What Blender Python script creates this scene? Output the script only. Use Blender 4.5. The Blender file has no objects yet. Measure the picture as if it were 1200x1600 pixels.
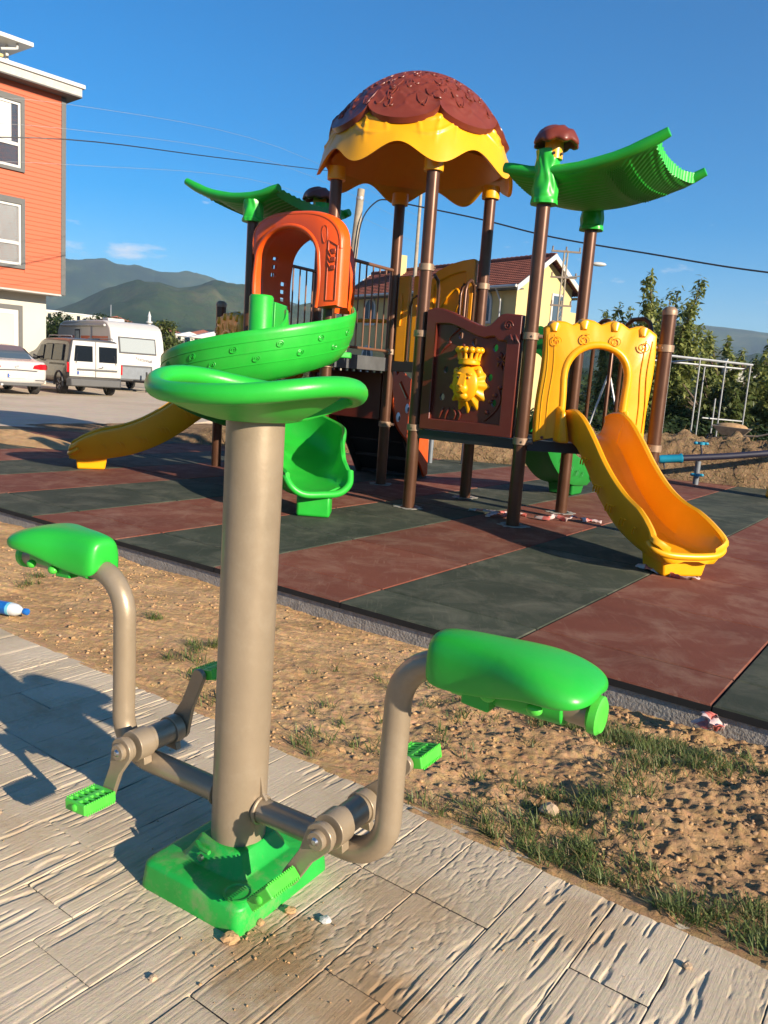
import bpy, bmesh, math, random
import numpy as np
from mathutils import Vector, Matrix

random.seed(7)
RNG = np.random.default_rng(7)
R = math.radians
PI = math.pi
SC = bpy.context.scene
COL = SC.collection

# ---------------------------------------------------------------- camera, sky, sun, exposure
cd = bpy.data.cameras.new('camera')
cam = bpy.data.objects.new('camera', cd)
COL.objects.link(cam)
cd.sensor_fit = 'VERTICAL'
cd.sensor_height = 36.0
cd.sensor_width = 27.0
cd.lens = 36.0 * 1260 / 1600
cd.clip_start = 0.05
cd.clip_end = 20000
_p, _r = R(9.5), R(-4.03)
_fw = Vector((0, math.cos(_p), -math.sin(_p)))
_d0 = Vector((0, -math.sin(_p), -math.cos(_p)))
_rt = Vector((1, 0, 0)) * math.cos(_r) + _d0 * math.sin(_r)
_dn = Vector((-1, 0, 0)) * math.sin(_r) + _d0 * math.cos(_r)
_m = Matrix((_rt, -_dn, -_fw)).transposed().to_4x4()
_m.translation = Vector((0, 0, 1.27))
cam.matrix_world = _m
SC.camera = cam

SUN_EL, SUN_XY = R(20), Vector((0.72, -0.695)).normalized()
W = bpy.data.worlds.new('World')
SC.world = W
W.use_nodes = True
_n = W.node_tree.nodes
_l = W.node_tree.links
_bg = _n['Background']
_sky = _n.new('ShaderNodeTexSky')
_sky.sky_type = 'NISHITA'
_sky.sun_disc = False
_sky.sun_elevation = SUN_EL
_sky.sun_rotation = math.atan2(SUN_XY.x, SUN_XY.y)
_sky.altitude = 100
_sky.air_density = 1.0
_sky.dust_density = 0.0
_sky.ozone_density = 5.0
_tc = _n.new('ShaderNodeTexCoord')
_cn = _n.new('ShaderNodeTexNoise')          # broken low clouds near the horizon, all round
_mp = _n.new('ShaderNodeMapping')
_mp.inputs['Scale'].default_value = (1, 1, 3.2)
_mp.inputs['Location'].default_value = (2.35, 0.4, 0.0)
_l.new(_tc.outputs['Generated'], _mp.inputs[0])
_cn.inputs['Scale'].default_value = 16
_cn.inputs['Detail'].default_value = 9
_cn.inputs['Roughness'].default_value = 0.6
_l.new(_mp.outputs[0], _cn.inputs[0])
_sx = _n.new('ShaderNodeSeparateXYZ')
_l.new(_tc.outputs['Generated'], _sx.inputs[0])
_band = _n.new('ShaderNodeMapRange')        # thins out with height
_band.inputs[1].default_value = 0.02
_band.inputs[2].default_value = 0.26
_band.inputs[3].default_value = 0.10
_band.inputs[4].default_value = 0.30
_l.new(_sx.outputs[2], _band.inputs[0])
# a few soft clouds: (azimuth, elevation, half width, half height) in degrees
_acc = None
for _az, _el, _w, _h, _k in ((-18.3, 6.9, 4.6, 0.75, 1.0), (-20.6, 7.9, 2.4, 0.5, 0.75), (-13.2, 10.4, 1.1, 0.35, 0.8), (12.3, 8.6, 1.6, 0.45, 0.7), (-30, 7, 6, .9, 1.0), (33, 6.2, 5, .8, .9), (70, 8, 9, 1.2, 1), (-75, 9, 9, 1.2, 1), (150, 8, 12, 1.5, 1), (-140, 8, 12, 1.5, 1)):
    _c = Vector((math.sin(R(_az)) * math.cos(R(_el)), math.cos(R(_az)) * math.cos(R(_el)), math.sin(R(_el))))
    _v = _n.new('ShaderNodeVectorMath')
    _v.operation = 'SUBTRACT'
    _l.new(_tc.outputs['Generated'], _v.inputs[0])
    _v.inputs[1].default_value = _c
    _s = _n.new('ShaderNodeVectorMath')
    _s.operation = 'MULTIPLY'
    _l.new(_v.outputs[0], _s.inputs[0])
    _s.inputs[1].default_value = (1 / R(_w), 1 / R(_w), 1 / R(_h))
    _d = _n.new('ShaderNodeVectorMath')
    _d.operation = 'LENGTH'
    _l.new(_s.outputs[0], _d.inputs[0])
    _q = _n.new('ShaderNodeMapRange')
    _q.inputs[1].default_value = 1.15
    _q.inputs[2].default_value = 0.0
    _q.inputs[4].default_value = 0.30 * _k
    _l.new(_d.outputs['Value'], _q.inputs[0])
    if _acc is None:
        _acc = _q.outputs[0]
    else:
        _mx = _n.new('ShaderNodeMath')
        _mx.operation = 'MAXIMUM'
        _l.new(_acc, _mx.inputs[0])
        _l.new(_q.outputs[0], _mx.inputs[1])
        _acc = _mx.outputs[0]
_cadd = _n.new('ShaderNodeMath')
_l.new(_cn.outputs[0], _cadd.inputs[0])
_l.new(_acc, _cadd.inputs[1])
_sub = _n.new('ShaderNodeMath')
_sub.operation = 'SUBTRACT'
_l.new(_cadd.outputs[0], _sub.inputs[0])
_l.new(_band.outputs[0], _sub.inputs[1])
_cr = _n.new('ShaderNodeMapRange')
_cr.inputs[1].default_value = 0.44
_cr.inputs[2].default_value = 0.66
_cr.inputs[4].default_value = 0.7
_l.new(_sub.outputs[0], _cr.inputs[0])
_cm = _n.new('ShaderNodeMix')
_cm.data_type = 'RGBA'
_l.new(_cr.outputs[0], _cm.inputs[0])
_hs = _n.new('ShaderNodeHueSaturation')
_hs.inputs['Saturation'].default_value = 1.42
_l.new(_sky.outputs[0], _hs.inputs['Color'])
_l.new(_hs.outputs[0], _cm.inputs[6])
_cm.inputs[7].default_value = (7.5, 7.1, 7.2, 1)
_l.new(_cm.outputs[2], _bg.inputs[0])
_bg.inputs[1].default_value = 0.072

sd = bpy.data.lights.new('sun', 'SUN')
sd.energy = 5.0
sd.angle = R(0.5)
sd.color = (1.0, 0.86, 0.68)
sun = bpy.data.objects.new('sun', sd)
COL.objects.link(sun)
_sdir = Vector((SUN_XY.x * math.cos(SUN_EL), SUN_XY.y * math.cos(SUN_EL), math.sin(SUN_EL)))
sun.rotation_euler = (-_sdir).to_track_quat('-Z', 'Y').to_euler()
sun.location = (20, -20, 30)

SC.view_settings.view_transform = 'Standard'
SC.view_settings.look = 'None'
SC.view_settings.exposure = 1.12
SC.view_settings.gamma = 1.0
SC.view_settings.use_curve_mapping = False
SC.render.engine = 'CYCLES'
SC.cycles.max_bounces = 6
SC.cycles.volume_bounces = 1
SC.cycles.caustics_reflective = False
SC.cycles.caustics_refractive = False

# ---------------------------------------------------------------- materials
def mat(name, col, rough=0.5, metal=0.0, var=0.12, vscale=6.0, bump=0.0, bscale=60.0, coat=0.0, dust=0.0,
        dustcol=(0.42, 0.34, 0.24), spec=0.5, stretch=None):
    m = bpy.data.materials.new(name)
    m.use_nodes = True
    nt = m.node_tree
    N, L = nt.nodes, nt.links
    b = N['Principled BSDF']
    b.inputs['Roughness'].default_value = rough
    b.inputs['Metallic'].default_value = metal
    b.inputs['Coat Weight'].default_value = coat
    b.inputs['Specular IOR Level'].default_value = spec
    tc = N.new('ShaderNodeTexCoord')
    src = tc.outputs['Object']
    if stretch:
        mp = N.new('ShaderNodeMapping')
        mp.inputs['Scale'].default_value = stretch
        L.new(src, mp.inputs[0])
        src = mp.outputs[0]
    nz = N.new('ShaderNodeTexNoise')
    nz.inputs['Scale'].default_value = vscale
    nz.inputs['Detail'].default_value = 6
    nz.inputs['Roughness'].default_value = 0.62
    L.new(src, nz.inputs[0])
    rp = N.new('ShaderNodeValToRGB')
    c = Vector(col)
    rp.color_ramp.elements[0].position = 0.3
    rp.color_ramp.elements[1].position = 0.72
    rp.color_ramp.elements[0].color = (*(c * (1 - var)), 1)
    rp.color_ramp.elements[1].color = (*(c * (1 + var)), 1)
    L.new(nz.outputs[0], rp.inputs[0])
    out = rp.outputs[0]
    if dust > 0:
        n2 = N.new('ShaderNodeTexNoise')
        n2.inputs['Scale'].default_value = vscale * 2.3
        n2.inputs['Detail'].default_value = 9
        n2.inputs['Roughness'].default_value = 0.7
        L.new(src, n2.inputs[0])
        r2 = N.new('ShaderNodeMapRange')
        r2.inputs[1].default_value = 0.5
        r2.inputs[2].default_value = 0.78
        r2.inputs[4].default_value = dust
        L.new(n2.outputs[0], r2.inputs[0])
        mx = N.new('ShaderNodeMix')
        mx.data_type = 'RGBA'
        L.new(r2.outputs[0], mx.inputs[0])
        L.new(out, mx.inputs[6])
        mx.inputs[7].default_value = (*dustcol, 1)
        out = mx.outputs[2]
    L.new(out, b.inputs['Base Color'])
    rr = N.new('ShaderNodeMapRange')
    rr.inputs[3].default_value = max(0.02, rough - 0.09)
    rr.inputs[4].default_value = min(1, rough + 0.12)
    L.new(nz.outputs[0], rr.inputs[0])
    L.new(rr.outputs[0], b.inputs['Roughness'])
    if bump > 0:
        n3 = N.new('ShaderNodeTexNoise')
        n3.inputs['Scale'].default_value = bscale
        n3.inputs['Detail'].default_value = 5
        L.new(src, n3.inputs[0])
        bp = N.new('ShaderNodeBump')
        bp.inputs['Strength'].default_value = 1.0
        bp.inputs['Distance'].default_value = bump
        L.new(n3.outputs[0], bp.inputs['Height'])
        L.new(bp.outputs[0], b.inputs['Normal'])
    return m

M = {}
M['green'] = mat('green_plastic', (0.02, 0.41, 0.035), 0.36, var=0.1, vscale=3, bump=0.0006, bscale=45, dust=0.14, dustcol=(0.16, 0.36, 0.10))
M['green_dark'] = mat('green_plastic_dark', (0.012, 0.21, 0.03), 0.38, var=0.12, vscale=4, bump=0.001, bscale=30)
M['lime'] = mat('lime_plastic', (0.075, 0.55, 0.05), 0.36, var=0.1, vscale=12, dust=0.12)
M['base_green'] = mat('base_green', (0.014, 0.36, 0.045), 0.42, var=0.16, vscale=7, dust=0.7, dustcol=(0.3, 0.27, 0.15), bump=0.0006, bscale=50)
M['yellow'] = mat('yellow_plastic', (0.8, 0.36, 0.005), 0.33, var=0.06, vscale=3, bump=0.0006, bscale=30)
M['amber'] = mat('amber_plastic', (0.74, 0.29, 0.004), 0.33, var=0.07, vscale=3, bump=0.0006, bscale=30)
M['orange'] = mat('orange_plastic', (0.86, 0.10, 0.008), 0.32, var=0.06, vscale=3, bump=0.0006, bscale=30)
M['redorange'] = mat('red_orange_board', (0.62, 0.075, 0.012), 0.36, var=0.08, vscale=4)
M['brown_roof'] = mat('brown_plastic', (0.165, 0.030, 0.015), 0.36, var=0.16, vscale=4, dust=0.16, dustcol=(0.3, 0.16, 0.11))
M['panel_brown'] = mat('panel_brown', (0.115, 0.019, 0.010), 0.34, var=0.1, vscale=5, dust=0.08, dustcol=(0.2, 0.1, 0.07))
M['post'] = mat('post_bronze', (0.105, 0.046, 0.024), 0.33, 0.4, var=0.08, vscale=3, dust=0.12, dustcol=(0.3, 0.2, 0.14))
M['clamp'] = mat('clamp_tan', (0.30, 0.20, 0.13), 0.45, 0.3, var=0.1, vscale=20)
M['rail'] = mat('rail_bronze', (0.20, 0.095, 0.055), 0.4, 0.25, var=0.1, vscale=6)
M['machine'] = mat('machine_paint', (0.32, 0.25, 0.17), 0.36, 0.32, var=0.08, vscale=8, dust=0.30, dustcol=(0.45, 0.38, 0.28), bump=0.0003, bscale=120)
M['steel'] = mat('steel', (0.5, 0.5, 0.5), 0.3, 1.0, var=0.1, vscale=30)
M['black'] = mat('black_paint', (0.018, 0.018, 0.02), 0.45, var=0.2, vscale=8)
M['deck'] = mat('deck_grey', (0.10, 0.105, 0.11), 0.55, 0.2, var=0.15, vscale=8)
M['white'] = mat('white_paint', (0.52, 0.51, 0.48), 0.4, var=0.03, vscale=4)
M['eye'] = mat('eye_white', (0.8, 0.8, 0.78), 0.3, var=0.02)
M['grey_post'] = mat('grey_post', (0.16, 0.18, 0.20), 0.5, 0.2, var=0.12, vscale=8)
M['kerb'] = mat('kerb_concrete', (0.30, 0.28, 0.25), 0.9, var=0.35, vscale=22, bump=0.008, bscale=70, dust=0.5, dustcol=(0.36, 0.26, 0.16))
M['teal'] = mat('teal_plastic', (0.01, 0.22, 0.34), 0.35, var=0.1)
M['navy'] = mat('navy_pipe', (0.012, 0.012, 0.03), 0.5, var=0.15)
M['tape'] = mat('barrier_tape', (0.55, 0.42, 0.40), 0.4, var=0.1, vscale=30)
M['tape_red'] = mat('barrier_tape_red', (0.5, 0.13, 0.11), 0.4, var=0.2, vscale=30)
M['wire'] = mat('cable_black', (0.02, 0.02, 0.025), 0.5)
M['pole'] = mat('pole_concrete', (0.33, 0.28, 0.21), 0.85, var=0.2, vscale=5, bump=0.003, bscale=40)
M['galv'] = mat('galvanised', (0.35, 0.36, 0.36), 0.5, 0.5, var=0.2, vscale=10)
M['rust'] = mat('rusty_steel', (0.22, 0.17, 0.13), 0.7, 0.3, var=0.3, vscale=12)


def node_mat(name):
    m = bpy.data.materials.new(name)
    m.use_nodes = True
    return m, m.node_tree.nodes, m.node_tree.links, m.node_tree.nodes['Principled BSDF']


def ramp(N, stops):
    r = N.new('ShaderNodeValToRGB')
    e = r.color_ramp.elements
    while len(e) > 1:
        e.remove(e[-1])
    e[0].position = stops[0][0]
    e[0].color = (*stops[0][1], 1)
    for p, c in stops[1:]:
        k = e.new(p)
        k.color = (*c, 1)
    return r


def noise(N, L, src, scale, detail=6, rough=0.6, dist=0.0):
    n = N.new('ShaderNodeTexNoise')
    n.inputs['Scale'].default_value = scale
    n.inputs['Detail'].default_value = detail
    n.inputs['Roughness'].default_value = rough
    n.inputs['Distortion'].default_value = dist
    if src is not None:
        L.new(src, n.inputs[0])
    return n


def mapping(N, L, src, scale=(1, 1, 1), rot=(0, 0, 0), loc=(0, 0, 0)):
    p = N.new('ShaderNodeMapping')
    p.inputs['Scale'].default_value = scale
    p.inputs['Rotation'].default_value = rot
    p.inputs['Location'].default_value = loc
    L.new(src, p.inputs[0])
    return p.outputs[0]


def mix(N, L, f, a, b, mode='MIX'):
    x = N.new('ShaderNodeMix')
    x.data_type = 'RGBA'
    x.blend_type = mode
    for i, v in ((0, f), (6, a), (7, b)):
        if isinstance(v, (int, float)):
            x.inputs[i].default_value = v
        elif isinstance(v, tuple):
            x.inputs[i].default_value = (*v, 1)
        else:
            L.new(v, x.inputs[i])
    return x.outputs[2]


def math_n(N, L, op, a, b=0.0):
    x = N.new('ShaderNodeMath')
    x.operation = op
    for i, v in ((0, a), (1, b)):
        if isinstance(v, (int, float)):
            x.inputs[i].default_value = v
        else:
            L.new(v, x.inputs[i])
    return x.outputs[0]


def rubber(name, c1, c2, pale):
    m, N, L, b = node_mat(name)
    g = N.new('ShaderNodeNewGeometry')
    oi = N.new('ShaderNodeObjectInfo')
    pos = g.outputs['Position']
    n1 = noise(N, L, pos, 1.3, 6, 0.65)
    r1 = ramp(N, [(0.3, c1), (0.7, c2)])
    L.new(n1.outputs[0], r1.inputs[0])
    n2 = noise(N, L, mapping(N, L, pos, (1, 1.0, 1), (0, 0, R(35))), 3.0, 10, 0.72, 0.6)
    f2 = N.new('ShaderNodeMapRange')
    f2.inputs[1].default_value = 0.46
    f2.inputs[2].default_value = 0.74
    f2.inputs[4].default_value = 0.75
    L.new(n2.outputs[0], f2.inputs[0])
    c = mix(N, L, f2.outputs[0], r1.outputs[0], pale)
    sc = noise(N, L, mapping(N, L, pos, (30, 2.5, 1), (0, 0, R(70))), 1.2, 4, 0.6, 1.5)
    f3 = N.new('ShaderNodeMapRange')
    f3.inputs[1].default_value = 0.60
    f3.inputs[2].default_value = 0.76
    f3.inputs[4].default_value = 0.5
    L.new(sc.outputs[0], f3.inputs[0])
    c = mix(N, L, f3.outputs[0], c, pale)
    n3 = noise(N, L, pos, 420, 2, 0.5)
    c = mix(N, L, 0.5, c, n3.outputs[1], 'OVERLAY')
    sp = N.new('ShaderNodeMapRange')
    sp.inputs[3].default_value = 0.86
    sp.inputs[4].default_value = 1.16
    L.new(oi.outputs['Random'], sp.inputs[0])
    hv = N.new('ShaderNodeHueSaturation')
    hv.inputs['Saturation'].default_value = 0.95
    L.new(sp.outputs[0], hv.inputs['Value'])
    L.new(c, hv.inputs['Color'])
    L.new(hv.outputs[0], b.inputs['Base Color'])
    b.inputs['Roughness'].default_value = 0.85
    b.inputs['Specular IOR Level'].default_value = 0.3
    bp = N.new('ShaderNodeBump')
    bp.inputs['Distance'].default_value = 0.004
    bp.inputs['Strength'].default_value = 0.8
    n4 = noise(N, L, pos, 160, 6, 0.7)
    L.new(n4.outputs[0], bp.inputs['Height'])
    L.new(bp.outputs[0], b.inputs['Normal'])
    return m


M['rubber_red'] = rubber('rubber_red', (0.125, 0.030, 0.014), (0.19, 0.052, 0.026), (0.30, 0.165, 0.105))
M['rubber_black'] = mat('rubber_underside', (0.012, 0.012, 0.012), 0.9)
M['rubber_green'] = rubber('rubber_green', (0.027, 0.036, 0.022), (0.050, 0.060, 0.038), (0.15, 0.145, 0.10))


def concrete_boards():
    """pale cast concrete with sandy stains; the wood-grain relief itself is in the mesh"""
    m, N, L, b = node_mat('stamped_concrete')
    g = N.new('ShaderNodeNewGeometry')
    oi = N.new('ShaderNodeObjectInfo')
    wp = g.outputs['Position']
    fine = noise(N, L, wp, 95, 8, 0.75)
    med = noise(N, L, wp, 24, 5, 0.6)
    gr = noise(N, L, mapping(N, L, mapping(N, L, wp, (1, 1, 1), (0, 0, R(35.3))), (150, 9, 1)), 1.0, 6, 0.7, 0.4)
    h = math_n(N, L, 'ADD', math_n(N, L, 'MULTIPLY', fine.outputs[0], 0.8), math_n(N, L, 'MULTIPLY', med.outputs[0], 0.15))
    h = math_n(N, L, 'ADD', h, math_n(N, L, 'MULTIPLY', gr.outputs[0], 1.1))
    bp = N.new('ShaderNodeBump')
    bp.inputs['Distance'].default_value = 0.0014
    bp.inputs['Strength'].default_value = 1.0
    L.new(h, bp.inputs['Height'])
    L.new(bp.outputs[0], b.inputs['Normal'])
    c1 = noise(N, L, wp, 2.2, 7, 0.65)
    r1 = ramp(N, [(0.28, (0.42, 0.335, 0.22)), (0.5, (0.54, 0.44, 0.31)), (0.75, (0.62, 0.52, 0.385))])
    L.new(c1.outputs[0], r1.inputs[0])
    c = mix(N, L, 0.4, r1.outputs[0], fine.outputs[1], 'SOFT_LIGHT')
    # sandy stains left by the digging
    c3 = noise(N, L, wp, 1.3, 9, 0.72, 0.3)
    f3 = N.new('ShaderNodeMapRange')
    f3.inputs[1].default_value = 0.54
    f3.inputs[2].default_value = 0.72
    f3.inputs[4].default_value = 0.7
    L.new(c3.outputs[0], f3.inputs[0])
    c = mix(N, L, f3.outputs[0], c, (0.36, 0.225, 0.11))
    # earth trodden in below the machine
    for (x, y, rad, amt) in (STAINS):
        d = N.new('ShaderNodeVectorMath')
        d.operation = 'DISTANCE'
        L.new(wp, d.inputs[0])
        d.inputs[1].default_value = (x, y, 0)
        n5 = noise(N, L, wp, 11, 9, 0.75)
        k = math_n(N, L, 'SUBTRACT', math_n(N, L, 'MULTIPLY', n5.outputs[0], 1.5), math_n(N, L, 'DIVIDE', d.outputs['Value'], rad))
        q = N.new('ShaderNodeMapRange')
        q.inputs[1].default_value = -0.1
        q.inputs[2].default_value = 0.45
        q.inputs[4].default_value = amt
        L.new(k, q.inputs[0])
        c = mix(N, L, q.outputs[0], c, (0.30, 0.175, 0.08))
    sp = N.new('ShaderNodeMapRange')
    sp.inputs[3].default_value = 0.9
    sp.inputs[4].default_value = 1.06
    L.new(oi.outputs['Random'], sp.inputs[0])
    hv = N.new('ShaderNodeHueSaturation')
    L.new(sp.outputs[0], hv.inputs['Value'])
    L.new(c, hv.inputs['Color'])
    L.new(hv.outputs[0], b.inputs['Base Color'])
    b.inputs['Roughness'].default_value = 1.0
    b.inputs['Specular IOR Level'].default_value = 0.06
    return m


STAINS = [(-0.19, 1.60, 0.20, 0.75), (-0.02, 1.50, 0.30, 0.6), (0.08, 1.45, 0.16, 0.55), (0.10, 1.78, 0.22, 0.45), (0.55, 1.78, 0.2, 0.4), (0.02, 1.33, 0.10, .7)]
M['stamped'] = concrete_boards()


def ground_mat(name, stops, scale, bumpd, bsc, pebble=0.0):
    m, N, L, b = node_mat(name)
    g = N.new('ShaderNodeNewGeometry')
    p = g.outputs['Position']
    n = noise(N, L, p, scale, 9, 0.68)
    r = ramp(N, stops)
    L.new(n.outputs[0], r.inputs[0])
    n2 = noise(N, L, p, scale * 14, 6, 0.7)
    c = mix(N, L, 0.55, r.outputs[0], n2.outputs[1], 'SOFT_LIGHT')
    L.new(c, b.inputs['Base Color'])
    b.inputs['Roughness'].default_value = 0.95
    b.inputs['Specular IOR Level'].default_value = 0.15
    n3 = noise(N, L, p, bsc, 9, 0.72)
    bp = N.new('ShaderNodeBump')
    bp.inputs['Distance'].default_value = bumpd
    L.new(n3.outputs[0], bp.inputs['Height'])
    L.new(bp.outputs[0], b.inputs['Normal'])
    return m


M['soil'] = ground_mat('sandy_soil', [(0.25, (0.31, 0.18, 0.08)), (0.5, (0.48, 0.295, 0.14)), (0.75, (0.58, 0.375, 0.20))], 2.4, 0.010, 60)
def damp_right(m):
    # the strip is damper, darker earth towards the overgrown end
    N, L = m.node_tree.nodes, m.node_tree.links
    b = N['Principled BSDF']
    src = b.inputs['Base Color'].links[0].from_socket
    g = N.new('ShaderNodeNewGeometry')
    d = N.new('ShaderNodeVectorMath')
    d.operation = 'DOT_PRODUCT'
    L.new(g.outputs['Position'], d.inputs[0])
    d.inputs[1].default_value = (math.cos(R(-35.3)), math.sin(R(-35.3)), 0)
    n = noise(N, L, g.outputs['Position'], 3.5, 8, 0.7)
    k = math_n(N, L, 'ADD', math_n(N, L, 'MULTIPLY', d.outputs['Value'], 0.35), n.outputs[0])
    q = N.new('ShaderNodeMapRange')
    q.inputs[1].default_value = -0.05
    q.inputs[2].default_value = 0.55
    q.inputs[4].default_value = 0.72
    L.new(k, q.inputs[0])
    L.new(mix(N, L, q.outputs[0], src, (0.25, 0.15, 0.075)), b.inputs['Base Color'])


damp_right(M['soil'])
M['bank'] = ground_mat('dug_earth', [(0.25, (0.12, 0.075, 0.04)), (0.5, (0.28, 0.18, 0.095)), (0.75, (0.40, 0.27, 0.15))], 3.0, 0.09, 9)
M['parking'] = ground_mat('parking_ground', [(0.25, (0.42, 0.34, 0.245)), (0.5, (0.53, 0.44, 0.33)), (0.75, (0.60, 0.50, 0.385))], 0.35, 0.02, 6)
M['plain'] = ground_mat('plain_ground', [(0.3, (0.05, 0.06, 0.025)), (0.5, (0.09, 0.085, 0.04)), (0.7, (0.17, 0.13, 0.075))], 0.05, 0.3, 0.6)
M['stone'] = mat('pebble', (0.42, 0.30, 0.19), 0.9, var=0.3, vscale=9)
M['crumb'] = mat('damp_crumb', (0.27, 0.165, 0.085), 0.95, var=0.35, vscale=14)
M['clod'] = mat('soil_clod', (0.42, 0.255, 0.12), 0.95, var=0.3, vscale=14, bump=0.004, bscale=60)


def leaf_mat(name, c1, c2, trans=0.35):
    m, N, L, b = node_mat(name)
    oi = N.new('ShaderNodeNewGeometry')
    r = ramp(N, [(0.0, c1), (1.0, c2)])
    L.new(oi.outputs['Random Per Island'], r.inputs[0])
    L.new(r.outputs[0], b.inputs['Base Color'])
    b.inputs['Roughness'].default_value = 0.5
    b.inputs['Specular IOR Level'].default_value = 0.35
    t = N.new('ShaderNodeBsdfTranslucent')
    L.new(r.outputs[0], t.inputs[0])
    mx = N.new('ShaderNodeMixShader')
    mx.inputs[0].default_value = trans
    L.new(b.outputs[0], mx.inputs[1])
    L.new(t.outputs[0], mx.inputs[2])
    L.new(mx.outputs[0], N['Material Output'].inputs[0])
    return m


M['grass'] = leaf_mat('grass_blade', (0.06, 0.10, 0.025), (0.19, 0.23, 0.07))
M['drygrass'] = leaf_mat('dry_grass', (0.20, 0.15, 0.06), (0.36, 0.27, 0.13))
M['leaf'] = leaf_mat('tree_leaf', (0.06, 0.09, 0.022), (0.17, 0.19, 0.055))
M['leaf_dark'] = leaf_mat('dark_leaf', (0.02, 0.04, 0.012), (0.055, 0.085, 0.025))
M['leaf_olive'] = leaf_mat('olive_leaf', (0.11, 0.15, 0.035), (0.34, 0.36, 0.11))
M['bark'] = mat('bark', (0.14, 0.10, 0.07), 0.9, var=0.3, vscale=9, bump=0.01, bscale=20)
M['whitewash'] = mat('whitewash', (0.75, 0.74, 0.70), 0.8, var=0.1, vscale=9)


def glass_mat(name, col, rough=0.06):
    m, N, L, b = node_mat(name)
    b.inputs['Base Color'].default_value = (*col, 1)
    b.inputs['Roughness'].default_value = rough
    b.inputs['Specular IOR Level'].default_value = 0.42
    return m


M['glass_dark'] = glass_mat('dark_glass', (0.006, 0.007, 0.009), 0.1)
M['glass_dark'].node_tree.nodes['Principled BSDF'].inputs['Specular IOR Level'].default_value = 0.2
M['glass_pale'] = glass_mat('pale_glass', (0.30, 0.33, 0.33), 0.12)
M['glass_blue'] = glass_mat('blue_glass', (0.06, 0.09, 0.12), 0.05)
M['siding'] = mat('orange_siding', (0.47, 0.105, 0.042), 0.62, var=0.06, vscale=1.5, bump=0.001, bscale=30, stretch=(1, 1, 8))
M['frame_grey'] = mat('window_surround', (0.10, 0.10, 0.095), 0.6)
M['cream'] = mat('cream_render', (0.56, 0.45, 0.20), 0.85, var=0.06, vscale=1.0)
M['white_render'] = mat('white_render', (0.50, 0.48, 0.40), 0.85, var=0.05, vscale=0.8)
M['eave'] = mat('eave_grey', (0.42, 0.40, 0.37), 0.6)
M['rooftile'] = mat('clay_roof_tile', (0.21, 0.065, 0.04), 0.8, var=0.3, vscale=3, bump=0.004, bscale=20)
M['car_white'] = mat('car_white', (0.50, 0.48, 0.44), 0.25, var=0.02, coat=0.6)
M['car_grey'] = mat('car_grey', (0.06, 0.055, 0.05), 0.4, 0.1, var=0.05, coat=0.6)
M['bumper'] = mat('bumper_grey', (0.075, 0.075, 0.075), 0.6)
M['tyre'] = mat('tyre', (0.022, 0.021, 0.02), 0.85, dust=0.3, dustcol=(0.2, 0.17, 0.13))
M['lamp_red'] = glass_mat('tail_lamp_red', (0.45, 0.008, 0.012), 0.12)
M['plate'] = mat('plate_white', (0.78, 0.78, 0.76), 0.4, var=0.02)
M['plate_blue'] = mat('plate_blue', (0.02, 0.07, 0.3), 0.4)
M['ink'] = mat('ink', (0.03, 0.03, 0.03), 0.5)
M['ink_grey'] = mat('ink_grey', (0.25, 0.23, 0.22), 0.5)
M['stripe'] = mat('orange_stripe', (0.50, 0.11, 0.035), 0.45)
M['curtain'] = mat('curtain', (0.6, 0.58, 0.54), 0.9, var=0.08, vscale=8)
M['bottle'] = glass_mat('bottle_plastic', (0.6, 0.63, 0.64), 0.12)
M['label_blue'] = mat('label_blue', (0.01, 0.12, 0.42), 0.35, var=0.3, vscale=30)
M['label_cyan'] = mat('label_cyan', (0.15, 0.5, 0.62), 0.35, var=0.2, vscale=30)

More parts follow.
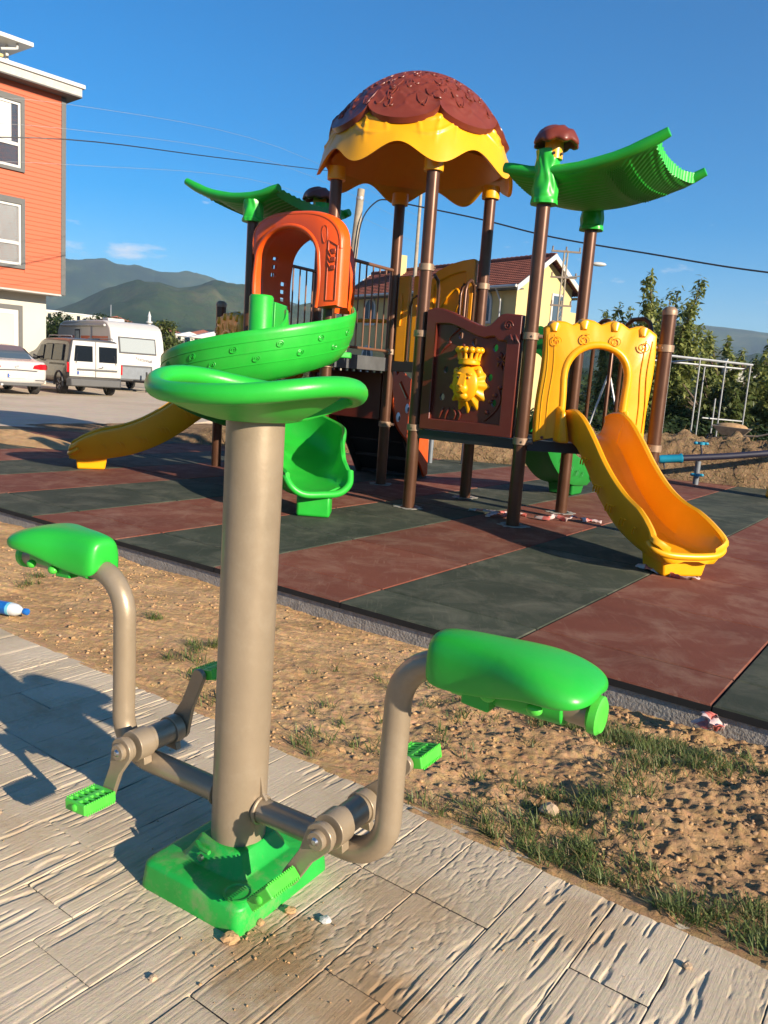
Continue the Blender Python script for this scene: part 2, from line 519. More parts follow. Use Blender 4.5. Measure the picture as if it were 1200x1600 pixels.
# ---------------------------------------------------------------- mesh building helpers
class MB:
    """collects vertices and faces; build() links them as ONE mesh object"""
    def __init__(s, mat4=None):
        s.v, s.f, s.mi = [], [], []
        s.M = mat4
        s.cur = 0

    def add(s, vs, fs):
        o = len(s.v)
        if s.M is not None:
            vs = [tuple(s.M @ Vector(p)) for p in vs]
        s.v.extend([tuple(p) for p in vs])
        s.f.extend([tuple(i + o for i in f) for f in fs])
        s.mi.extend([s.cur] * len(fs))
        return s

    def box(s, x0, x1, y0, y1, z0, z1):
        v = [(x0, y0, z0), (x1, y0, z0), (x1, y1, z0), (x0, y1, z0), (x0, y0, z1), (x1, y0, z1), (x1, y1, z1), (x0, y1, z1)]
        return s.add(v, [(0, 3, 2, 1), (4, 5, 6, 7), (0, 1, 5, 4), (1, 2, 6, 5), (2, 3, 7, 6), (3, 0, 4, 7)])

    def tube(s, pts, r, n=10, closed=False, cap=True, flat=None):
        pts = [Vector(p) for p in pts]
        k = len(pts)
        rs = r if isinstance(r, (list, tuple)) else [r] * k
        tans = []
        for i in range(k):
            a = pts[(i - 1) % k] if (closed or i > 0) else pts[i]
            b = pts[(i + 1) % k] if (closed or i < k - 1) else pts[i]
            tans.append((b - a).normalized())
        t0 = tans[0]
        up = Vector((0, 0, 1)) if abs(t0.z) < 0.9 else Vector((1, 0, 0))
        nn = (up - t0 * up.dot(t0)).normalized()
        vs, fs = [], []
        for i in range(k):
            t = tans[i]
            nn = (nn - t * nn.dot(t)).normalized()
            bb = t.cross(nn)
            for j in range(n):
                a = 2 * PI * j / n
                fx = flat or 1.0
                vs.append(pts[i] + nn * (math.cos(a) * rs[i] * fx) + bb * (math.sin(a) * rs[i]))
        for i in range(k if closed else k - 1):
            for j in range(n):
                a, b = i * n + j, i * n + (j + 1) % n
                c, d = ((i + 1) % k) * n + (j + 1) % n, ((i + 1) % k) * n + j
                fs.append((a, b, c, d))
        if cap and not closed:
            fs.append(tuple(reversed(range(n))))
            fs.append(tuple(range((k - 1) * n, k * n)))
        return s.add(vs, fs)

    def cyl(s, p0, p1, r, n=16, r1=None):
        return s.tube([p0, p1], [r, r if r1 is None else r1], n)

    def lathe(s, prof, n=24, c=(0, 0, 0), axis='z'):
        vs, fs = [], []
        for (r, z) in prof:
            for j in range(n):
                a = 2 * PI * j / n
                x, y = r * math.cos(a), r * math.sin(a)
                p = {'z': (x, y, z), 'y': (x, z, y), 'x': (z, x, y)}[axis]
                vs.append((p[0] + c[0], p[1] + c[1], p[2] + c[2]))
        k = len(prof)
        for i in range(k - 1):
            for j in range(n):
                q = (i * n + j, i * n + (j + 1) % n, (i + 1) * n + (j + 1) % n, (i + 1) * n + j)
                fs.append(q if axis != 'y' else q[::-1])
        fs.append(tuple(reversed(range(n))))
        fs.append(tuple(range((k - 1) * n, k * n)))
        return s.add(vs, fs)

    def prism(s, poly, d0, d1, axis='y'):
        """polygon (a,b) extruded along an axis: y -> (a, d, b); x -> (d, a, b); z -> (a, b, d)"""
        f = {'y': lambda a, b, d: (a, d, b), 'x': lambda a, b, d: (d, a, b), 'z': lambda a, b, d: (a, b, d)}[axis]
        k = len(poly)
        vs = [f(a, b, d0) for a, b in poly] + [f(a, b, d1) for a, b in poly]
        fs = [tuple(range(k)), tuple(reversed(range(k, 2 * k)))]
        for i in range(k):
            j = (i + 1) % k
            fs.append((i, i + k, j + k, j))
        return s.add(vs, fs)

    def ring(s, outer, inner, d0, d1, axis='y', closed=True):
        """plate between two outlines with the same number of points"""
        f = {'y': lambda a, b, d: (a, d, b), 'x': lambda a, b, d: (d, a, b), 'z': lambda a, b, d: (a, b, d)}[axis]
        k = len(outer)
        vs = []
        for d in (d0, d1):
            vs += [f(a, b, d) for a, b in outer]
            vs += [f(a, b, d) for a, b in inner]
        fs = []
        for i in range(k if closed else k - 1):
            j = (i + 1) % k
            fs.append((i, j, k + j, k + i))
            fs.append((2 * k + i, 3 * k + i, 3 * k + j, 2 * k + j))
            fs.append((i, 2 * k + i, 2 * k + j, j))
            fs.append((k + i, k + j, 3 * k + j, 3 * k + i))
        if not closed:
            fs.append((0, k, 3 * k, 2 * k))
            fs.append((k - 1, 3 * k - 1, 4 * k - 1, 2 * k - 1)[::-1])
        return s.add(vs, fs)

    def loft(s, sections, closed_ring=True, cap=True, loop=False):
        k, n = len(sections), len(sections[0])
        vs = [p for sec in sections for p in sec]
        fs = []
        for i in range(k if loop else k - 1):
            i2 = (i + 1) % k
            for j in range(n if closed_ring else n - 1):
                j2 = (j + 1) % n
                fs.append((i * n + j, i * n + j2, i2 * n + j2, i2 * n + j))
        if cap and closed_ring and not loop:
            fs.append(tuple(reversed(range(n))))
            fs.append(tuple(range((k - 1) * n, k * n)))
        return s.add(vs, fs)

    def ball(s, c, rx, ry=None, rz=None, n=14, m=9):
        ry = rx if ry is None else ry
        rz = rx if rz is None else rz
        vs, fs = [(c[0], c[1], c[2] - rz)], []
        for i in range(1, m):
            t = -PI / 2 + PI * i / m
            for j in range(n):
                a = 2 * PI * j / n
                vs.append((c[0] + rx * math.cos(t) * math.cos(a), c[1] + ry * math.cos(t) * math.sin(a), c[2] + rz * math.sin(t)))
        vs.append((c[0], c[1], c[2] + rz))
        for j in range(n):
            fs.append((0, 1 + (j + 1) % n, 1 + j))
            fs.append((len(vs) - 1, 1 + (m - 2) * n + j, 1 + (m - 2) * n + (j + 1) % n))
        for i in range(m - 2):
            for j in range(n):
                fs.append((1 + i * n + j, 1 + i * n + (j + 1) % n, 1 + (i + 1) * n + (j + 1) % n, 1 + (i + 1) * n + j))
        return s.add(vs, fs)

    def data(s, name, mats, smooth=40):
        me = bpy.data.meshes.new(name)
        me.from_pydata(s.v, [], s.f)
        for m in (mats if isinstance(mats, (list, tuple)) else [mats]):
            me.materials.append(M[m] if isinstance(m, str) else m)
        if any(s.mi):
            me.polygons.foreach_set('material_index', s.mi)
        me.update()
        bm = bmesh.new()
        bm.from_mesh(me)
        bmesh.ops.recalc_face_normals(bm, faces=bm.faces)
        bm.to_mesh(me)
        bm.free()
        if smooth:
            me.polygons.foreach_set('use_smooth', [True] * len(me.polygons))
            me.set_sharp_from_angle(angle=R(smooth))
        return me

    def build(s, name, mats, parent=None, smooth=40, bevel=0.0, seg=2, sub=0, matrix=None):
        o = bpy.data.objects.new(name, s.data(name, mats, smooth))
        COL.objects.link(o)
        if parent is not None:
            o.parent = parent
        if matrix is not None:
            o.matrix_local = matrix
        if bevel > 0:
            b = o.modifiers.new('bevel', 'BEVEL')
            b.width = bevel
            b.segments = seg
            b.limit_method = 'ANGLE'
            b.angle_limit = R(38)
            b.harden_normals = False
        if sub:
            q = o.modifiers.new('sub', 'SUBSURF')
            q.levels = q.render_levels = sub
        return o


def tag(o, label=None, cat=None, group=None, kind=None):
    for k, v in (('label', label), ('category', cat), ('group', group), ('kind', kind)):
        if v:
            o[k] = v
    return o


def thing(name, label, cat, loc=(0, 0, 0), rz=0.0, group=None):
    o = bpy.data.objects.new(name, None)
    COL.objects.link(o)
    o.location = loc
    o.rotation_euler = (0, 0, rz)
    o.empty_display_size = 0.1
    return tag(o, label, cat, group)


def np_obj(name, V, F, mats, parent=None, smooth=True, kind=None):
    """fast mesh from numpy arrays, F is (n,4) or (n,3)"""
    me = bpy.data.meshes.new(name)
    V = np.asarray(V, np.float32)
    F = np.asarray(F, np.int32)
    k = F.shape[1]
    me.vertices.add(len(V))
    me.vertices.foreach_set('co', V.ravel())
    me.loops.add(F.size)
    me.loops.foreach_set('vertex_index', F.ravel())
    me.polygons.add(len(F))
    me.polygons.foreach_set('loop_start', np.arange(0, F.size, k, dtype=np.int32))
    me.polygons.foreach_set('loop_total', np.full(len(F), k, np.int32))
    for m in (mats if isinstance(mats, (list, tuple)) else [mats]):
        me.materials.append(M[m])
    me.update(calc_edges=True)
    if smooth:
        me.polygons.foreach_set('use_smooth', np.ones(len(F), bool))
    o = bpy.data.objects.new(name, me)
    COL.objects.link(o)
    if parent is not None:
        o.parent = parent
    if kind:
        o['kind'] = kind
    return o


def grid_faces(nu, nv, wrap_u=False):
    i = np.arange(nu if wrap_u else nu - 1)[:, None]
    j = np.arange(nv - 1)[None, :]
    i2 = (i + 1) % nu
    return np.stack([i * nv + j, i2 * nv + j, i2 * nv + j + 1, i * nv + j + 1], -1).reshape(-1, 4)


_perm = RNG.permutation(512)


def vnoise(x, y, seed=0):
    """value noise on arrays, 0..1"""
    x = np.asarray(x, float) + seed * 17.31
    y = np.asarray(y, float) + seed * 7.77
    xi, yi = np.floor(x).astype(int), np.floor(y).astype(int)
    fx, fy = x - xi, y - yi
    fx, fy = fx * fx * (3 - 2 * fx), fy * fy * (3 - 2 * fy)
    def h(a, b):
        return _perm[(_perm[a % 512] + b) % 512] / 511.0
    return (h(xi, yi) * (1 - fx) + h(xi + 1, yi) * fx) * (1 - fy) + (h(xi, yi + 1) * (1 - fx) + h(xi + 1, yi + 1) * fx) * fy


def fbm(x, y, o=5, seed=0, g=0.5):
    s, a, t = 0, 1.0, 0
    for k in range(o):
        s = s + a * vnoise(x * 2 ** k, y * 2 ** k, seed + k)
        t += a
        a *= g
    return s / t


def smoothpath(ctrl, k=8, closed=False):
    """Catmull-Rom through control points"""
    P = [Vector(p) for p in ctrl]
    n = len(P)
    out = []
    for i in range(n if closed else n - 1):
        g = lambda q: P[q % n] if closed else P[min(max(q, 0), n - 1)]
        p0, p1, p2, p3 = g(i - 1), g(i), g(i + 1), g(i + 2)
        for j in range(k):
            t = j / k
            out.append(0.5 * ((2 * p1) + (p2 - p0) * t + (2 * p0 - 5 * p1 + 4 * p2 - p3) * t * t + (3 * p1 - p0 - 3 * p2 + p3) * t ** 3))
    if not closed:
        out.append(P[-1])
    return out


def cut(o, cutter):
    """boolean difference with the shape in an MB, applied at once"""
    c = cutter.build('cutter', 'black', None, smooth=0)
    bpy.context.view_layer.update()
    c.matrix_world = o.matrix_world.copy()
    b = o.modifiers.new('cut', 'BOOLEAN')
    b.operation = 'DIFFERENCE'
    b.solver = 'EXACT'
    b.object = c
    bpy.context.view_layer.update()
    dg = bpy.context.evaluated_depsgraph_get()
    me = bpy.data.meshes.new_from_object(o.evaluated_get(dg))
    old = o.data
    o.modifiers.clear()
    o.data = me
    bpy.data.meshes.remove(old)
    bpy.data.objects.remove(c)
    return o


def text(name, body, size, mat_, parent, matrix, ext=0.002):
    cu = bpy.data.curves.new(name, 'FONT')
    cu.body = body
    cu.size = size
    cu.extrude = ext
    cu.align_x = 'CENTER'
    cu.align_y = 'CENTER'
    cu.materials.append(M[mat_])
    q = bpy.data.objects.new(name, cu)
    COL.objects.link(q)
    bpy.context.view_layer.update()
    me = bpy.data.meshes.new_from_object(q.evaluated_get(bpy.context.evaluated_depsgraph_get()))
    bpy.data.objects.remove(q)
    o = bpy.data.objects.new(name, me)
    COL.objects.link(o)
    o.parent = parent
    o.matrix_local = matrix
    return o


def spiral(c, r0, r1, turns, n=26, ph=0.0, sgn=1):
    return [(c[0] + (r0 + (r1 - r0) * i / n) * math.cos(ph + sgn * turns * 2 * PI * i / n), c[1],
             c[2] + (r0 + (r1 - r0) * i / n) * math.sin(ph + sgn * turns * 2 * PI * i / n)) for i in range(n + 1)]

# grid frame of the rubber floor: e runs along its near edge, f away from the camera
YAW = R(-35.3)
EV = Vector((math.cos(YAW), math.sin(YAW), 0))
FV = Vector((-math.sin(YAW), math.cos(YAW), 0))


def EF(e, f, z=0.0):
    return EV * e + FV * f + Vector((0, 0, z))

# ================================================================ THE SETTING
def make_terrain():
    az = np.concatenate([np.linspace(-42, 42, 420), np.linspace(42, 318, 140)[1:-1]])
    a2 = np.where(az > 180, az - 360, az)
    rr = np.concatenate([[0.5, 8, 16, 24, 34, 46, 58, 70], np.geomspace(85, 3300, 92)])
    k2 = [(-180, .09), (-90, .085), (-50, .105), (-26, .103), (-21.8, .1009), (-20.9, .1000), (-20.1, .1006), (-19.5, .1042), (-18.1, .0985), (-17, .0995), (-15.7, .1015),
          (-14.5, .1002), (-13.2, .0998), (-12.1, .0912), (-10.4, .0884), (-7.6, .0776), (-2.7, .065), (6, .06), (14, .065), (18.7, .0850), (20.3, .0825),
          (22.2, .0806), (24, .077), (40, .07), (90, .08), (180, .09)]
    k1 = [(-180, .05), (-60, .04), (-26, .036), (-22.8, .050), (-20.9, .0655), (-19.3, .081), (-17.7, .0888), (-16.1, .0885), (-14.9, .0835), (-13.4, .0850), (-12.6, .0905),
          (-10.2, .085), (-7.6, .0665), (-.9, .052), (8, .0437), (16.5, .0416), (20.5, .0457), (24, .046), (60, .05), (180, .05)]
    e2 = np.interp(a2, *zip(*k2))
    e1 = np.interp(a2, *zip(*k1))
    A, Rr = np.meshgrid(np.radians(a2), rr, indexing='ij')
    X, Y = Rr * np.sin(A), Rr * np.cos(A)
    base = np.where(Rr > 60, 0.030 * (Rr - 60), 0) - 0.14
    base = np.minimum(base, 18 + 0.012 * (Rr - 700).clip(0))
    n = fbm(X / 260, Y / 260, 5, 3)
    n2 = fbm(X / 70, Y / 70, 4, 9)
    h1 = e1[:, None] * 1350 * np.exp(-((Rr - 1350) / 420) ** 2) * (1 + .0 * n)
    h2 = e2[:, None] * 2700 * np.exp(-((Rr - 2700) / 700) ** 2)
    Z = np.where(Rr > 150, np.maximum(base, np.maximum(h1, h2)), base)
    hill = np.clip((Rr - 500) / 500, 0, 1) * np.clip((np.abs(Rr - 1350) / 200), 0.10, 1) * np.clip((np.abs(Rr - 2700) / 300), 0.10, 1)
    Z = Z + hill * ((n - .5) * 120 + (n2 - .5) * 34) + np.where(Rr > 85, (n2 - .5) * 1.2, 0)
    V = np.stack([X, Y, Z], -1).reshape(-1, 3)
    m, N, L, b = node_mat('hill_land')
    g = N.new('ShaderNodeNewGeometry')
    p = g.outputs['Position']
    n1 = noise(N, L, p, 0.006, 8, 0.65)
    r1 = ramp(N, [(0.35, (0.012, 0.028, 0.010)), (0.5, (0.03, 0.055, 0.018)), (0.6, (0.06, 0.08, 0.03)), (0.72, (0.15, 0.14, 0.07))])
    L.new(n1.outputs[0], r1.inputs[0])
    n3 = noise(N, L, p, 0.08, 8, 0.75)
    c = mix(N, L, 0.7, r1.outputs[0], n3.outputs[1], 'SOFT_LIGHT')
    # sandy ground near the site, scrub and fields further out
    cd_ = N.new('ShaderNodeVectorMath')
    cd_.operation = 'LENGTH'
    L.new(p, cd_.inputs[0])
    f = N.new('ShaderNodeMapRange')
    f.inputs[1].default_value = 40
    f.inputs[2].default_value = 130
    L.new(cd_.outputs['Value'], f.inputs[0])
    n4 = noise(N, L, p, 0.12, 8, 0.7)
    r4 = ramp(N, [(0.35, (0.055, 0.06, 0.025)), (0.5, (0.13, 0.11, 0.05)), (0.66, (0.24, 0.18, 0.10))])
    L.new(n4.outputs[0], r4.inputs[0])
    c = mix(N, L, f.outputs[0], r4.outputs[0], c)
    L.new(c, b.inputs['Base Color'])
    b.inputs['Roughness'].default_value = 1
    b.inputs['Specular IOR Level'].default_value = 0
    bp = N.new('ShaderNodeBump')
    bp.inputs['Distance'].default_value = 6
    L.new(math_n(N, L, 'MULTIPLY', n3.outputs[0], f.outputs[0]), bp.inputs['Height'])
    L.new(bp.outputs[0], b.inputs['Normal'])
    M['hill'] = m
    o = np_obj('terrain_hills', V, grid_faces(len(az), len(rr), True), 'hill')
    tag(o, 'distant forested hills and open land behind the town', None, None, 'structure')


make_terrain()


def poly_sheet(name, pts, z, mats, kind='structure', label=None):
    b = MB()
    k = len(pts)
    b.add([(p[0], p[1], z) for p in pts] + [(p[0], p[1], z - 0.3) for p in pts],
          [tuple(range(k))] + [(i, (i + 1) % k, k + (i + 1) % k, k + i) for i in range(k)])
    return tag(b.build(name, mats, None, smooth=0), label, None, None, kind)


# parking area to the left, a little above the dug ground
PK = [EF(-13.4, -14), EF(-13.4, 7.2), EF(-12.2, 9.0), (-4.2, 17.5), (-3.2, 30), (-5.5, 46), (-60, 66), (-70, -14)]
poly_sheet('parking_lot', PK, 0.0, 'parking', label='pale compacted parking ground behind the playground')

# ---- rubber floor: one slab, each tile a piece of it
EL = [-0.70, -1.70, -2.73, -3.77, -4.79, -5.86, -6.95]
while len(EL) < 13:
    EL.append(EL[-1] - 1.06)
EL = [4.35, 3.33, 2.32, 1.31, 0.31] + EL
FL0 = [3.48, 3.90, 4.94, 5.98, 7.02, 8.06, 9.10, 10.14, 11.18, 12.22, 13.26, 14.30]
slab = MB()
slab.box(min(EL), max(EL), 3.50, 14.2, -0.30, -0.042)
pad = slab.build('playground_slab', 'kerb', None, smooth=0)
pad.rotation_euler = (0, 0, YAW)
tag(pad, 'concrete slab under the red and green rubber tiles', None, None, 'structure')


FAR_EDGE = [(-14, 7.2), (-11.5, 7.9), (-9.7, 8.9), (-7.2, 11.2), (-6, 11.85), (-3.95, 12.8), (-2.6, 13.1), (0, 13.9), (6, 15)]


def far_edge(e):
    return float(np.interp(e, [p[0] for p in FAR_EDGE], [p[1] for p in FAR_EDGE]))


def tiles():
    meshes = {}
    for i in range(len(EL) - 1):
        e1, e0 = EL[i], EL[i + 1]
        red = (i % 2 == 1)
        for j in range(len(FL0) - 1):
            f0, f1 = FL0[j], FL0[j + 1]
            if f0 > far_edge((e0 + e1) / 2) + 0.8:
                continue
            sx, sy = round(e1 - e0, 2), round(f1 - f0, 2)
            key = (sx, sy, red)
            if key not in meshes:
                b = MB()
                g = 0.0035
                r = 0.007
                x0, x1, y0, y1 = -sx / 2 + g, sx / 2 - g, -sy / 2 + .008, sy / 2 - .008
                ztop, zb = 0.0, -0.040
                v = [(x0, y0, zb), (x1, y0, zb), (x1, y1, zb), (x0, y1, zb), (x0, y0, ztop - r), (x1, y0, ztop - r), (x1, y1, ztop - r), (x0, y1, ztop - r),
                     (x0 + r, y0 + r, ztop), (x1 - r, y0 + r, ztop), (x1 - r, y1 - r, ztop), (x0 + r, y1 - r, ztop)]
                f = [(0, 1, 5, 4), (1, 2, 6, 5), (2, 3, 7, 6), (3, 0, 4, 7), (4, 5, 9, 8), (5, 6, 10, 9), (6, 7, 11, 10), (7, 4, 8, 11), (8, 9, 10, 11)]
                b.cur = 1
                b.add(v, f[:4])
                b.cur = 0
                b.add(v, f[4:])
                meshes[key] = b.data('rubber_tile', ['rubber_red' if red else 'rubber_green', 'rubber_black'], 0)
            o = bpy.data.objects.new('rubber_tile', meshes[key])
            COL.objects.link(o)
            o.parent = pad
            o.location = ((e0 + e1) / 2, (f0 + f1) / 2, random.uniform(-0.0022, 0.0))
            o.rotation_euler = (random.uniform(-.001, .001), random.uniform(-.001, .001), random.uniform(-.0016, .0016))


tiles()

# ---- stamped concrete path: boards with recessed joints
b = MB()
b.box(-7.2, 2.6, -3.2, 1.935, -0.30, -0.010)
path = b.build('concrete_path', 'kerb', None, smooth=0)
path.rotation_euler = (0, 0, YAW)
tag(path, 'stamped concrete path with a wood plank pattern', None, None, 'structure')
SEAMS = [0.42, 0.22, 0.03, -0.16, -0.36, -0.54, -0.74, -0.95, -1.11, -1.28, -1.49, -1.68, -1.89, -2.10, -2.33, -2.54, -2.75, -2.95]
while SEAMS[0] < 2.4:
    SEAMS.insert(0, SEAMS[0] + 0.2)
while SEAMS[-1] > -7.0:
    SEAMS.append(SEAMS[-1] - 0.205)
KNOWN = {(-0.74, -0.95): [1.59], (-0.36, -0.54): [1.60], (-1.68, -1.89): [1.17], (-1.28, -1.49): [0.885], (-0.54, -0.74): [0.9], (-0.95, -1.11): [1.0]}
def worley_edge(x, y, seed=0):
    """distance to the borders of irregular cells"""
    xi, yi = np.floor(x).astype(int), np.floor(y).astype(int)
    d1 = np.full(x.shape, 9.0)
    d2 = np.full(x.shape, 9.0)
    for i in (-1, 0, 1):
        for j in (-1, 0, 1):
            a, b_ = (xi + i + seed * 31) % 512, (yi + j) % 512
            hx = _perm[(_perm[a] + b_) % 512] / 511.0
            hy = _perm[(_perm[(a + 97) % 512] + b_ + 13) % 512] / 511.0
            d = np.hypot(xi + i + .1 + .8 * hx - x, yi + j + .1 + .8 * hy - y)
            d2 = np.where(d < d1, d1, np.minimum(d2, d))
            d1 = np.minimum(d1, d)
    return d2 - d1


def board_relief(x, y, gx, gy, sx, sy, seed):
    """stamped wood grain: fine grain, splinter gouges and mud-crack patches, all millimetres deep"""
    o = seed * 3.7
    gou = np.clip((.335 - fbm(x * 84 + o, y * 9 + o, 2, 9 + seed % 11, .4)) / .04, 0, 1)
    gsel = np.clip((fbm(gx * 3.1 + 4, gy * 3.1, 2, 14) - .40) / .08, 0, 1)
    w = worley_edge(gx * 30 + .35 * fbm(gx * 20, gy * 20, 2, 2), gy * 24 + .35 * fbm(gx * 20 + 9, gy * 20, 2, 4), 3)
    hsel = np.clip((fbm(gx * 2.3 + 11, gy * 2.3 + 3, 2, 23) - .60) / .05, 0, 1)
    z = 0 * x
    lin_ = np.clip(1 - np.abs(vnoise(x * 78 + o, y * 1.8 + o, 31) - .5) / .06, 0, 1)
    lsel = np.clip((fbm(gx * 2.4 + 21, gy * 2.4 + 8, 2, 37) - .42) / .1, 0, 1)
    z = z - .0018 * lin_ * lsel * (1 - hsel)
    z = z - .0030 * gou * gsel * (1 - hsel)
    z = z - .0026 * np.clip(1 - w / .14, 0, 1) ** .7 * hsel * np.clip(fbm(gx * 8, gy * 8, 2, 6) * 2.2 - .35, .15, 1)
    z = z + (fbm(gx * 10, gy * 10, 2, 7, .5) - .5) * .0006
    # worn joints: the edge line wanders and in places almost closes
    ed = np.minimum(x + sx / 2, sx / 2 - x)
    wob = .0014 + .0030 * fbm(gy * 14 + np.where(x > 0, 5, 0), gx * 3, 4, 17)
    open_ = .25 + .75 * np.clip((fbm(gy * 3.2 + np.where(x > 0, 9, 2), gx * 2.0, 3, 19) - .36) / .12, 0, 1)
    z = z - .0060 * np.clip(1 - ed / wob, 0, 1) * open_
    ee_ = np.minimum(y + sy / 2, sy / 2 - y)
    z = z - .0028 * np.clip(1 - ee_ / .0035, 0, 1)
    return z


def boards():
    rr = random.Random(3)
    plain_mesh = {}
    for k in range(len(SEAMS) - 1):
        e1, e0 = SEAMS[k], SEAMS[k + 1]
        ends = [1.935]
        fixed = list(KNOWN.get((e1, e0), []))
        lowest = -0.9 if -4.2 < e0 < 1.6 else 0.4
        while ends[-1] > lowest:
            nxt = ends[-1] - rr.choice([0.35, 0.55, 0.75, 0.95])
            if fixed and ends[-1] > fixed[0] >= nxt - 0.25:
                nxt = fixed.pop(0)
            ends.append(nxt)
        for i in range(len(ends) - 1):
            f1, f0 = ends[i], ends[i + 1]
            sx, sy = round(e1 - e0, 3), round(f1 - f0, 2)
            near = -3.3 < e0 < .45 and f1 > .55
            st = .0042 if near else .02
            if near or (sx, sy) not in plain_mesh:
                nx, ny = int(sx / (st * .62)) + 2, int(sy / (st * 1.9)) + 2
                g_ = .0006
                xs = np.linspace(-sx / 2 + g_, sx / 2 - g_, nx)
                if near:
                    xs = np.sort(np.concatenate([xs, [-sx / 2 + .0018, -sx / 2 + .0032, sx / 2 - .0018, sx / 2 - .0032]]))
                ys = np.linspace(-sy / 2 + g_, sy / 2 - g_, ny)
                X, Y = np.meshgrid(xs, ys, indexing='ij')
                Z = board_relief(X, Y, X + (e0 + e1) / 2, Y + (f0 + f1) / 2, sx, sy, k * 7 + i)
                Z = np.minimum(Z, .002)
                me_o = np_obj('stamped_board', np.stack([X, Y, Z], -1).reshape(-1, 3), grid_faces(len(xs), ny), 'stamped')
                if not near:
                    plain_mesh[(sx, sy)] = me_o.data
                o = me_o
            else:
                o = bpy.data.objects.new('stamped_board', plain_mesh[(sx, sy)])
                COL.objects.link(o)
            o.parent = path
            o.location = ((e0 + e1) / 2, (f0 + f1) / 2, rr.uniform(-0.0012, 0.0))
            o.rotation_euler = (0, 0, rr.uniform(-.003, .003))


boards()


# ---- soil strip between path and rubber floor
def soil_h(e, f):
    t = (f - 1.94) / (3.50 - 1.94)
    rightness = np.clip((e + 2.2) / 1.8, 0, 1)
    h = -0.012 - 0.115 * np.clip(t, 0, 1) ** 1.5
    h = h + (fbm(e * 2.2, f * 2.2, 4, 1) - .5) * (0.05 + .03 * rightness) * np.clip(t * 5, 0, 1)
    c = fbm(e * 9, f * 9, 5, 5, 0.6)
    h = h + (c - .5) * (0.012 + 0.055 * rightness) * np.clip(t * 6 + .25, 0, 1)
    h = h + np.maximum(0, fbm(e * 26, f * 26, 3, 11) - .62) * (0.025 + .03 * rightness) + (fbm(e * 40, f * 40, 3, 12, .7) - .5) * (.008 + .016 * rightness) * np.clip(t * 6, 0, 1)
    # raked streaks on the left
    h = h - (1 - rightness) * 0.008 * np.maximum(0, fbm(e * 5 + f * 6, f * 26 - e * 10, 2, 21) - .58) * 4
    spill = fbm(e * 7, f * 7, 4, 31) * 0.10
    edge = f - 1.94
    h = np.where(edge < spill * .6, h + 0.013 * (1 - np.clip(edge / (spill * .6 + 1e-6), 0, 1)), h)
    return np.minimum(h, 0.03)


ee = np.linspace(-6.6, 2.2, 1150)
ff = np.linspace(1.90, 3.54, 230)
E_, F_ = np.meshgrid(ee, ff, indexing='ij')
edge_w = 0.03 * (fbm(E_ * 5, E_ * 0 + .5, 4, 8) - .5) + np.where(E_ > -1.2, -0.03, 0.0)
F2 = np.where(F_ < 2.05, F_ + edge_w * (1 - (F_ - 1.90) / .15), F_)
H_ = soil_h(E_, F2)
H_ = np.where(F_ <= 1.915, -0.012, H_)
P_ = np.stack([EV.x * E_ + FV.x * F2, EV.y * E_ + FV.y * F2, H_], -1).reshape(-1, 3)
soil = np_obj('soil_strip', P_, grid_faces(1150, 230), 'soil')
tag(soil, 'sandy soil strip between the path and the rubber floor', None, None, 'structure')


# soil clods and pebbles lying on the strip
def scatter_lumps(name, n, size, mats, fn, seed, squash=0.7):
    r = np.random.default_rng(seed)
    ico = [(0, 0, 1), (.894, 0, .447), (.276, .851, .447), (-.724, .526, .447), (-.724, -.526, .447), (.276, -.851, .447),
           (.724, .526, -.447), (-.276, .851, -.447), (-.894, 0, -.447), (-.276, -.851, -.447), (.724, -.526, -.447), (0, 0, -1)]
    fc = [(0, 1, 2), (0, 2, 3), (0, 3, 4), (0, 4, 5), (0, 5, 1), (1, 6, 2), (2, 7, 3), (3, 8, 4), (4, 9, 5), (5, 10, 1), (2, 6, 7), (3, 7, 8), (4, 8, 9), (5, 9, 10), (1, 10, 6),
          (11, 7, 6), (11, 8, 7), (11, 9, 8), (11, 10, 9), (11, 6, 10)]
    ico, fc = np.array(ico), np.array(fc)
    e, f, ok = fn(r, n)
    e, f = e[ok], f[ok]
    s = size[0] + (size[1] - size[0]) * r.random(len(e)) ** 5
    z = soil_h(e, f)
    v = ico[None] * (1 + r.uniform(-.5, .4, (len(e), 12, 1))) * s[:, None, None] * np.array([1, 1, squash])[None, None]
    a = r.uniform(0, 2 * PI, len(e))
    ca, sa = np.cos(a)[:, None], np.sin(a)[:, None]
    x = v[..., 0] * ca * 1.2 - v[..., 1] * sa
    y = v[..., 0] * sa * 1.2 + v[..., 1] * ca
    w = np.stack([x + (EV.x * e + FV.x * f)[:, None], y + (EV.y * e + FV.y * f)[:, None], v[..., 2] + z[:, None] + s[:, None] * .25], -1)
    F = (fc[None] + (np.arange(len(e)) * 12)[:, None, None]).reshape(-1, 3)
    o = np_obj(name, w.reshape(-1, 3), F, mats, smooth=False, kind='stuff')
    return o


def fn_all(r, n):
    e = r.uniform(-5.5, 1.8, n)
    f = 1.96 + r.random(n) * 1.5
    dens = 0.25 + 0.75 * (fbm(e * 3, f * 3, 3, 41) > .5)
    near_kerb = (f > 3.15) | (f < 2.12)
    return e, f, (r.random(n) < dens * np.where(near_kerb, 1.0, .6)) & (f < 3.47)


tag(scatter_lumps('soil_clods', 15000, (0.0012, 0.0105), 'clod', fn_all, 5), 'loose clods of dry earth on the sandy strip')
def fn_right(r, n):
    e = r.uniform(-1.5, 1.6, n)
    f = 2.0 + r.random(n) * 1.4
    return e, f, r.random(n) < .3 + .7 * (fbm(e * 4, f * 4, 3, 43) > .5)


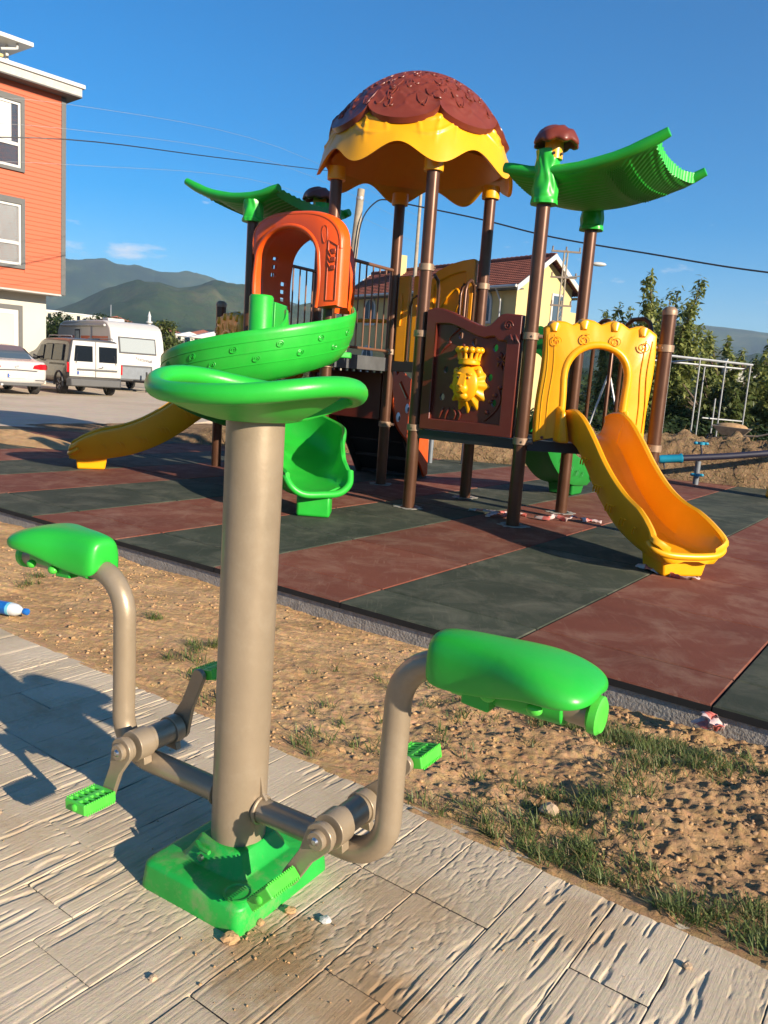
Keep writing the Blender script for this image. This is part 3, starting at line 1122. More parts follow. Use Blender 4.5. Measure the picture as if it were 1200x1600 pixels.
tag(scatter_lumps('earth_crumbs', 11000, (0.0015, 0.011), 'crumb', fn_right, 15), 'dark crumbs of damp earth between the grass tufts on the right')
tag(scatter_lumps('pebbles', 500, (0.002, 0.010), 'stone', fn_all, 6), 'small pale pebbles scattered on the sandy soil')


# ---- grass on the strip
def grass(name, centres, mats, seed, hmax, wide):
    """centres: list of (e, f, radius, blades)"""
    r = np.random.default_rng(seed)
    E0, F0 = [], []
    for (e, f, rad, k) in centres:
        a = r.uniform(0, 2 * PI, k)
        q = rad * np.sqrt(r.random(k))
        E0.append(e + q * np.cos(a))
        F0.append(f + q * np.sin(a))
    e, f = np.concatenate(E0), np.concatenate(F0)
    f = np.maximum(f, 1.905)
    n = len(e)
    x, y, z = EV.x * e + FV.x * f, EV.y * e + FV.y * f, soil_h(e, np.maximum(f, 1.95)) - .004
    h = hmax * (0.35 + .65 * r.random(n))
    a = r.uniform(0, 2 * PI, n)
    lean = r.uniform(.25, 1.25, n)
    w = wide * r.uniform(.6, 1.2, n)
    dx, dy = np.cos(a), np.sin(a)
    px, py = -dy, dx
    P = []
    for t, ww in ((0, 1.0), (.5, .8), (1.0, 0.08)):
        out = lean * h * t ** 1.6
        up = h * (t - .28 * lean * t * t)
        for s in (-1, 1):
            P.append(np.stack([x + dx * out + px * w * ww * s * .5, y + dy * out + py * w * ww * s * .5, z + up], -1))
    V = np.stack(P, 1).reshape(-1, 3)
    q = np.array([[0, 1, 3, 2], [2, 3, 5, 4]])
    F = (q[None] + (np.arange(n) * 6)[:, None, None]).reshape(-1, 4)
    return np_obj(name, V, F, mats, smooth=False, kind='stuff')


rg = random.Random(11)
cen, dry = [], []
for k in range(105):      # dense fringe along the path on the right
    e = rg.uniform(-1.25, 1.4)
    wgt = min(1, (e + 1.35) / .6)
    cen.append((e, 1.95 + abs(rg.gauss(0, .07 + .03 * max(0, e + .6))), rg.uniform(.025, .07), int(rg.uniform(12, 80) * wgt)))
for k in range(210):      # patches on the right part
    e, f = rg.uniform(-1.0, 1.4), rg.uniform(2.05, 3.4)
    if float(fbm(np.array(e * 2.2), np.array(f * 2.2), 3, 61)) > .47:
        cen.append((e, f, rg.uniform(.03, .09), rg.randint(22, 75)))
for k in range(80):      # under the kerb behind the right seat
    cen.append((rg.gauss(-.95, .32), rg.gauss(3.06, .10), rg.uniform(.03, .08), rg.randint(20, 55)))
for k in range(26):
    e, f = rg.uniform(-2.2, -1.0), rg.uniform(2.2, 3.0)
    cen.append((e, f, rg.uniform(.02, .05), rg.randint(8, 24)))
for (e, f) in [(-2.75, 2.42), (-2.70, 2.52), (-2.62, 2.28), (-3.25, 2.6), (-2.45, 2.2), (-2.2, 2.1), (-4.2, 2.45), (-4.3, 2.6), (-1.7, 2.05), (-1.55, 2.15)]:
    for k in range(4):
        cen.append((e + rg.gauss(0, .05), f + rg.gauss(0, .03), rg.uniform(.02, .06), rg.randint(10, 26)))
for (e, f, r_, k) in cen:
    if rg.random() < .75:
        dry.append((e, f, r_ * 1.2, max(3, k // 4)))
tag(grass('grass_tufts', cen, 'grass', 3, 0.060, 0.0042), 'short green grass growing along the path edge and on the soil')
tag(grass('dry_grass_blades', dry, 'drygrass', 4, 0.065, 0.0030), 'dry straw coloured grass among the green tufts')


# ---- dug earth bank behind the floor
def bank():
    ns, nt = 420, 90
    s = np.linspace(-13.5, 5.5, ns)
    fe = np.interp(s, [p[0] for p in FAR_EDGE], [p[1] for p in FAR_EDGE])
    t = np.linspace(-0.15, 6.0, nt)
    S, T = np.meshgrid(s, t, indexing='ij')
    top = np.interp(S, [-13.5, -11, -9.5, -8, -3, 6], [.02, .06, .34, .50, .62, .66])
    prof = np.clip(T / 0.75, 0, 1)
    prof = prof * prof * (3 - 2 * prof)
    down = np.clip((T - 1.6) / 4.2, 0, 1)
    Fq = fe[:, None] + T + (fbm(S * 1.3, T * 1.3, 4, 71) - .5) * .55 * np.clip(T + .5, 0, 1)
    Z = -0.012 + top * prof * (1 - down * .95)
    amp = np.clip(T * 3 + .25, 0, 1) * np.clip(top / .4, .1, 1)
    Z = Z + ((fbm(S * 2.6, T * 2.6, 5, 72, .6) - .5) * .42 + (fbm(S * 8, T * 8, 4, 73, .6) - .5) * .26) * amp * np.clip(prof + .15, 0, 1)
    Z = np.where(T < 0, -0.03, Z)
    V = np.stack([EV.x * S + FV.x * Fq, EV.y * S + FV.y * Fq, Z], -1).reshape(-1, 3)
    o = np_obj('earth_bank', V, grid_faces(ns, nt), 'bank')
    tag(o, 'dug earth bank along the far edge of the rubber floor', None, None, 'structure')
    r = np.random.default_rng(9)
    n = 5000
    iu, it = r.integers(0, ns - 1, n), (np.abs(r.normal(0, .33, n)) * 26 + 2).astype(int).clip(0, nt - 2)
    keep = (top[iu, it] > .25)
    iu, it = iu[keep], it[keep]
    n = len(iu)
    base = V.reshape(ns, nt, 3)[iu, it]
    a = r.uniform(0, 2 * PI, n)
    h = r.uniform(.04, .17, n)
    lean = r.uniform(.3, 1.6, n)
    d = np.stack([np.cos(a), np.sin(a), np.zeros(n)], -1)
    sd_ = np.stack([-np.sin(a), np.cos(a), np.zeros(n)], -1) * .006
    up = np.array([0, 0, 1.0])
    tip = base + d * (h * lean)[:, None] + up * h[:, None]
    P = np.stack([base - sd_, base + sd_, tip], 1).reshape(-1, 3)
    o2 = np_obj('dry_straw', P, np.arange(3 * n).reshape(-1, 3), 'drygrass', smooth=False, kind='stuff')
    tag(o2, 'dry straw and dead grass on the earth bank')


bank()

# heap of sand lying on the far left corner of the rubber floor
sx, sy = np.meshgrid(np.linspace(-1, 1, 70), np.linspace(-1, 1, 50), indexing='ij')
rad = np.sqrt(sx ** 2 + sy ** 2)
hz = np.clip(1 - rad ** 2, 0, 1) * .10 * (0.5 + fbm(sx * 3, sy * 3, 4, 81)) + (fbm(sx * 12, sy * 12, 3, 82) - .5) * .05 * np.clip(1 - rad, 0, 1) - .004
ctr = EF(-11.2, 6.45)
Vh = np.stack([ctr.x + EV.x * sx * 1.5 + FV.x * sy * .5, ctr.y + EV.y * sx * 1.5 + FV.y * sy * .5, hz], -1).reshape(-1, 3)
tag(np_obj('sand_heap', Vh, grid_faces(70, 50), 'soil', kind='stuff'), 'low heap of sand at the corner of the rubber floor by the parking ground')

# ================================================================ FITNESS PEDAL TRAINER (foreground)
MX, MY, MROT = -0.309, 1.863, math.atan2(-.524, .852)
mach = thing('pedal_trainer', 'beige outdoor pedal trainer with two green saddles standing on the concrete path', 'exercise machine', (MX, MY, 0), MROT)


def rrect(hx, hy, r, n=6):
    out = []
    for cx, cy, a0 in ((hx - r, hy - r, 0), (-hx + r, hy - r, 90), (-hx + r, -hy + r, 180), (hx - r, -hy + r, 270)):
        for i in range(n + 1):
            a = R(a0 + 90 * i / n)
            out.append((cx + r * math.cos(a), cy + r * math.sin(a)))
    return out


def base_cover():
    secs = []
    n = len(rrect(.16, .17, .02))
    for hx, hy, r, z in ((.163, .175, .025, -.004), (.163, .175, .025, .006), (.158, .170, .026, .058), (.150, .162, .026, .067), (.142, .154, .03, .069)):
        secs.append([(x, y, z) for x, y in rrect(hx, hy, r)])
    def circ(rad, z):
        pts = []
        for x, y in rrect(.16, .17, .03):
            a = math.atan2(y, x)
            pts.append((rad * math.cos(a), rad * math.sin(a), z))
        return pts
    secs += [circ(.132, .070), circ(.124, .076), circ(.105, .100), circ(.092, .118), circ(.084, .120), circ(.074, .119)]
    b = MB().loft(secs)
    o = b.build('base_cover', 'base_green', mach, smooth=38, bevel=.003)
    # hooded bolt slot on the cone and a bolt dish in the front corner
    h = MB()
    h.tube([(-.055, -.088, .112), (-.03, -.100, .112), (0.0, -.102, .112)], .006, 8)
    h.build('slot_lip', 'base_green', o)
    c = MB().lathe([(.0, .0690), (.034, .0692), (.036, .074), (.031, .074), (.028, .0705), (0.0, .0705)], 24, (.118, -.128, 0))
    c.build('bolt_dish', 'base_green', o)
    d = MB().cyl((-.028, -.098, .088), (-.028, -.106, .088), .008, 8)
    d.build('anchor_bolt', 'steel', o)


base_cover()
MB().lathe([(.0675, .10), (.0675, 1.1575), (.064, 1.161), (0.01, 1.161)], 48).build('column', 'machine', mach)
for sg in (1, -1):
    g = MB().prism([(sg * .055, .30), (sg * .066, .30), (sg * .075, .25), (sg * .098, .222), (sg * .098, .20), (sg * .055, .20)], -.004, .004)
    g.build('gusset', 'machine', mach, smooth=0)


def arc_pts(c, r, a0, a1, n=8):
    return [(c[0] + r * math.cos(R(a0 + (a1 - a0) * i / n)), 0, c[1] + r * math.sin(R(a0 + (a1 - a0) * i / n))) for i in range(n + 1)]


def arm(s):
    pts = [(.05, 0, .205), (.22, 0, .207)] + arc_pts((.325, .312), .105, -90, 0) + [(.430, 0, .45), (.432, 0, .56)] + arc_pts((.545, .585), .113, 180, 90) + [(.62, 0, .695), (.76, 0, .688), (.846, 0, .682)]
    pts = [(s * x, y, z) for x, y, z in pts]
    a = MB().tube(pts, .0300, 18).build('arm', 'machine', mach)
    e = MB()
    e.tube([(s * .842, 0, .682), (s * .848, 0, .682), (s * .862, 0, .681), (s * .868, 0, .681)], [.030, .037, .037, .030], 20)
    e.build('end_cap', 'lime', a)
    return a


def saddle(s):
    # cross sections along the arm: a, half width, top z, skirt z, nose lip
    st = [(.508, .030, .752, .690, .0), (.514, .048, .764, .672, 0), (.53, .057, .772, .664, 0), (.57, .062, .777, .662, .0), (.62, .068, .779, .668, .0), (.67, .078, .780, .677, .0),
          (.72, .093, .782, .694, 0), (.77, .106, .782, .708, 0), (.81, .111, .778, .712, 0), (.845, .108, .772, .716, 0), (.872, .096, .764, .722, 0), (.888, .074, .756, .728, 0), (.896, .042, .748, .732, 0)]
    secs = []
    dz0, da = (0, 0) if s > 0 else (.018, -.018)
    for a, w, zt, zb, _ in st:
        ring = []
        a = .508 + (a - .508) * .905
        drop = .022 * max(0, (a - .60) / .28) ** 1.8
        zt, zb = zt - drop + dz0, zb - drop * .75 + dz0
        w *= .94
        a = a + da * (a - .5) / .4
        hgt = zt - zb
        for (fx, fz) in ((-.30, .30), (-.72, .04), (-.93, .0), (-1.0, .12), (-1.02, .36), (-.97, .60), (-.84, .82), (-.60, .945), (-.3, .99), (0, 1.0),
                         (.3, .99), (.60, .945), (.84, .82), (.97, .60), (1.02, .36), (1.0, .12), (.93, 0), (.72, .04), (.30, .30)):
            ring.append((s * a, w * fx, zb + hgt * fz))
        secs.append(ring)
    o = MB().loft(secs).build('saddle', 'green', mach, smooth=70, sub=2)
    k = MB()
    # clamp shell under the saddle with two bolt heads
    k.tube([(s * .56, 0, .693), (s * .80, 0, .693)], .0365, 16)
    k.loft([[(s * .60, -.05, .700), (s * .60, .05, .700), (s * .60, .05, .66), (s * .60, -.05, .66)], [(s * .66, -.05, .700), (s * .66, .05, .700), (s * .66, .05, .655), (s * .66, -.05, .655)]])
    k.v = [(x, y, z + dz0 - .012) for x, y, z in k.v]
    k.build('clamp_shell', 'green', o, bevel=.004)
    for a in (.66, .755):
        MB().ball((s * a, -.058, .682), .016, .012, .012).build('bolt_cover', 'lime', o)
    return o


def pedal(parent_empty, c, s, flip, tilt):
    """toothed plastic foot pedal; its axle runs along the machine's depth"""
    b = MB()
    w, l, h = .038, .098, .014
    b.box(-w, w, 0, l, -h, h)
    m = Matrix.Translation(c) @ Matrix.Rotation(tilt, 4, 'Y') @ Matrix.Scale(flip, 4, (0, 1, 0))
    o = b.build('pedal', 'lime', parent_empty, smooth=0, matrix=m)
    cc = MB()
    for i in range(5):
        y = .014 + i * .0165
        for x0, x1 in ((-.031, -.008), (.008, .031)):
            cc.box(x0, x1, y, y + .0085, -.05, .05)
    cut(o, cc)
    bv = o.modifiers.new('bevel', 'BEVEL')
    bv.width = .0028
    bv.segments = 2
    bv.limit_method = 'ANGLE'
    t = MB()
    for i in range(13):
        y = .006 + i * .0068
        for sx in (-1, 1):
            for sz in (-1, 1):
                t.box(sx * w - .0022 * (sx < 0) * 1 - (.0 if sx > 0 else 0), sx * w + .0022 * (sx > 0), y, y + .0036, sz * h - .0025, sz * h + .0025)
    t.build('grip_teeth', 'lime', o, smooth=0)['kind'] = 'stuff'
    MB().lathe([(.0, l), (.0095, l), (.0095, l + .004), (.006, l + .006), (0, l + .006)], 14, (0, 0, 0), 'y').build('axle_cap', 'lime', o)
    return o


def crank_set(s, near_tip, far_tip):
    """hub with cranks on both ends; near_tip / far_tip: (a, z) of the pedal axles"""
    ca, cz = .318, .272
    hub = MB()
    hub.cyl((s * ca, -.062, cz), (s * ca, .085, cz), .034, 28)
    o = hub.build('crank_hub', 'machine', mach)
    c2 = MB()
    c2.lathe([(.030, -.068), (.0405, -.068), (.0405, -.020), (.030, -.020)], 28, (s * ca, 0, cz), 'y')
    c2.prism([(s * (ca - .028), cz - .03), (s * (ca + .028), cz - .03), (s * (ca + .03), .222), (s * (ca - .03), .222)], -.050, -.024)
    c2.lathe([(.030, .058), (.039, .058), (.039, .088), (.030, .088)], 28, (s * ca, 0, cz), 'y')
    c2.prism([(s * (ca - .026), cz - .03), (s * (ca + .026), cz - .03), (s * (ca + .03), .222), (s * (ca - .03), .222)], .062, .080)
    c2.build('hub_collar', 'machine', o, bevel=.0015)
    for (ta, tz), y0, y1, sg in ((near_tip, -.090, -.104, -1), (far_tip, .094, .108, 1)):
        dx, dz = ta - s * ca, tz - cz
        ln = math.hypot(dx, dz)
        ux, uz = dx / ln, dz / ln
        px, pz = -uz, ux
        poly = []
        for i in range(9):
            a = R(90 + 180 * i / 8)
            poly.append((s * ca + .036 * (ux * math.cos(a) + px * math.sin(a)), cz + .036 * (uz * math.cos(a) + pz * math.sin(a))))
        poly.append((s * ca + ux * ln * .45 - px * .020, cz + uz * ln * .45 - pz * .020))
        for i in range(9):
            a = R(-90 + 180 * i / 8)
            poly.append((ta + .0205 * (ux * math.cos(a) + px * math.sin(a)), tz + .0205 * (uz * math.cos(a) + pz * math.sin(a))))
        poly.append((s * ca + ux * ln * .45 + px * .020, cz + uz * ln * .45 + pz * .020))
        cr = MB().prism(poly, y0, y1)
        cr.lathe([(.031, min(y0, y1) - (.0 if sg > 0 else -.001)), (.031, max(y0, y1) + .012)] if sg < 0 else [(.031, .085), (.031, .108)], 24, (s * ca, 0, cz), 'y')
        k = cr.build('crank', 'machine', o, smooth=30, bevel=.002)
        if sg < 0:
            cap = MB()
            cap.lathe([(.0, -.1165), (.020, -.1165), (.0225, -.114), (.0225, -.103), (0, -.103)], 24, (s * ca, 0, cz), 'y')
            cap.build('hub_cap', 'machine', o)
            bl = MB()
            bl.lathe([(.0, -.121), (.0055, -.121), (.0085, -.1175), (.0095, -.1165), (0, -.1160)], 14, (s * ca, 0, cz), 'y')
            bl.build('hub_bolt', 'steel', o)
        tl = math.atan2(dz, dx)
        yy = y0 - .016 if sg < 0 else y1 + .003
        pedal(mach, Vector((ta, yy, tz)), s, sg, (-R(14) if sg > 0 else (R(-46) if s > 0 else R(-4))))


arm(1)
arm(-1)
for sg in (-1, 1):
    MB().tube([(sg * .071, .0325 * math.cos(2 * PI * i / 20), .2055 + .0325 * math.sin(2 * PI * i / 20)) for i in range(20)], .0045, 6, closed=True).build('weld_bead', 'machine', mach)
saddle(1)
saddle(-1)
crank_set(1, (.243, .150), (.405, .395))
crank_set(-1, (-.368, .142), (-.250, .435))


def handlebar():
    # wavy steering ring carried by a dished plate
    n = 72
    ring = []
    for i in range(n):
        a = 2 * PI * i / n
        r = .226 + .012 * math.cos(2 * a)
        z = 1.222 + .017 * math.sin(2 * a + R(98)) + .003 * math.cos(4 * a)
        ring.append((r * math.cos(a), r * math.sin(a), z))
    o = MB().tube(ring, .0225, 16, closed=True).build('handle_ring', 'green', mach)
    # hub plate
    MB().lathe([(.0, 1.152), (.090, 1.152), (.104, 1.156), (.110, 1.164), (.112, 1.178), (.098, 1.188), (.07, 1.197), (0, 1.200)], 40).build('hub_plate', 'green', o)
    # webs from hub to ring, leaving two openings
    for a0, a1 in ((-158, 14), (36, 150)):
        secs = []
        m = 26
        for i in range(m + 1):
            a = R(a0 + (a1 - a0) * i / m)
            e = min(1, min(i, m - i) / 5)
            rr_ = .226 + .012 * math.cos(2 * a)
            zr = 1.222 + .017 * math.sin(2 * a + R(98)) + .003 * math.cos(4 * a)
            c, s_ = math.cos(a), math.sin(a)
            sec = []
            tuck = 1 - .10 * max(0, min(1, (math.degrees(a) + 62) / 30)) * (a0 < 0)
            for t in (0, .25, .5, .75, 1):
                r = .085 + (rr_ * tuck - .085) * t
                z = 1.180 + (zr - 1.180) * (t ** (1.5 if e > .5 else 1.2)) - .004
                sec.append((r * c, r * s_, z + .008))
            for t in (1, .75, .5, .25, 0):
                r = .085 + (rr_ * tuck - .085) * t
                z = 1.162 + (zr - 1.168) * (t ** 1.3) - .006
                sec.append((r * c, r * s_, z - .006))
            secs.append(sec)
        MB().loft(secs).build('ring_web', 'green', o, smooth=60, bevel=.004)


handlebar()

# ================================================================ PLAYGROUND
PROT = math.atan2(-0.54724891, 0.83696991)
play = thing('playground_set', 'multicoloured climbing and slide set with a brown and yellow dome on the rubber floor', 'playground', (1.195, 7.358, 0), PROT)
DU, DV = 1.1425, 1.193
PF, PB = (0, 0), (0, DV)
PDF, PDR = (-DU, 0), (-DU, DV)
PDL, PDB = (-2 * DU, 0), (-2 * DU, DV)
PL1, PL2 = (-2 * DU - 1.12, 0), (-2 * DU - 1.12, DV)
PS, PLS = (1.01, .655), (PL1[0] - 1.02, .58)
PR = .061


def post(p, h, clamps=(), cap=False, sub='clamp'):
    o = MB().cyl((p[0], p[1], -.04), (p[0], p[1], h), PR, 24).build('post', 'post', play)
    if cap:
        MB().lathe([(PR + .004, h - .03), (PR + .006, h), (PR, h + .022), (PR * .6, h + .042), (0, h + .047)], 24, (p[0], p[1], 0)).build('post_cap', 'clamp', o)
    for z, ang in clamps:
        c = MB()
        c.lathe([(PR, z - .032), (PR + .013, z - .030), (PR + .013, z + .030), (PR, z + .032)], 24, (p[0], p[1], 0))
        a = R(ang)
        for q in (-1, 1):
            x, y = p[0] + math.cos(a) * (PR + .02), p[1] + math.sin(a) * (PR + .02)
            dx, dy = -math.sin(a) * .013 * q, math.cos(a) * .013 * q
            c.cyl((x + dx - math.cos(a) * .03, y + dy - math.sin(a) * .03, z), (x + dx + math.cos(a) * .028, y + dy + math.sin(a) * .028, z), .018, 8)
        c.cyl((p[0] + math.cos(a + .9) * PR * .8, p[1] + math.sin(a + .9) * PR * .8, z), (p[0] + math.cos(a + .9) * (PR + .028), p[1] + math.sin(a + .9) * (PR + .028), z), .010, 8)
        c.cyl((p[0] + math.cos(a - 1.2) * PR * .8, p[1] + math.sin(a - 1.2) * PR * .8, z), (p[0] + math.cos(a - 1.2) * (PR + .026), p[1] + math.sin(a - 1.2) * (PR + .026), z), .010, 8)
        c.build('clamp', 'clamp', o)
    return o


post(PF, 2.90, [(1.715, 15), (.78, 15)])
post(PB, 2.90, [(1.70, -60), (.80, 180)])
post(PDF, 3.26, [(2.325, 90), (1.705, 0), (.80, 0)])
post(PDR, 3.26, [(2.30, 180), (1.40, 180)])
post(PDL, 3.26, [(1.56, 90), (1.36, 180)])
post(PDB, 3.26, [(1.56, -90), (.72, 20)])
post(PL1, 2.86, [(1.40, 0)])
post(PL2, 2.86, [(1.40, 0)])
post(PS, 2.01, [(1.69, 210), (.80, 210)], cap=True)
post(PLS, 2.01, [(1.69, 0)], cap=True)


# ---- dome
def dome():
    cx, cy = -1.714, .597
    root = thing('dome', None, None)
    root.parent = play
    na, nr = 320, 90
    A = np.linspace(0, 2 * PI, na, endpoint=False)[:, None]
    t = np.linspace(0.0, 1.0, nr)[None, :]
    ph0 = math.atan2(-.597, .571)          # a lobe over every post
    lob = np.cos(8 * (A - ph0))
    # brown cap: rim with 8 hanging scallops between the cusps
    cus = np.abs(np.cos(4 * (A - ph0)))     # 1 at lobe middle of 8
    def surf(tt, rmax, ztop, zrim, power, drop):
        r = rmax * np.sin(tt * PI / 2 * .97) / math.sin(PI / 2 * .97)
        z = zrim + (ztop - zrim) * (1 - (tt) ** power)
        return r, z
    r, z = .865 * t ** .96, 3.775 + .50 * (1 - t ** 2.1)
    scal = np.sqrt(np.clip(np.abs(np.sin(4 * (A - ph0))), 0, 1))
    edge = np.clip((t - .72) / .28, 0, 1) ** 1.6
    z = z - edge * .165 * scal + edge * .01
    r = r * (1 + .03 * edge + .045 * edge * scal)
    # overlapping shell scales
    rows = t * 11.0
    ri = np.floor(rows)
    rf = rows - ri
    nseg = 24
    af = (A / (2 * PI) * nseg + (ri % 2) * .5) % 1.0
    vtip = np.abs(af - .5) * 2
    sc = (rf - .55 * vtip)
    disp = np.where((sc > 0), .018 * (1 - np.clip(sc / .9, 0, 1)), .018 * (1 - np.clip((sc + 1) / .9, 0, 1))) * np.clip(t * 6, 0, 1) * np.clip((1 - t) * 9, 0, 1)
    r2, z2 = r + disp * np.sin(t * PI / 2) , z + disp * np.cos(t * PI / 2)
    X, Y = cx + r2 * np.cos(A), cy + r2 * np.sin(A)
    top = np.stack([X, Y, z2 + 0 * X], -1)
    inn = np.stack([cx + (r - .03) * np.cos(A), cy + (r - .03) * np.sin(A), (z - .045) + 0 * A], -1)
    full = np.concatenate([top, inn[:, ::-1][:, :60]], 1)
    o = np_obj('dome_cap', full.reshape(-1, 3), grid_faces(na, full.shape[1], True), 'brown_roof', root)
    o.data.set_sharp_from_angle(angle=R(50))
    # raised leaf strokes on the cap
    st = MB()
    r3 = random.Random(8)
    def capp(a, tt):
        rr_ = .865 * tt ** .96 * 1.004
        ed = min(1, max(0, (tt - .72) / .28)) ** 1.6
        sc_ = abs(math.sin(4 * (a - ph0))) ** .5
        return Vector((cx + rr_ * (1 + .03 * ed + .045 * ed * sc_) * math.cos(a), cy + rr_ * (1 + .03 * ed + .045 * ed * sc_) * math.sin(a), 3.775 + .50 * (1 - tt ** 2.1) - ed * .165 * sc_ + ed * .01 + .010))
    for i in range(300):
        tt = math.sqrt(r3.uniform(.03, .86))
        a = r3.uniform(0, 2 * PI)
        w_ = r3.uniform(.045, .085) / (.865 * tt + .05)
        d_ = r3.choice((-1, 1))
        pts = [capp(a - w_ * .5 * d_, min(.93, tt + .035)), capp(a - w_ * .1 * d_, min(.95, tt + .05)), capp(a + w_ * .28 * d_, min(.94, tt + .02)), capp(a + w_ * .5 * d_, tt - .03)]
        st.tube(smoothpath(pts, 3), [.002] + [.0075] * 8 + [.002], 6)
    st.build('cap_relief', 'brown_roof', root)['kind'] = 'stuff'
    # yellow skirt: lobes dip over the posts and half way between them
    s = np.linspace(0, 1, 70)[None, :]
    dip = (0.5 + .5 * lob)
    zb = 3.235 + .17 * (1 - dip)
    rb = .975 + .05 * dip
    r = .68 + (rb - .68) * (s ** .85)
    z = 3.90 + (zb - 3.90) * (s ** 1.2)
    swell = np.sin(s * PI) * .045 * dip - np.sin(s * PI) * .015
    # engraved veins
    v = np.zeros_like(s + A)
    for k in range(8):
        for m_ in (-.22, 0, .22):
            dA = (A - ph0 - k * PI / 4 - m_ + PI) % (2 * PI) - PI
            curve = dA - .16 * (s - .5) * (1 if m_ >= 0 else -1) * (1 if k % 2 else -1)
            v = v + .016 * np.exp(-(curve / .016) ** 2) * np.clip(np.sin(np.clip((s - .12) / .7, 0, 1) * PI), 0, 1)
        for zz in (.42, .62):
            dA = (A - ph0 - k * PI / 4 + PI) % (2 * PI) - PI
            v = v + .014 * np.exp(-((s - zz - .55 * dA * (1 if k % 2 else -1)) / .022) ** 2) * np.exp(-(dA / .22) ** 4)
    ro = r + swell + v
    outer = np.stack([cx + ro * np.cos(A), cy + ro * np.sin(A), z + 0 * A], -1)
    ri_ = r + swell - .035
    inner = np.stack([cx + ri_ * np.cos(A), cy + ri_ * np.sin(A), z + .012 + 0 * A], -1)
    full = np.concatenate([outer, inner[:, ::-1]], 1)
    o2 = np_obj('dome_skirt', full.reshape(-1, 3), grid_faces(na, full.shape[1], True), 'yellow', root)
    o2.data.set_sharp_from_angle(angle=R(60))
    # inside liner joint and the collars on the posts
    li = MB().lathe([(.88, 3.40), (.80, 3.56), (.66, 3.80), (.42, 4.02), (.2, 4.14), (0.01, 4.18)], 48, (cx, cy, 0))
    li.f = li.f[:-2]
    li.mi = li.mi[:-2]
    li.build('dome_liner', 'amber', root)
    lin = MB()
    lin.tube([(cx + .84 * math.cos(2 * PI * i / 48), cy + .84 * math.sin(2 * PI * i / 48), 3.58) for i in range(48)], .006, 6, closed=True)
    lin.build('liner_joint', 'amber', root)
    for p in (PDF, PDR, PDL, PDB):
        c = MB().lathe([(PR, 3.195), (PR + .030, 3.195), (PR + .033, 3.22), (PR + .030, 3.29), (PR + .03, 3.32), (0.02, 3.33)], 24, (p[0], p[1], 0))
        c.build('post_collar', 'yellow', root)


dome()


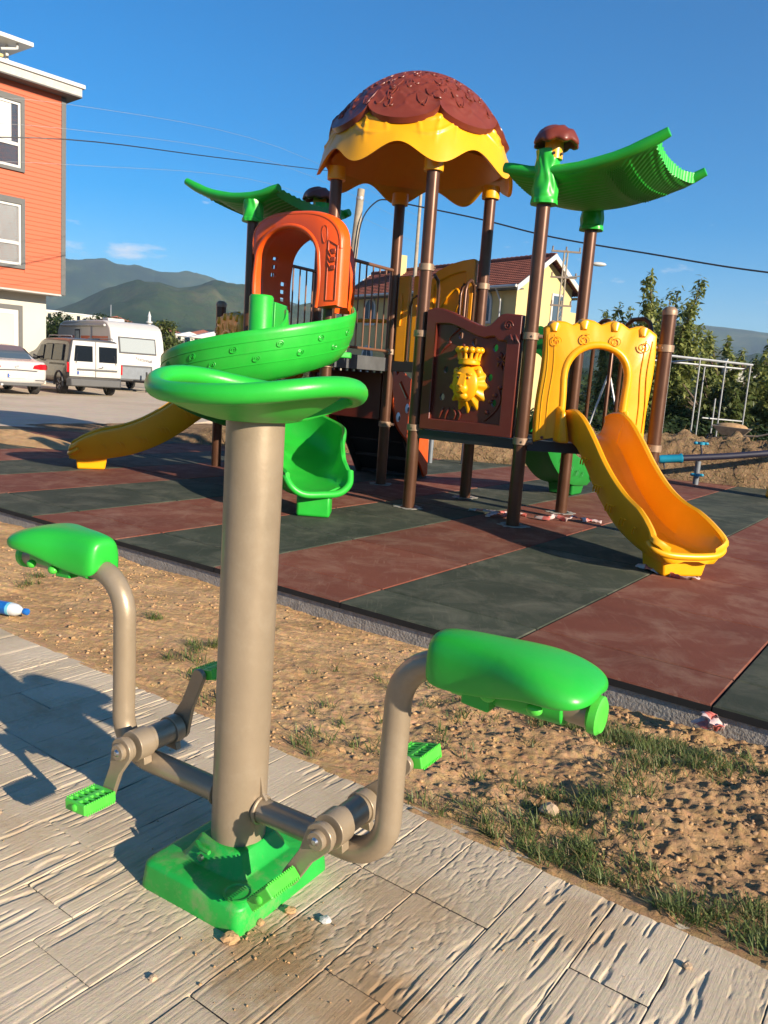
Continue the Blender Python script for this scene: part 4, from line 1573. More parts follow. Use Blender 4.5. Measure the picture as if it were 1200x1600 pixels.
# ---- green wavy roofs with a chimney
def wave_roof(rot, lab):
    root = thing('wave_roof', lab, None)
    root.parent = play
    if rot:
        root.matrix_local = Matrix.Translation((PL1[0], DV, 0)) @ Matrix.Rotation(PI, 4, 'Z')
    def zc(u):
        return 3.085 + np.where(u > 0, .215 * np.clip(u, 0, None) ** 2.3, .06 * (np.abs(u) / .36) ** 1.5)
    nu, nv = 150, 150
    u = np.linspace(-.34, .93, nu)[:, None]
    v = np.linspace(-.05, DV + .05, nv)[None, :]
    q = (v + .05) / (DV + .10)
    notch = .020 * (np.abs(np.sin(q * PI * 17)) - .5) * np.clip((u - .80) / .1, 0, 1)
    uu = u + notch - .04 * np.sin(q * PI) * np.clip((u - .5) / .4, 0, 1)
    sag = -.055 * np.sin(q * PI)
    zt = zc(u) + sag + .045 + .006 * np.sin(q * 2 * PI * 15)
    belly = np.sin(np.clip(q, 0, 1) * PI) ** .6
    zb = zc(u) + sag - .035 - .05 * belly * np.exp(-((u - .1) / .55) ** 2)
    warp = np.clip((u - .45) / .2, 0, 1)
    rid = np.abs(np.sin(PI * (v * 17 + .9 * np.sin(u * 7)) * (1 - warp) + warp * PI * (v * 15 + u * 16)))
    zb = zb - .009 * rid * np.clip((q) * 14, 0, 1) * np.clip((1 - q) * 14, 0, 1) * np.where((u > .52) & (u < .72), 2.0, .8)
    top = np.stack([uu + 0 * q, v + 0 * uu, zt + 0 * uu], -1)
    bot = np.stack([uu + 0 * q, v + 0 * uu, zb + 0 * uu], -1)
    Vv = np.concatenate([top.reshape(-1, 3), bot.reshape(-1, 3)])
    f = grid_faces(nu, nv)
    n = nu * nv
    fs = [f, f[:, ::-1] + n]
    def side(idx):
        a, b_ = idx[:-1], idx[1:]
        return np.stack([a, b_, b_ + n, a + n], -1)
    ids = np.arange(n).reshape(nu, nv)
    fs += [side(ids[0]), side(ids[-1])[:, ::-1], side(ids[:, 0])[:, ::-1], side(ids[:, -1])]
    o = np_obj('roof_sheet', Vv, np.concatenate(fs), 'green', root)
    o.data.set_sharp_from_angle(angle=R(48))
    us = [-.385, -.30, -.15, 0, .15, .3, .45, .6, .72, .82, .92, 1.02]
    for y, rb in ((-.035, .046), (DV + .035, .046)):
        b = MB().tube([(x, y, float(zc(np.array(x))) + .012) for x in us], [rb * .92] + [rb * (1.06 + .05 * math.sin(i * 2.3)) for i in range(1, len(us) - 1)] + [rb * .86], 14)
        b.build('roof_beam', 'green', root)
    for p in ((0, 0), (0, DV)):
        na, nz = 64, 40
        A = np.linspace(0, 2 * PI, na, endpoint=False)[:, None]
        z = np.linspace(2.835, 3.275 if p == (0, 0) else 3.06, nz)[None, :]
        h = (z - 2.835) / .44
        grain = .0035 * np.sin(A * 9 + 2.2 * np.sin(z * 17 + A * 2)) + .004 * np.sin(z * 38 + 2.6 * np.sin(A * 2 + 1))
        r = .113 - .012 * h + .005 * (h < .08) + grain
        P3 = np.stack([p[0] + r * np.cos(A), p[1] + r * np.sin(A), z + 0 * A], -1)
        lo = np.stack([p[0] + PR * np.cos(A) , p[1] + PR * np.sin(A), np.full_like(A, 2.835)], -1)
        hi = np.stack([p[0] + .01 * np.cos(A), p[1] + .01 * np.sin(A), np.full_like(A, float(z[0, -1]) + .015)], -1)
        full = np.concatenate([lo, P3, hi], 1)
        np_obj('post_sleeve', full.reshape(-1, 3), grid_faces(na, full.shape[1], True), 'green', root).data.set_sharp_from_angle(angle=R(45))
    k = MB().lathe([(.080, 3.20), (.080, 3.27), (.078, 3.34)], 24, (.045, 0, 0))
    ch = k.build('chimney', 'yellow', root)
    na = 48
    A = np.linspace(0, 2 * PI, na, endpoint=False)[:, None]
    tt = np.linspace(0, 1, 14)[None, :]
    r = .192 * np.sin(tt * PI / 2 * .98) * (1 + .05 * np.cos(8 * A) * tt ** 2)
    z = 3.47 - .15 * tt ** 1.9 - .012 * np.cos(8 * A) * tt ** 3 + .008 * np.sin(A * 5 + tt * 14) * np.sin(tt * PI)
    a3 = np.stack([.062 + r * np.cos(A), r * np.sin(A), z + 0 * A], -1)
    b3 = np.stack([.062 + (r * .86) * np.cos(A), (r * .86) * np.sin(A), z - .012 + 0 * A], -1)
    full = np.concatenate([a3, b3[:, ::-1][:, :8]], 1)
    cap = np_obj('chimney_cap', full.reshape(-1, 3), grid_faces(na, full.shape[1], True), 'brown_roof', root)
    for a in (R(-75), R(-20), R(200)):
        MB().cyl((.062 + .074 * math.cos(a), .074 * math.sin(a), 3.235), (.062 + .084 * math.cos(a), .084 * math.sin(a), 3.235), .012, 10).build('window_hole', 'ink', root)


wave_roof(False, None)
wave_roof(True, None)


# ---- straight slide with a flared lip (local: x runs down the slide)
SL = [(-.10, .86), (.06, .855), (.22, .80), (.42, .66), (.64, .49), (.88, .345), (1.12, .245), (1.36, .190), (1.58, .170), (1.74, .165)]


def slide(material, name, m4, foot=True, sub_foot='slide_foot'):
    path = smoothpath([(x, 0, z) for x, z in SL], 5)
    n = len(path)
    secs = []
    for i, p in enumerate(path):
        a = path[max(0, i - 1)]
        b_ = path[min(n - 1, i + 1)]
        t = (b_ - a).normalized()
        nrm = Vector((-t.z, 0, t.x))
        f = i / (n - 1)
        wh = .235 + .03 * math.sin(f * PI) - .115 * max(0, (f - .80) / .20) ** 1.3      # wall height
        if f < .15:
            wh *= .75 + f * 1.67
        hw = .20 + .035 * max(0, (f - .72) / .28)
        flare = .02 + .025 * max(0, (f - .6) / .4)
        k = .028
        pr = [(-hw - flare - .028, wh - .02), (-hw - flare - .024, wh + .012), (-hw - flare, wh + .024), (-hw - flare + .022, wh + .010), (-hw - flare + .014, wh - .03), (-hw + .01, wh * .5), (-hw + .03, .035), (-hw + .075, .006),
              (-.10, 0), (.10, 0)]
        pr += [(hw - .075, .006), (hw - .03, .035), (hw - .01, wh * .5), (hw + flare - .014, wh - .03), (hw + flare - .022, wh + .010), (hw + flare, wh + .024), (hw + flare + .024, wh + .012), (hw + flare + .028, wh - .02)]
        pr += [(hw + .022, wh * .45), (hw + .012, .0), (hw - .02, -k * 1.8), (hw - .07, -k * 2.0), (.08, -k * 1.1), (-.08, -k * 1.1), (-hw + .07, -k * 2.0), (-hw + .02, -k * 1.8), (-hw - .012, .0), (-hw - .022, wh * .45)]
        secs.append([tuple(p + Vector((0, 1, 0)) * y + nrm * z) for y, z in pr])
    # rolled lip closing the end
    e = secs[-1]
    last = path[-1]
    def shift(sec, dx, s, dz):
        return [(q[0] + dx, q[1] * s, last.z + (q[2] - last.z) * s * .9 + dz) for q in sec]
    secs += [shift(e, .035, .97, .0), shift(e, .058, .86, -.008), shift(e, .066, .68, -.014)]
    o = MB(m4).loft(secs).build(name, material, play, smooth=45)
    lip = MB(m4)
    hw = .262
    lip.tube(smoothpath([(1.70, -hw - .03, .245), (1.755, -hw - .01, .205), (1.795, -hw + .08, .176), (1.805, 0, .168), (1.795, hw - .08, .176), (1.755, hw + .01, .205), (1.70, hw + .03, .245)], 6), .026, 12)
    lip.build('slide_lip', material, o)
    if foot:
        fb = MB(m4)
        fb.loft([[(1.42, -.15, .0), (1.72, -.16, .0), (1.72, .16, .0), (1.42, .15, .0)], [(1.40, -.16, .11), (1.73, -.18, .11), (1.73, .18, .11), (1.40, .16, .11)],
                 [(1.38, -.17, .16), (1.735, -.19, .15), (1.735, .19, .15), (1.38, .17, .16)]])
        fb.build('slide_foot', material, o, bevel=.02, seg=3)
    # raised wave marks on the flanks
    dec = MB(m4)
    for sgn in (-1, 1):
        for xx, k in ((.50, 3), (.78, 3), (1.02, 3), (1.24, 2), (1.42, 1)):
            zz = float(np.interp(xx, [q[0] for q in SL], [q[1] for q in SL]))
            for j in range(k):
                x0 = xx + (j - k / 2) * .045
                dec.tube([(x0, sgn * .256, zz + .055), (x0 + .015, sgn * .262, zz + .09), (x0 + .035, sgn * .262, zz + .115), (x0 + .055, sgn * .258, zz + .11)], .006, 6)
    dec.build('flank_relief', material, o)['kind'] = 'stuff'
    return o


# ---- arch gate above a slide, log-roll top (local: x along the side, y outward, z up)
def arch_gate(material, name, m4, w=1.0, z0=.78, z1=1.80):
    hw = w / 2
    # outlines: start bottom left, over the top, to bottom right
    nn = 40
    outer, inner = [], []
    ohw, ztop, zbot = .245, 1.635, .865
    for i in range(nn + 1):
        f = i / nn
        if f < .3:
            g_ = f / .3
            outer.append((-hw - .012 * math.sin(g_ * PI * 2), z0 + (z1 - z0) * g_))
        elif f <= .7:
            g_ = (f - .3) / .4
            outer.append((-hw + w * g_, z1 + .045 * abs(math.sin(g_ * PI * 4)) + .055 * math.sin(g_ * PI)))
        else:
            g_ = (f - .7) / .3
            outer.append((hw + .012 * math.sin(g_ * PI * 2), z1 + (z0 - z1) * g_))
        if f < .28:
            g_ = f / .28
            inner.append((-ohw + .01 * math.sin(g_ * PI), zbot + (1.36 - zbot) * g_))
        elif f <= .72:
            a = PI - PI * (f - .28) / .44
            inner.append((ohw * math.cos(a), 1.36 + (ztop - 1.36) * math.sin(a) ** .8 if math.sin(a) > 0 else 1.36))
        else:
            g_ = (f - .72) / .28
            inner.append((ohw - .01 * math.sin(g_ * PI), 1.36 + (zbot - 1.36) * g_))
    b = MB(m4)
    secs = []
    for yo, so, si in ((-.035, .985, 1.10), (.03, 1.0, 1.06), (.060, .985, 1.03), (.075, .955, 1.06)):
        secs.append((yo, [(x * so, 1.3 + (z - 1.3) * so) for x, z in outer], [(x * si, 1.25 + (z - 1.25) * (1 + (si - 1) * .6)) for x, z in inner]))
    V_, F_ = [], []
    k = nn + 1
    for yo, oo, ii in secs:
        V_ += [(x, yo, z) for x, z in oo] + [(x, yo, z) for x, z in ii]
    ns = len(secs)
    for s in range(ns - 1):
        for i in range(k - 1):
            a = s * 2 * k + i
            c = (s + 1) * 2 * k + i
            F_.append((a, a + 1, c + 1, c))
            F_.append((a + k, c + k, c + k + 1, a + k + 1))
        for i in (0, k - 1):
            a, c = s * 2 * k + i, (s + 1) * 2 * k + i
            F_.append((a, c, c + k, a + k))
    for i in range(k - 1):
        F_.append((i, i + k, i + k + 1, i + 1))
        a = (ns - 1) * 2 * k + i
        F_.append((a, a + 1, a + k + 1, a + k))
    b.add(V_, F_)
    o = b.build(name, material, play, smooth=50)
    d = MB(m4)
    # fat roll round the opening
    roll = [(x * 1.17, .060, 1.25 + (z - 1.25) * 1.11) for x, z in inner]
    d.tube(roll, .034, 12)
    # log ends and scroll marks along the top
    for j, x in enumerate((-.41, -.15, .12, .37)):
        zt = z1 + .01 + .055 * math.cos(x / hw * PI / 2)
        d.tube([(x, -.03, zt - .012), (x, .070, zt - .025), (x, .085, zt - .06)], [.055, .050, .02], 12)
        d.tube(spiral((x + .02, .096, zt - .145), .052, .012, 1.5, 30, j), .005, 6)
    for sgn in (-1, 1):
        for x in (.40, .455):
            d.tube(smoothpath([(sgn * x, .076, .84), (sgn * (x + .006), .079, 1.15), (sgn * (x - .012), .079, 1.45), (sgn * (x + .004), .076, z1 - .06)], 6), .005, 6)
    d.build('gate_relief', material, o)['kind'] = 'stuff'
    for sgn in (-1, 1):
        s = MB(m4)
        s.loft([[(sgn * .20, .05, .80), (sgn * .33, .05, .80), (sgn * .33, .05, 1.13), (sgn * .27, .05, 1.13)],
                [(sgn * .205, .20, .80), (sgn * .30, .20, .80), (sgn * .30, .20, 1.06), (sgn * .26, .20, 1.08)]])
        s.build('gate_cheek', material, o, bevel=.02)
    for sgn in (-1, 1):
        MB(m4).cyl((sgn * .43, .05, .83), (sgn * .43, .085, .83), .014, 10).build('gate_bolt', 'panel_brown', o)
    return o


def side_frame(p, q, flip=1):
    """local frame of a deck side from post p to post q; y points outward"""
    p, q = Vector((*p, 0)), Vector((*q, 0))
    x = (q - p).normalized()
    y = Vector((x.y, -x.x, 0)) * flip
    m = Matrix((x, y, Vector((0, 0, 1)))).transposed().to_4x4()
    m.translation = (p + q) / 2
    return m


def slide_frame(m, ang):
    """slide frame: x outwards from the deck side, turned by ang"""
    return m @ Matrix.Rotation(ang, 4, 'Z') @ Matrix.Rotation(PI / 2, 4, 'Z')


mR = side_frame(PF, PS)
gate_r = arch_gate('yellow', 'slide_gate', mR)
slide_r = slide('yellow', 'slide', slide_frame(mR, R(-13)))
slide_r['label'] = 'yellow slide on the right with a flared lip'
mL = side_frame(PLS, PL1)
arch_gate('yellow', 'slide_gate', mL)
slide_l = slide('yellow', 'slide', slide_frame(mL, R(9)))
slide_l['label'] = 'yellow slide on the far left pointing to the parking ground'
mG = side_frame(PB, PDR)
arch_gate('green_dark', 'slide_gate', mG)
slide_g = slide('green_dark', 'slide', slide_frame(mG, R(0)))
slide_g['label'] = 'dark green slide at the back of the set'


# ---- decks
def deck(poly, z, th, m='black'):
    o = MB().prism(poly, z - th, z, 'z').build('deck', 'deck', play, smooth=0, bevel=.004)
    e = MB()
    k = len(poly)
    for i in range(k):
        a, b_ = Vector((*poly[i], 0)), Vector((*poly[(i + 1) % k], 0))
        d = (b_ - a).normalized()
        nn = Vector((d.y, -d.x, 0))
        a2, b2 = a + d * .06, b_ - d * .06
        q = [a2 + nn * .004, b2 + nn * .004, b2 + nn * .022, a2 + nn * .022]
        e.add([tuple(v + Vector((0, 0, z - th - .01))) for v in q] + [tuple(v + Vector((0, 0, z + .012))) for v in q],
              [(0, 1, 2, 3), (4, 7, 6, 5), (0, 4, 5, 1), (1, 5, 6, 2), (2, 6, 7, 3), (3, 7, 4, 0)])
    e.build('deck_edge', m, o, smooth=0)
    return o


deck([PDF, PF, PB, PDR], .78, .07)
deck([PF, PS, PB], .78, .07)
deck([PL1, PDL, PDB, PL2], 1.475, .13, 'deck')
deck([PLS, PL1, PL2], .78, .07)
bm_ = MB()
bm_.box(PDB[0] + .06, PDR[0] - .06, DV - .03, DV + .03, 1.34, 1.46)
bm_.build('cross_beam', 'black', play, smooth=0, bevel=.004)


# ---- lion panel between the dome tower and the front post
def lion_panel():
    x0, x1 = -1.055, -.075
    top = [(x0, 1.925), (-.98, 1.945), (-.90, 1.942), (-.80, 1.915), (-.70, 1.875), (-.60, 1.835), (-.50, 1.800), (-.43, 1.785), (-.38, 1.80), (-.33, 1.85), (-.285, 1.895), (-.23, 1.905), (x1, 1.895)]
    out = [(x0, .80), *top, (x1, .80)]
    o = MB().prism(out, -.012, .022).build('lion_panel', 'panel_brown', play, smooth=30, bevel=.006)
    c = MB()
    for x, z in ((-.70, 1.70), (-.55, 1.645), (-.33, 1.60), (-.83, 1.38), (-.36, 1.33), (-.30, 1.10), (-.85, 1.12)):
        c.M = Matrix.Translation((x, 0, z)) @ Matrix.Scale(1.35, 4, (0, 0, 1))
        c.cyl((0, -.1, 0), (0, .1, 0), .026, 18)
    cut(o, c)
    # raised border frame
    inn = [(x0 + .105, .905)] + [(min(max(x, x0 + .105), x1 - .13), min(z - .105, 1.80 if x < -.5 else (1.70 if x < -.3 else 1.66))) for x, z in top] + [(x1 - .13, .905)]
    fr = MB().ring(out, inn, -.060, -.010)
    fr.build('panel_frame', 'panel_brown', o, smooth=30, bevel=.010, seg=3)
    d = MB()
    for j, (x, z) in enumerate(((-.77, 1.71), (-.85, 1.58), (-.70, 1.56))):
        d.tube(smoothpath([(x - .05, -.016, z - .05), (x - .01, -.024, z + .0), (x + .045, -.018, z + .045)], 5), [.006] * 5 + [.011] * 5 + [.005], 6)
        d.ball((x + .04, -.018, z + .05), .02, .012, .02)
    d.tube(spiral((-.20, -.062, 1.80), .045, .008, 1.7), .007, 6)
    for k in range(7):
        a = 2 * PI * k / 7
        d.tube([(-.245, -.016, 1.49), (-.245 + .04 * math.cos(a), -.026, 1.49 + .05 * math.sin(a)), (-.245 + .065 * math.cos(a + .3), -.016, 1.49 + .085 * math.sin(a + .3))], [.007, .014, .005], 6)
    for k in range(2):
        d.tube([(-.17 + k * .05, -.062, 1.72), (-.15 + k * .05, -.070, 1.68), (-.12 + k * .04, -.062, 1.65)], [.006, .014, .005], 6)
    d.tube(smoothpath([(-.27, -.016, 1.25), (-.23, -.022, 1.15), (-.26, -.020, 1.05), (-.33, -.020, .97), (-.38, -.016, .93)], 6), .009, 6)
    for x, z in ((-.245, 1.245), (-.29, 1.17), (-.33, 1.11), (-.36, 1.01)):
        d.ball((x, -.018, z), .026, .014, .02)
    for x in (-.86, -.80, -.70, -.65):
        d.tube(smoothpath([(x, -.016, .92), (x + .018, -.024, .97), (x + (.04 if x < -.75 else -.02), -.016, 1.02)], 5), .010, 6)
    d.build('leaf_relief', 'panel_brown', o)['kind'] = 'stuff'
    # the lion's head
    hx, hz = -.565, 1.265
    m = MB()
    na, nr = 72, 18
    secs = []
    for i in range(nr + 1):
        t = i / nr
        sec = []
        for j in range(na):
            a = 2 * PI * j / na
            spikes = .5 + .5 * math.cos(13 * a + 1.0)
            up_ = min(1.0, max(.12, (.75 - math.sin(a)) / .8))
            rx = .165 * (1 + .30 * (spikes ** 1.3) * (t ** 3) * up_)
            rz = .195 * (1 + .30 * (spikes ** 1.3) * (t ** 3) * up_)
            if math.sin(a) < 0:
                rz *= 1.12
            rr_ = t
            x = hx + rx * rr_ * math.cos(a)
            z = hz + rz * rr_ * math.sin(a)
            y = -.018 - .085 * (1 - t ** 2.2) - .022 * math.sin(min(1, t * 1.1) * PI) * (spikes)
            sec.append((x, y, z))
        secs.append(sec)
    m.loft(secs[::-1], cap=True)
    h = m.build('lion_head', 'yellow', play, smooth=60)
    f = MB()
    f.ball((hx, -.100, hz - .01), .135, .055, .165, 20, 12)             # face
    f.ball((hx - .004, -.155, hz - .05), .062, .045, .055, 16, 10)       # muzzle
    f.ball((hx, -.135, hz - .115), .055, .04, .04, 16, 10)               # chin
    f.loft([[(hx - .028, -.15, hz + .085), (hx + .028, -.15, hz + .085), (hx + .022, -.13, hz + .09), (hx - .022, -.13, hz + .09)],
            [(hx - .036, -.192, hz - .02), (hx + .036, -.192, hz - .02), (hx + .04, -.14, hz - .03), (hx - .04, -.14, hz - .03)]])
    for s in (-1, 1):
        f.ball((hx + s * .052, -.135, hz + .082), .034, .022, .014)      # brows
        f.ball((hx + s * .115, -.075, hz + .10), .03, .022, .04)         # ears
        f.tube([(hx + s * .01, -.19, hz - .075), (hx + s * .035, -.185, hz - .09), (hx + s * .055, -.17, hz - .08)], .006, 6)
    f.build('lion_face', 'yellow', h, smooth=60)
    for s in (-1, 1):
        e = MB().ball((hx + s * .05, -.146, hz + .048), .021, .012, .017)
        e.build('lion_eye', 'yellow', h)
        MB().ball((hx + s * .05, -.158, hz + .047), .009, .006, .010).build('lion_pupil', 'ink', h)
    MB().ball((hx, -.197, hz - .03), .02, .012, .014).build('lion_nose', 'amber', h)
    cr = MB()
    cr.lathe([(.082, 1.435), (.098, 1.435), (.104, 1.45), (.098, 1.465), (.104, 1.485), (.085, 1.49)], 28, (hx, -.055, 0))
    for k in range(7):
        a = R(180 + 180 * k / 6)
        bx, by = hx + .092 * math.cos(a), -.055 + .092 * math.sin(a) * .8
        tx, ty = hx + .112 * math.cos(a), -.055 + .105 * math.sin(a) * .8
        cr.tube([(bx, by, 1.48), ((bx + tx) / 2, (by + ty) / 2, 1.515), (tx, ty, 1.545)], [.022, .016, .016], 8)
        cr.ball((tx, ty, 1.567), .034, .034, .031)
    cr.build('crown', 'yellow', h, smooth=50)


lion_panel()


# ---- orange arch gate on the left tower
def orange_gate():
    p0, p1 = Vector((-3.30, -.02, 0)), Vector((-2.015, -.11, 0))
    x = (p1 - p0).normalized()
    y = Vector((x.y, -x.x, 0))
    m4 = Matrix((x, y, Vector((0, 0, 1)))).transposed().to_4x4()
    m4.translation = (p0 + p1) / 2
    hw = (p1 - p0).length / 2
    n = 44
    IC = -.115
    outer, inner = [], []
    for i in range(n + 1):
        f = i / n
        a = PI - PI * (f - .25) / .5
        if f < .25:
            g_ = f / .25
            outer.append((-hw + .07 - .07 * g_, 1.93 + (2.62 - 1.93) * g_))
            inner.append((IC - .43 - .02 * math.sin(g_ * PI), 1.93 + (2.40 - 1.93) * g_))
        elif f <= .75:
            outer.append((hw * math.copysign(abs(math.cos(a)) ** .72, math.cos(a)), 2.62 + .335 * math.sin(a) ** .78 - .07 * (f - .25) / .5 * 2 * .8))
            inner.append((IC + .43 * math.cos(a), 2.40 + .325 * math.sin(a)))
        else:
            g_ = (f - .75) / .25
            outer.append((hw - .0 * g_, 2.565 + (1.93 - 2.565) * g_))
            inner.append((IC + .43 + .02 * math.sin(g_ * PI), 2.40 + (1.93 - 2.40) * g_))
    secs = [(-.05, 1.0, 1.04), (.02, 1.0, 1.02), (.07, .985, 1.0), (.09, .955, 1.03)]
    b = MB(m4)
    V_, F_ = [], []
    k = n + 1
    for yo, so, si in secs:
        V_ += [(px * so, yo, 2.3 + (pz - 2.3) * so) for px, pz in outer] + [(px * si, yo, 2.2 + (pz - 2.2) * si) for px, pz in inner]
    for s in range(len(secs) - 1):
        for i in range(k - 1):
            a, c = s * 2 * k + i, (s + 1) * 2 * k + i
            F_ += [(a, a + 1, c + 1, c), (a + k, c + k, c + k + 1, a + k + 1)]
        for i in (0, k - 1):
            a, c = s * 2 * k + i, (s + 1) * 2 * k + i
            F_.append((a, c, c + k, a + k))
    for i in range(k - 1):
        a = (len(secs) - 1) * 2 * k + i
        F_ += [(i, i + k, i + k + 1, i + 1), (a, a + 1, a + k + 1, a + k)]
    b.add(V_, F_)
    o = b.build('arch_gate', 'orange', play, smooth=50)
    # deep hood running back from the opening
    t = MB(m4)
    V_, F_ = [], []
    for yo, so in ((-.04, 1.06), (-.30, 1.06), (-.46, 1.02)):
        V_ += [(IC + (px - IC) * so, yo, 2.2 + (pz - 2.2) * so) for px, pz in inner] + [(IC + (px - IC) * (so + .10), yo, 2.2 + (pz - 2.2) * (so + .09)) for px, pz in inner]
    for s in range(2):
        for i in range(k - 1):
            a, c = s * 2 * k + i, (s + 1) * 2 * k + i
            F_ += [(a, c, c + 1, a + 1), (a + k, a + k + 1, c + k + 1, c + k)]
        for i in (0, k - 1):
            a, c = s * 2 * k + i, (s + 1) * 2 * k + i
            F_.append((a, a + k, c + k, c))
    for i in range(k - 1):
        F_ += [(i, i + 1, i + k + 1, i + k)]
        a = 2 * 2 * k + i
        F_ += [(a, a + k, a + k + 1, a + 1)]
    t.add(V_, F_)
    hood = t.build('gate_hood', 'orange', o, smooth=50)
    c = MB(m4)
    for yy, zs in ((-.20, (2.47, 2.385, 2.30)), (-.36, (2.22, 2.135, 2.05))):
        for z in zs:
            c.M = m4 @ Matrix.Translation((IC - .48, yy, z))
            c.box(-.12, .12, -.04, .04, -.022, .022)
    cut(hood, c)
    d = MB(m4)
    for z in (2.46, 2.37, 2.28):
        pass
    # window block relief on the right leg
    q = [(.475, 1.99), (.60, 1.99), (.60, 2.52), (.475, 2.58)]
    for i in range(4):
        a, c_ = q[i], q[(i + 1) % 4]
        d.tube([(a[0], .088, a[1]), (c_[0], .088, c_[1])], .006, 6)
    d.tube(smoothpath([(.37, .086, 2.66), (.40, .088, 2.72), (.44, .086, 2.70), (.45, .086, 2.58), (.41, .088, 2.56), (.37, .086, 2.66)], 6), .006, 6)
    for zz in (2.30, 2.36, 2.42):
        d.tube(smoothpath([(.46, .088, zz + .08), (.50, .092, zz + .03), (.52, .088, zz)], 4), .005, 6)
    d.tube([(IC + (px - IC) * 1.06, .078, 2.2 + (pz - 2.2) * 1.04) for px, pz in inner], .028, 10)
    d.tube([(px * .97, .07, 2.33 + (pz - 2.33) * .93) for px, pz in outer[9:34]], .022, 8)
    d.ball((-.36, .055, 2.80), .06, .035, .06)
    d.ball((.10, .055, 2.83), .07, .035, .05)
    d.build('gate_relief', 'orange', o)['kind'] = 'stuff'
    for z in (2.47, 2.39, 2.31):
        MB(m4).box(.515, .575, .080, .096, z - .026, z + .026).build('gate_slot', 'redorange', o, bevel=.008)


orange_gate()


# ---- green spiral slide in front of the left tower
def spiral_slide():
    # world-space plan converted to the set's own frame
    inv = play.matrix_basis.inverted() if False else (Matrix.Translation((1.195, 7.358, 0)) @ Matrix.Rotation(PROT, 4, 'Z')).inverted()
    C0 = Vector((-1.30, 7.86, 0))
    Rm = .56
    ctl = []
    for a in range(18, -338, -25):
        k = (18 - a) / 355
        ctl.append((C0.x + Rm * math.cos(R(a)), C0.y + Rm * math.sin(R(a)), 1.50 - 1.13 * k))
    ctl += [(-.765, 7.80, .345), (-.765, 7.62, .315), (-.755, 7.45, .28), (-.72, 7.28, .25), (-.655, 7.14, .235), (-.59, 7.04, .235)]
    path = [inv @ Vector(p) for p in smoothpath(ctl, 4)]
    n = len(path)
    secs = []
    for i, p in enumerate(path):
        a, b_ = path[max(0, i - 1)], path[min(n - 1, i + 1)]
        t = (b_ - a)
        th = Vector((t.x, t.y, 0)).normalized()
        side = Vector((-th.y, th.x, 0))         # left of travel = outer wall on a clockwise descent
        f = i / (n - 1)
        hw = .265
        wo = .40 - .06 * f - .20 * max(0, (f - .84) / .16)
        wi = .33 - .05 * f - .12 * max(0, (f - .84) / .16)
        k = .035
        # outer wall bellies, rolled rims
        pr = [(hw + .085, wo - .03), (hw + .085, wo + .005), (hw + .066, wo + .022), (hw + .045, wo + .008), (hw + .035, wo * .6), (hw - .01, wo * .22), (hw - .075, .03), (hw - .16, 0), (0, -.006),
              (-hw + .14, .0), (-hw + .06, .03), (-hw + .005, wi * .3), (-hw - .02, wi * .7), (-hw - .03, wi + .005), (-hw - .05, wi + .018), (-hw - .068, wi), (-hw - .062, wi * .6),
              (-hw - .035, wi * .2), (-hw + .02, -.02), (-hw + .12, -.05), (0, -.058), (hw - .14, -.05), (hw - .05, -.02), (hw + .02, wo * .18), (hw + .066, wo * .5)]
        secs.append([tuple(p + side * y + Vector((0, 0, z))) for y, z in pr])
    o = MB().loft(secs).build('spiral_slide', 'green', play, smooth=50)
    # plank lines and stamped rings on the outer wall
    d = MB()
    def wall(i, h, out):
        p = path[i]
        a, b_ = path[max(0, i - 1)], path[min(n - 1, i + 1)]
        th = Vector((b_.x - a.x, b_.y - a.y, 0)).normalized()
        side = Vector((-th.y, th.x, 0))
        f = i / (n - 1)
        wo = .40 - .06 * f
        y = np.interp(h, [0.0, .18, .5, .93], [.265, .287, .333, .352])
        return p + side * (y + out) + Vector((0, 0, wo * h))
    for h in (.30, .56, .80):
        d.tube([wall(i, h, .001) for i in range(4, int(n * .62))], .0035, 5)
    for i0 in range(6, int(n * .55), 4):
        for h, o_ in ((.68, 0), (.43, 2)):
            c = wall(i0 + o_, h, .004)
            a_, b_ = wall(i0 + o_ - 1, h, .004), wall(i0 + o_ + 1, h, .004)
            ex = (b_ - a_).normalized()
            d.tube([c + ex * (.030 * math.cos(q * PI / 6)) + Vector((0, 0, .026 * math.sin(q * PI / 6))) for q in range(12)], .0035, 5, closed=True)
            d.tube([c + ex * (.014 * math.cos(q * PI / 4)) + Vector((0, 0, .012 * math.sin(q * PI / 4))) for q in range(6)], .0035, 5)
    d.build('plank_relief', 'green', o)['kind'] = 'stuff'
    c = inv @ C0
    pl = MB().lathe([(.115, -.02), (.115, 1.93), (.10, 1.95), (0, 1.955)], 28, (c.x, c.y, 0))
    pl.build('centre_pole', 'green', o)
    ef_ = [inv @ Vector(q) for q in ((-1.02, 8.18, 0), (-.45, 8.38, 0), (-.45, 8.52, 0), (-1.35, 9.0, 0), (-1.45, 8.75, 0))]
    MB().prism([(v.x, v.y) for v in ef_], 1.43, 1.49, 'z').build('entry_floor', 'green', o, smooth=0, bevel=.01)
    # entry cheek and the foot under the exit
    e = MB()
    q = [inv @ Vector((-1.20, 8.86, 1.42)), inv @ Vector((-1.27, 8.40, 1.42))]
    e.loft([[tuple(v + Vector((0, 0, dz)) + w_ * .03) for dz, w_ in ((0, Vector((1, 0, 0))), (.52, Vector((1, 0, 0))), (.52, Vector((-1, 0, 0))), (0, Vector((-1, 0, 0))))] for v in q])
    e.build('entry_cheek', 'green', o, bevel=.012)
    ft = MB()
    fc = [inv @ Vector((-.64 + dx, 7.16 + dy, 0)) for dx, dy in ((-.15, .14), (-.14, -.12), (.16, -.12), (.16, .14))]
    ft.loft([[(v.x, v.y, 0.0) for v in fc], [(v.x, v.y, .20) for v in fc]])
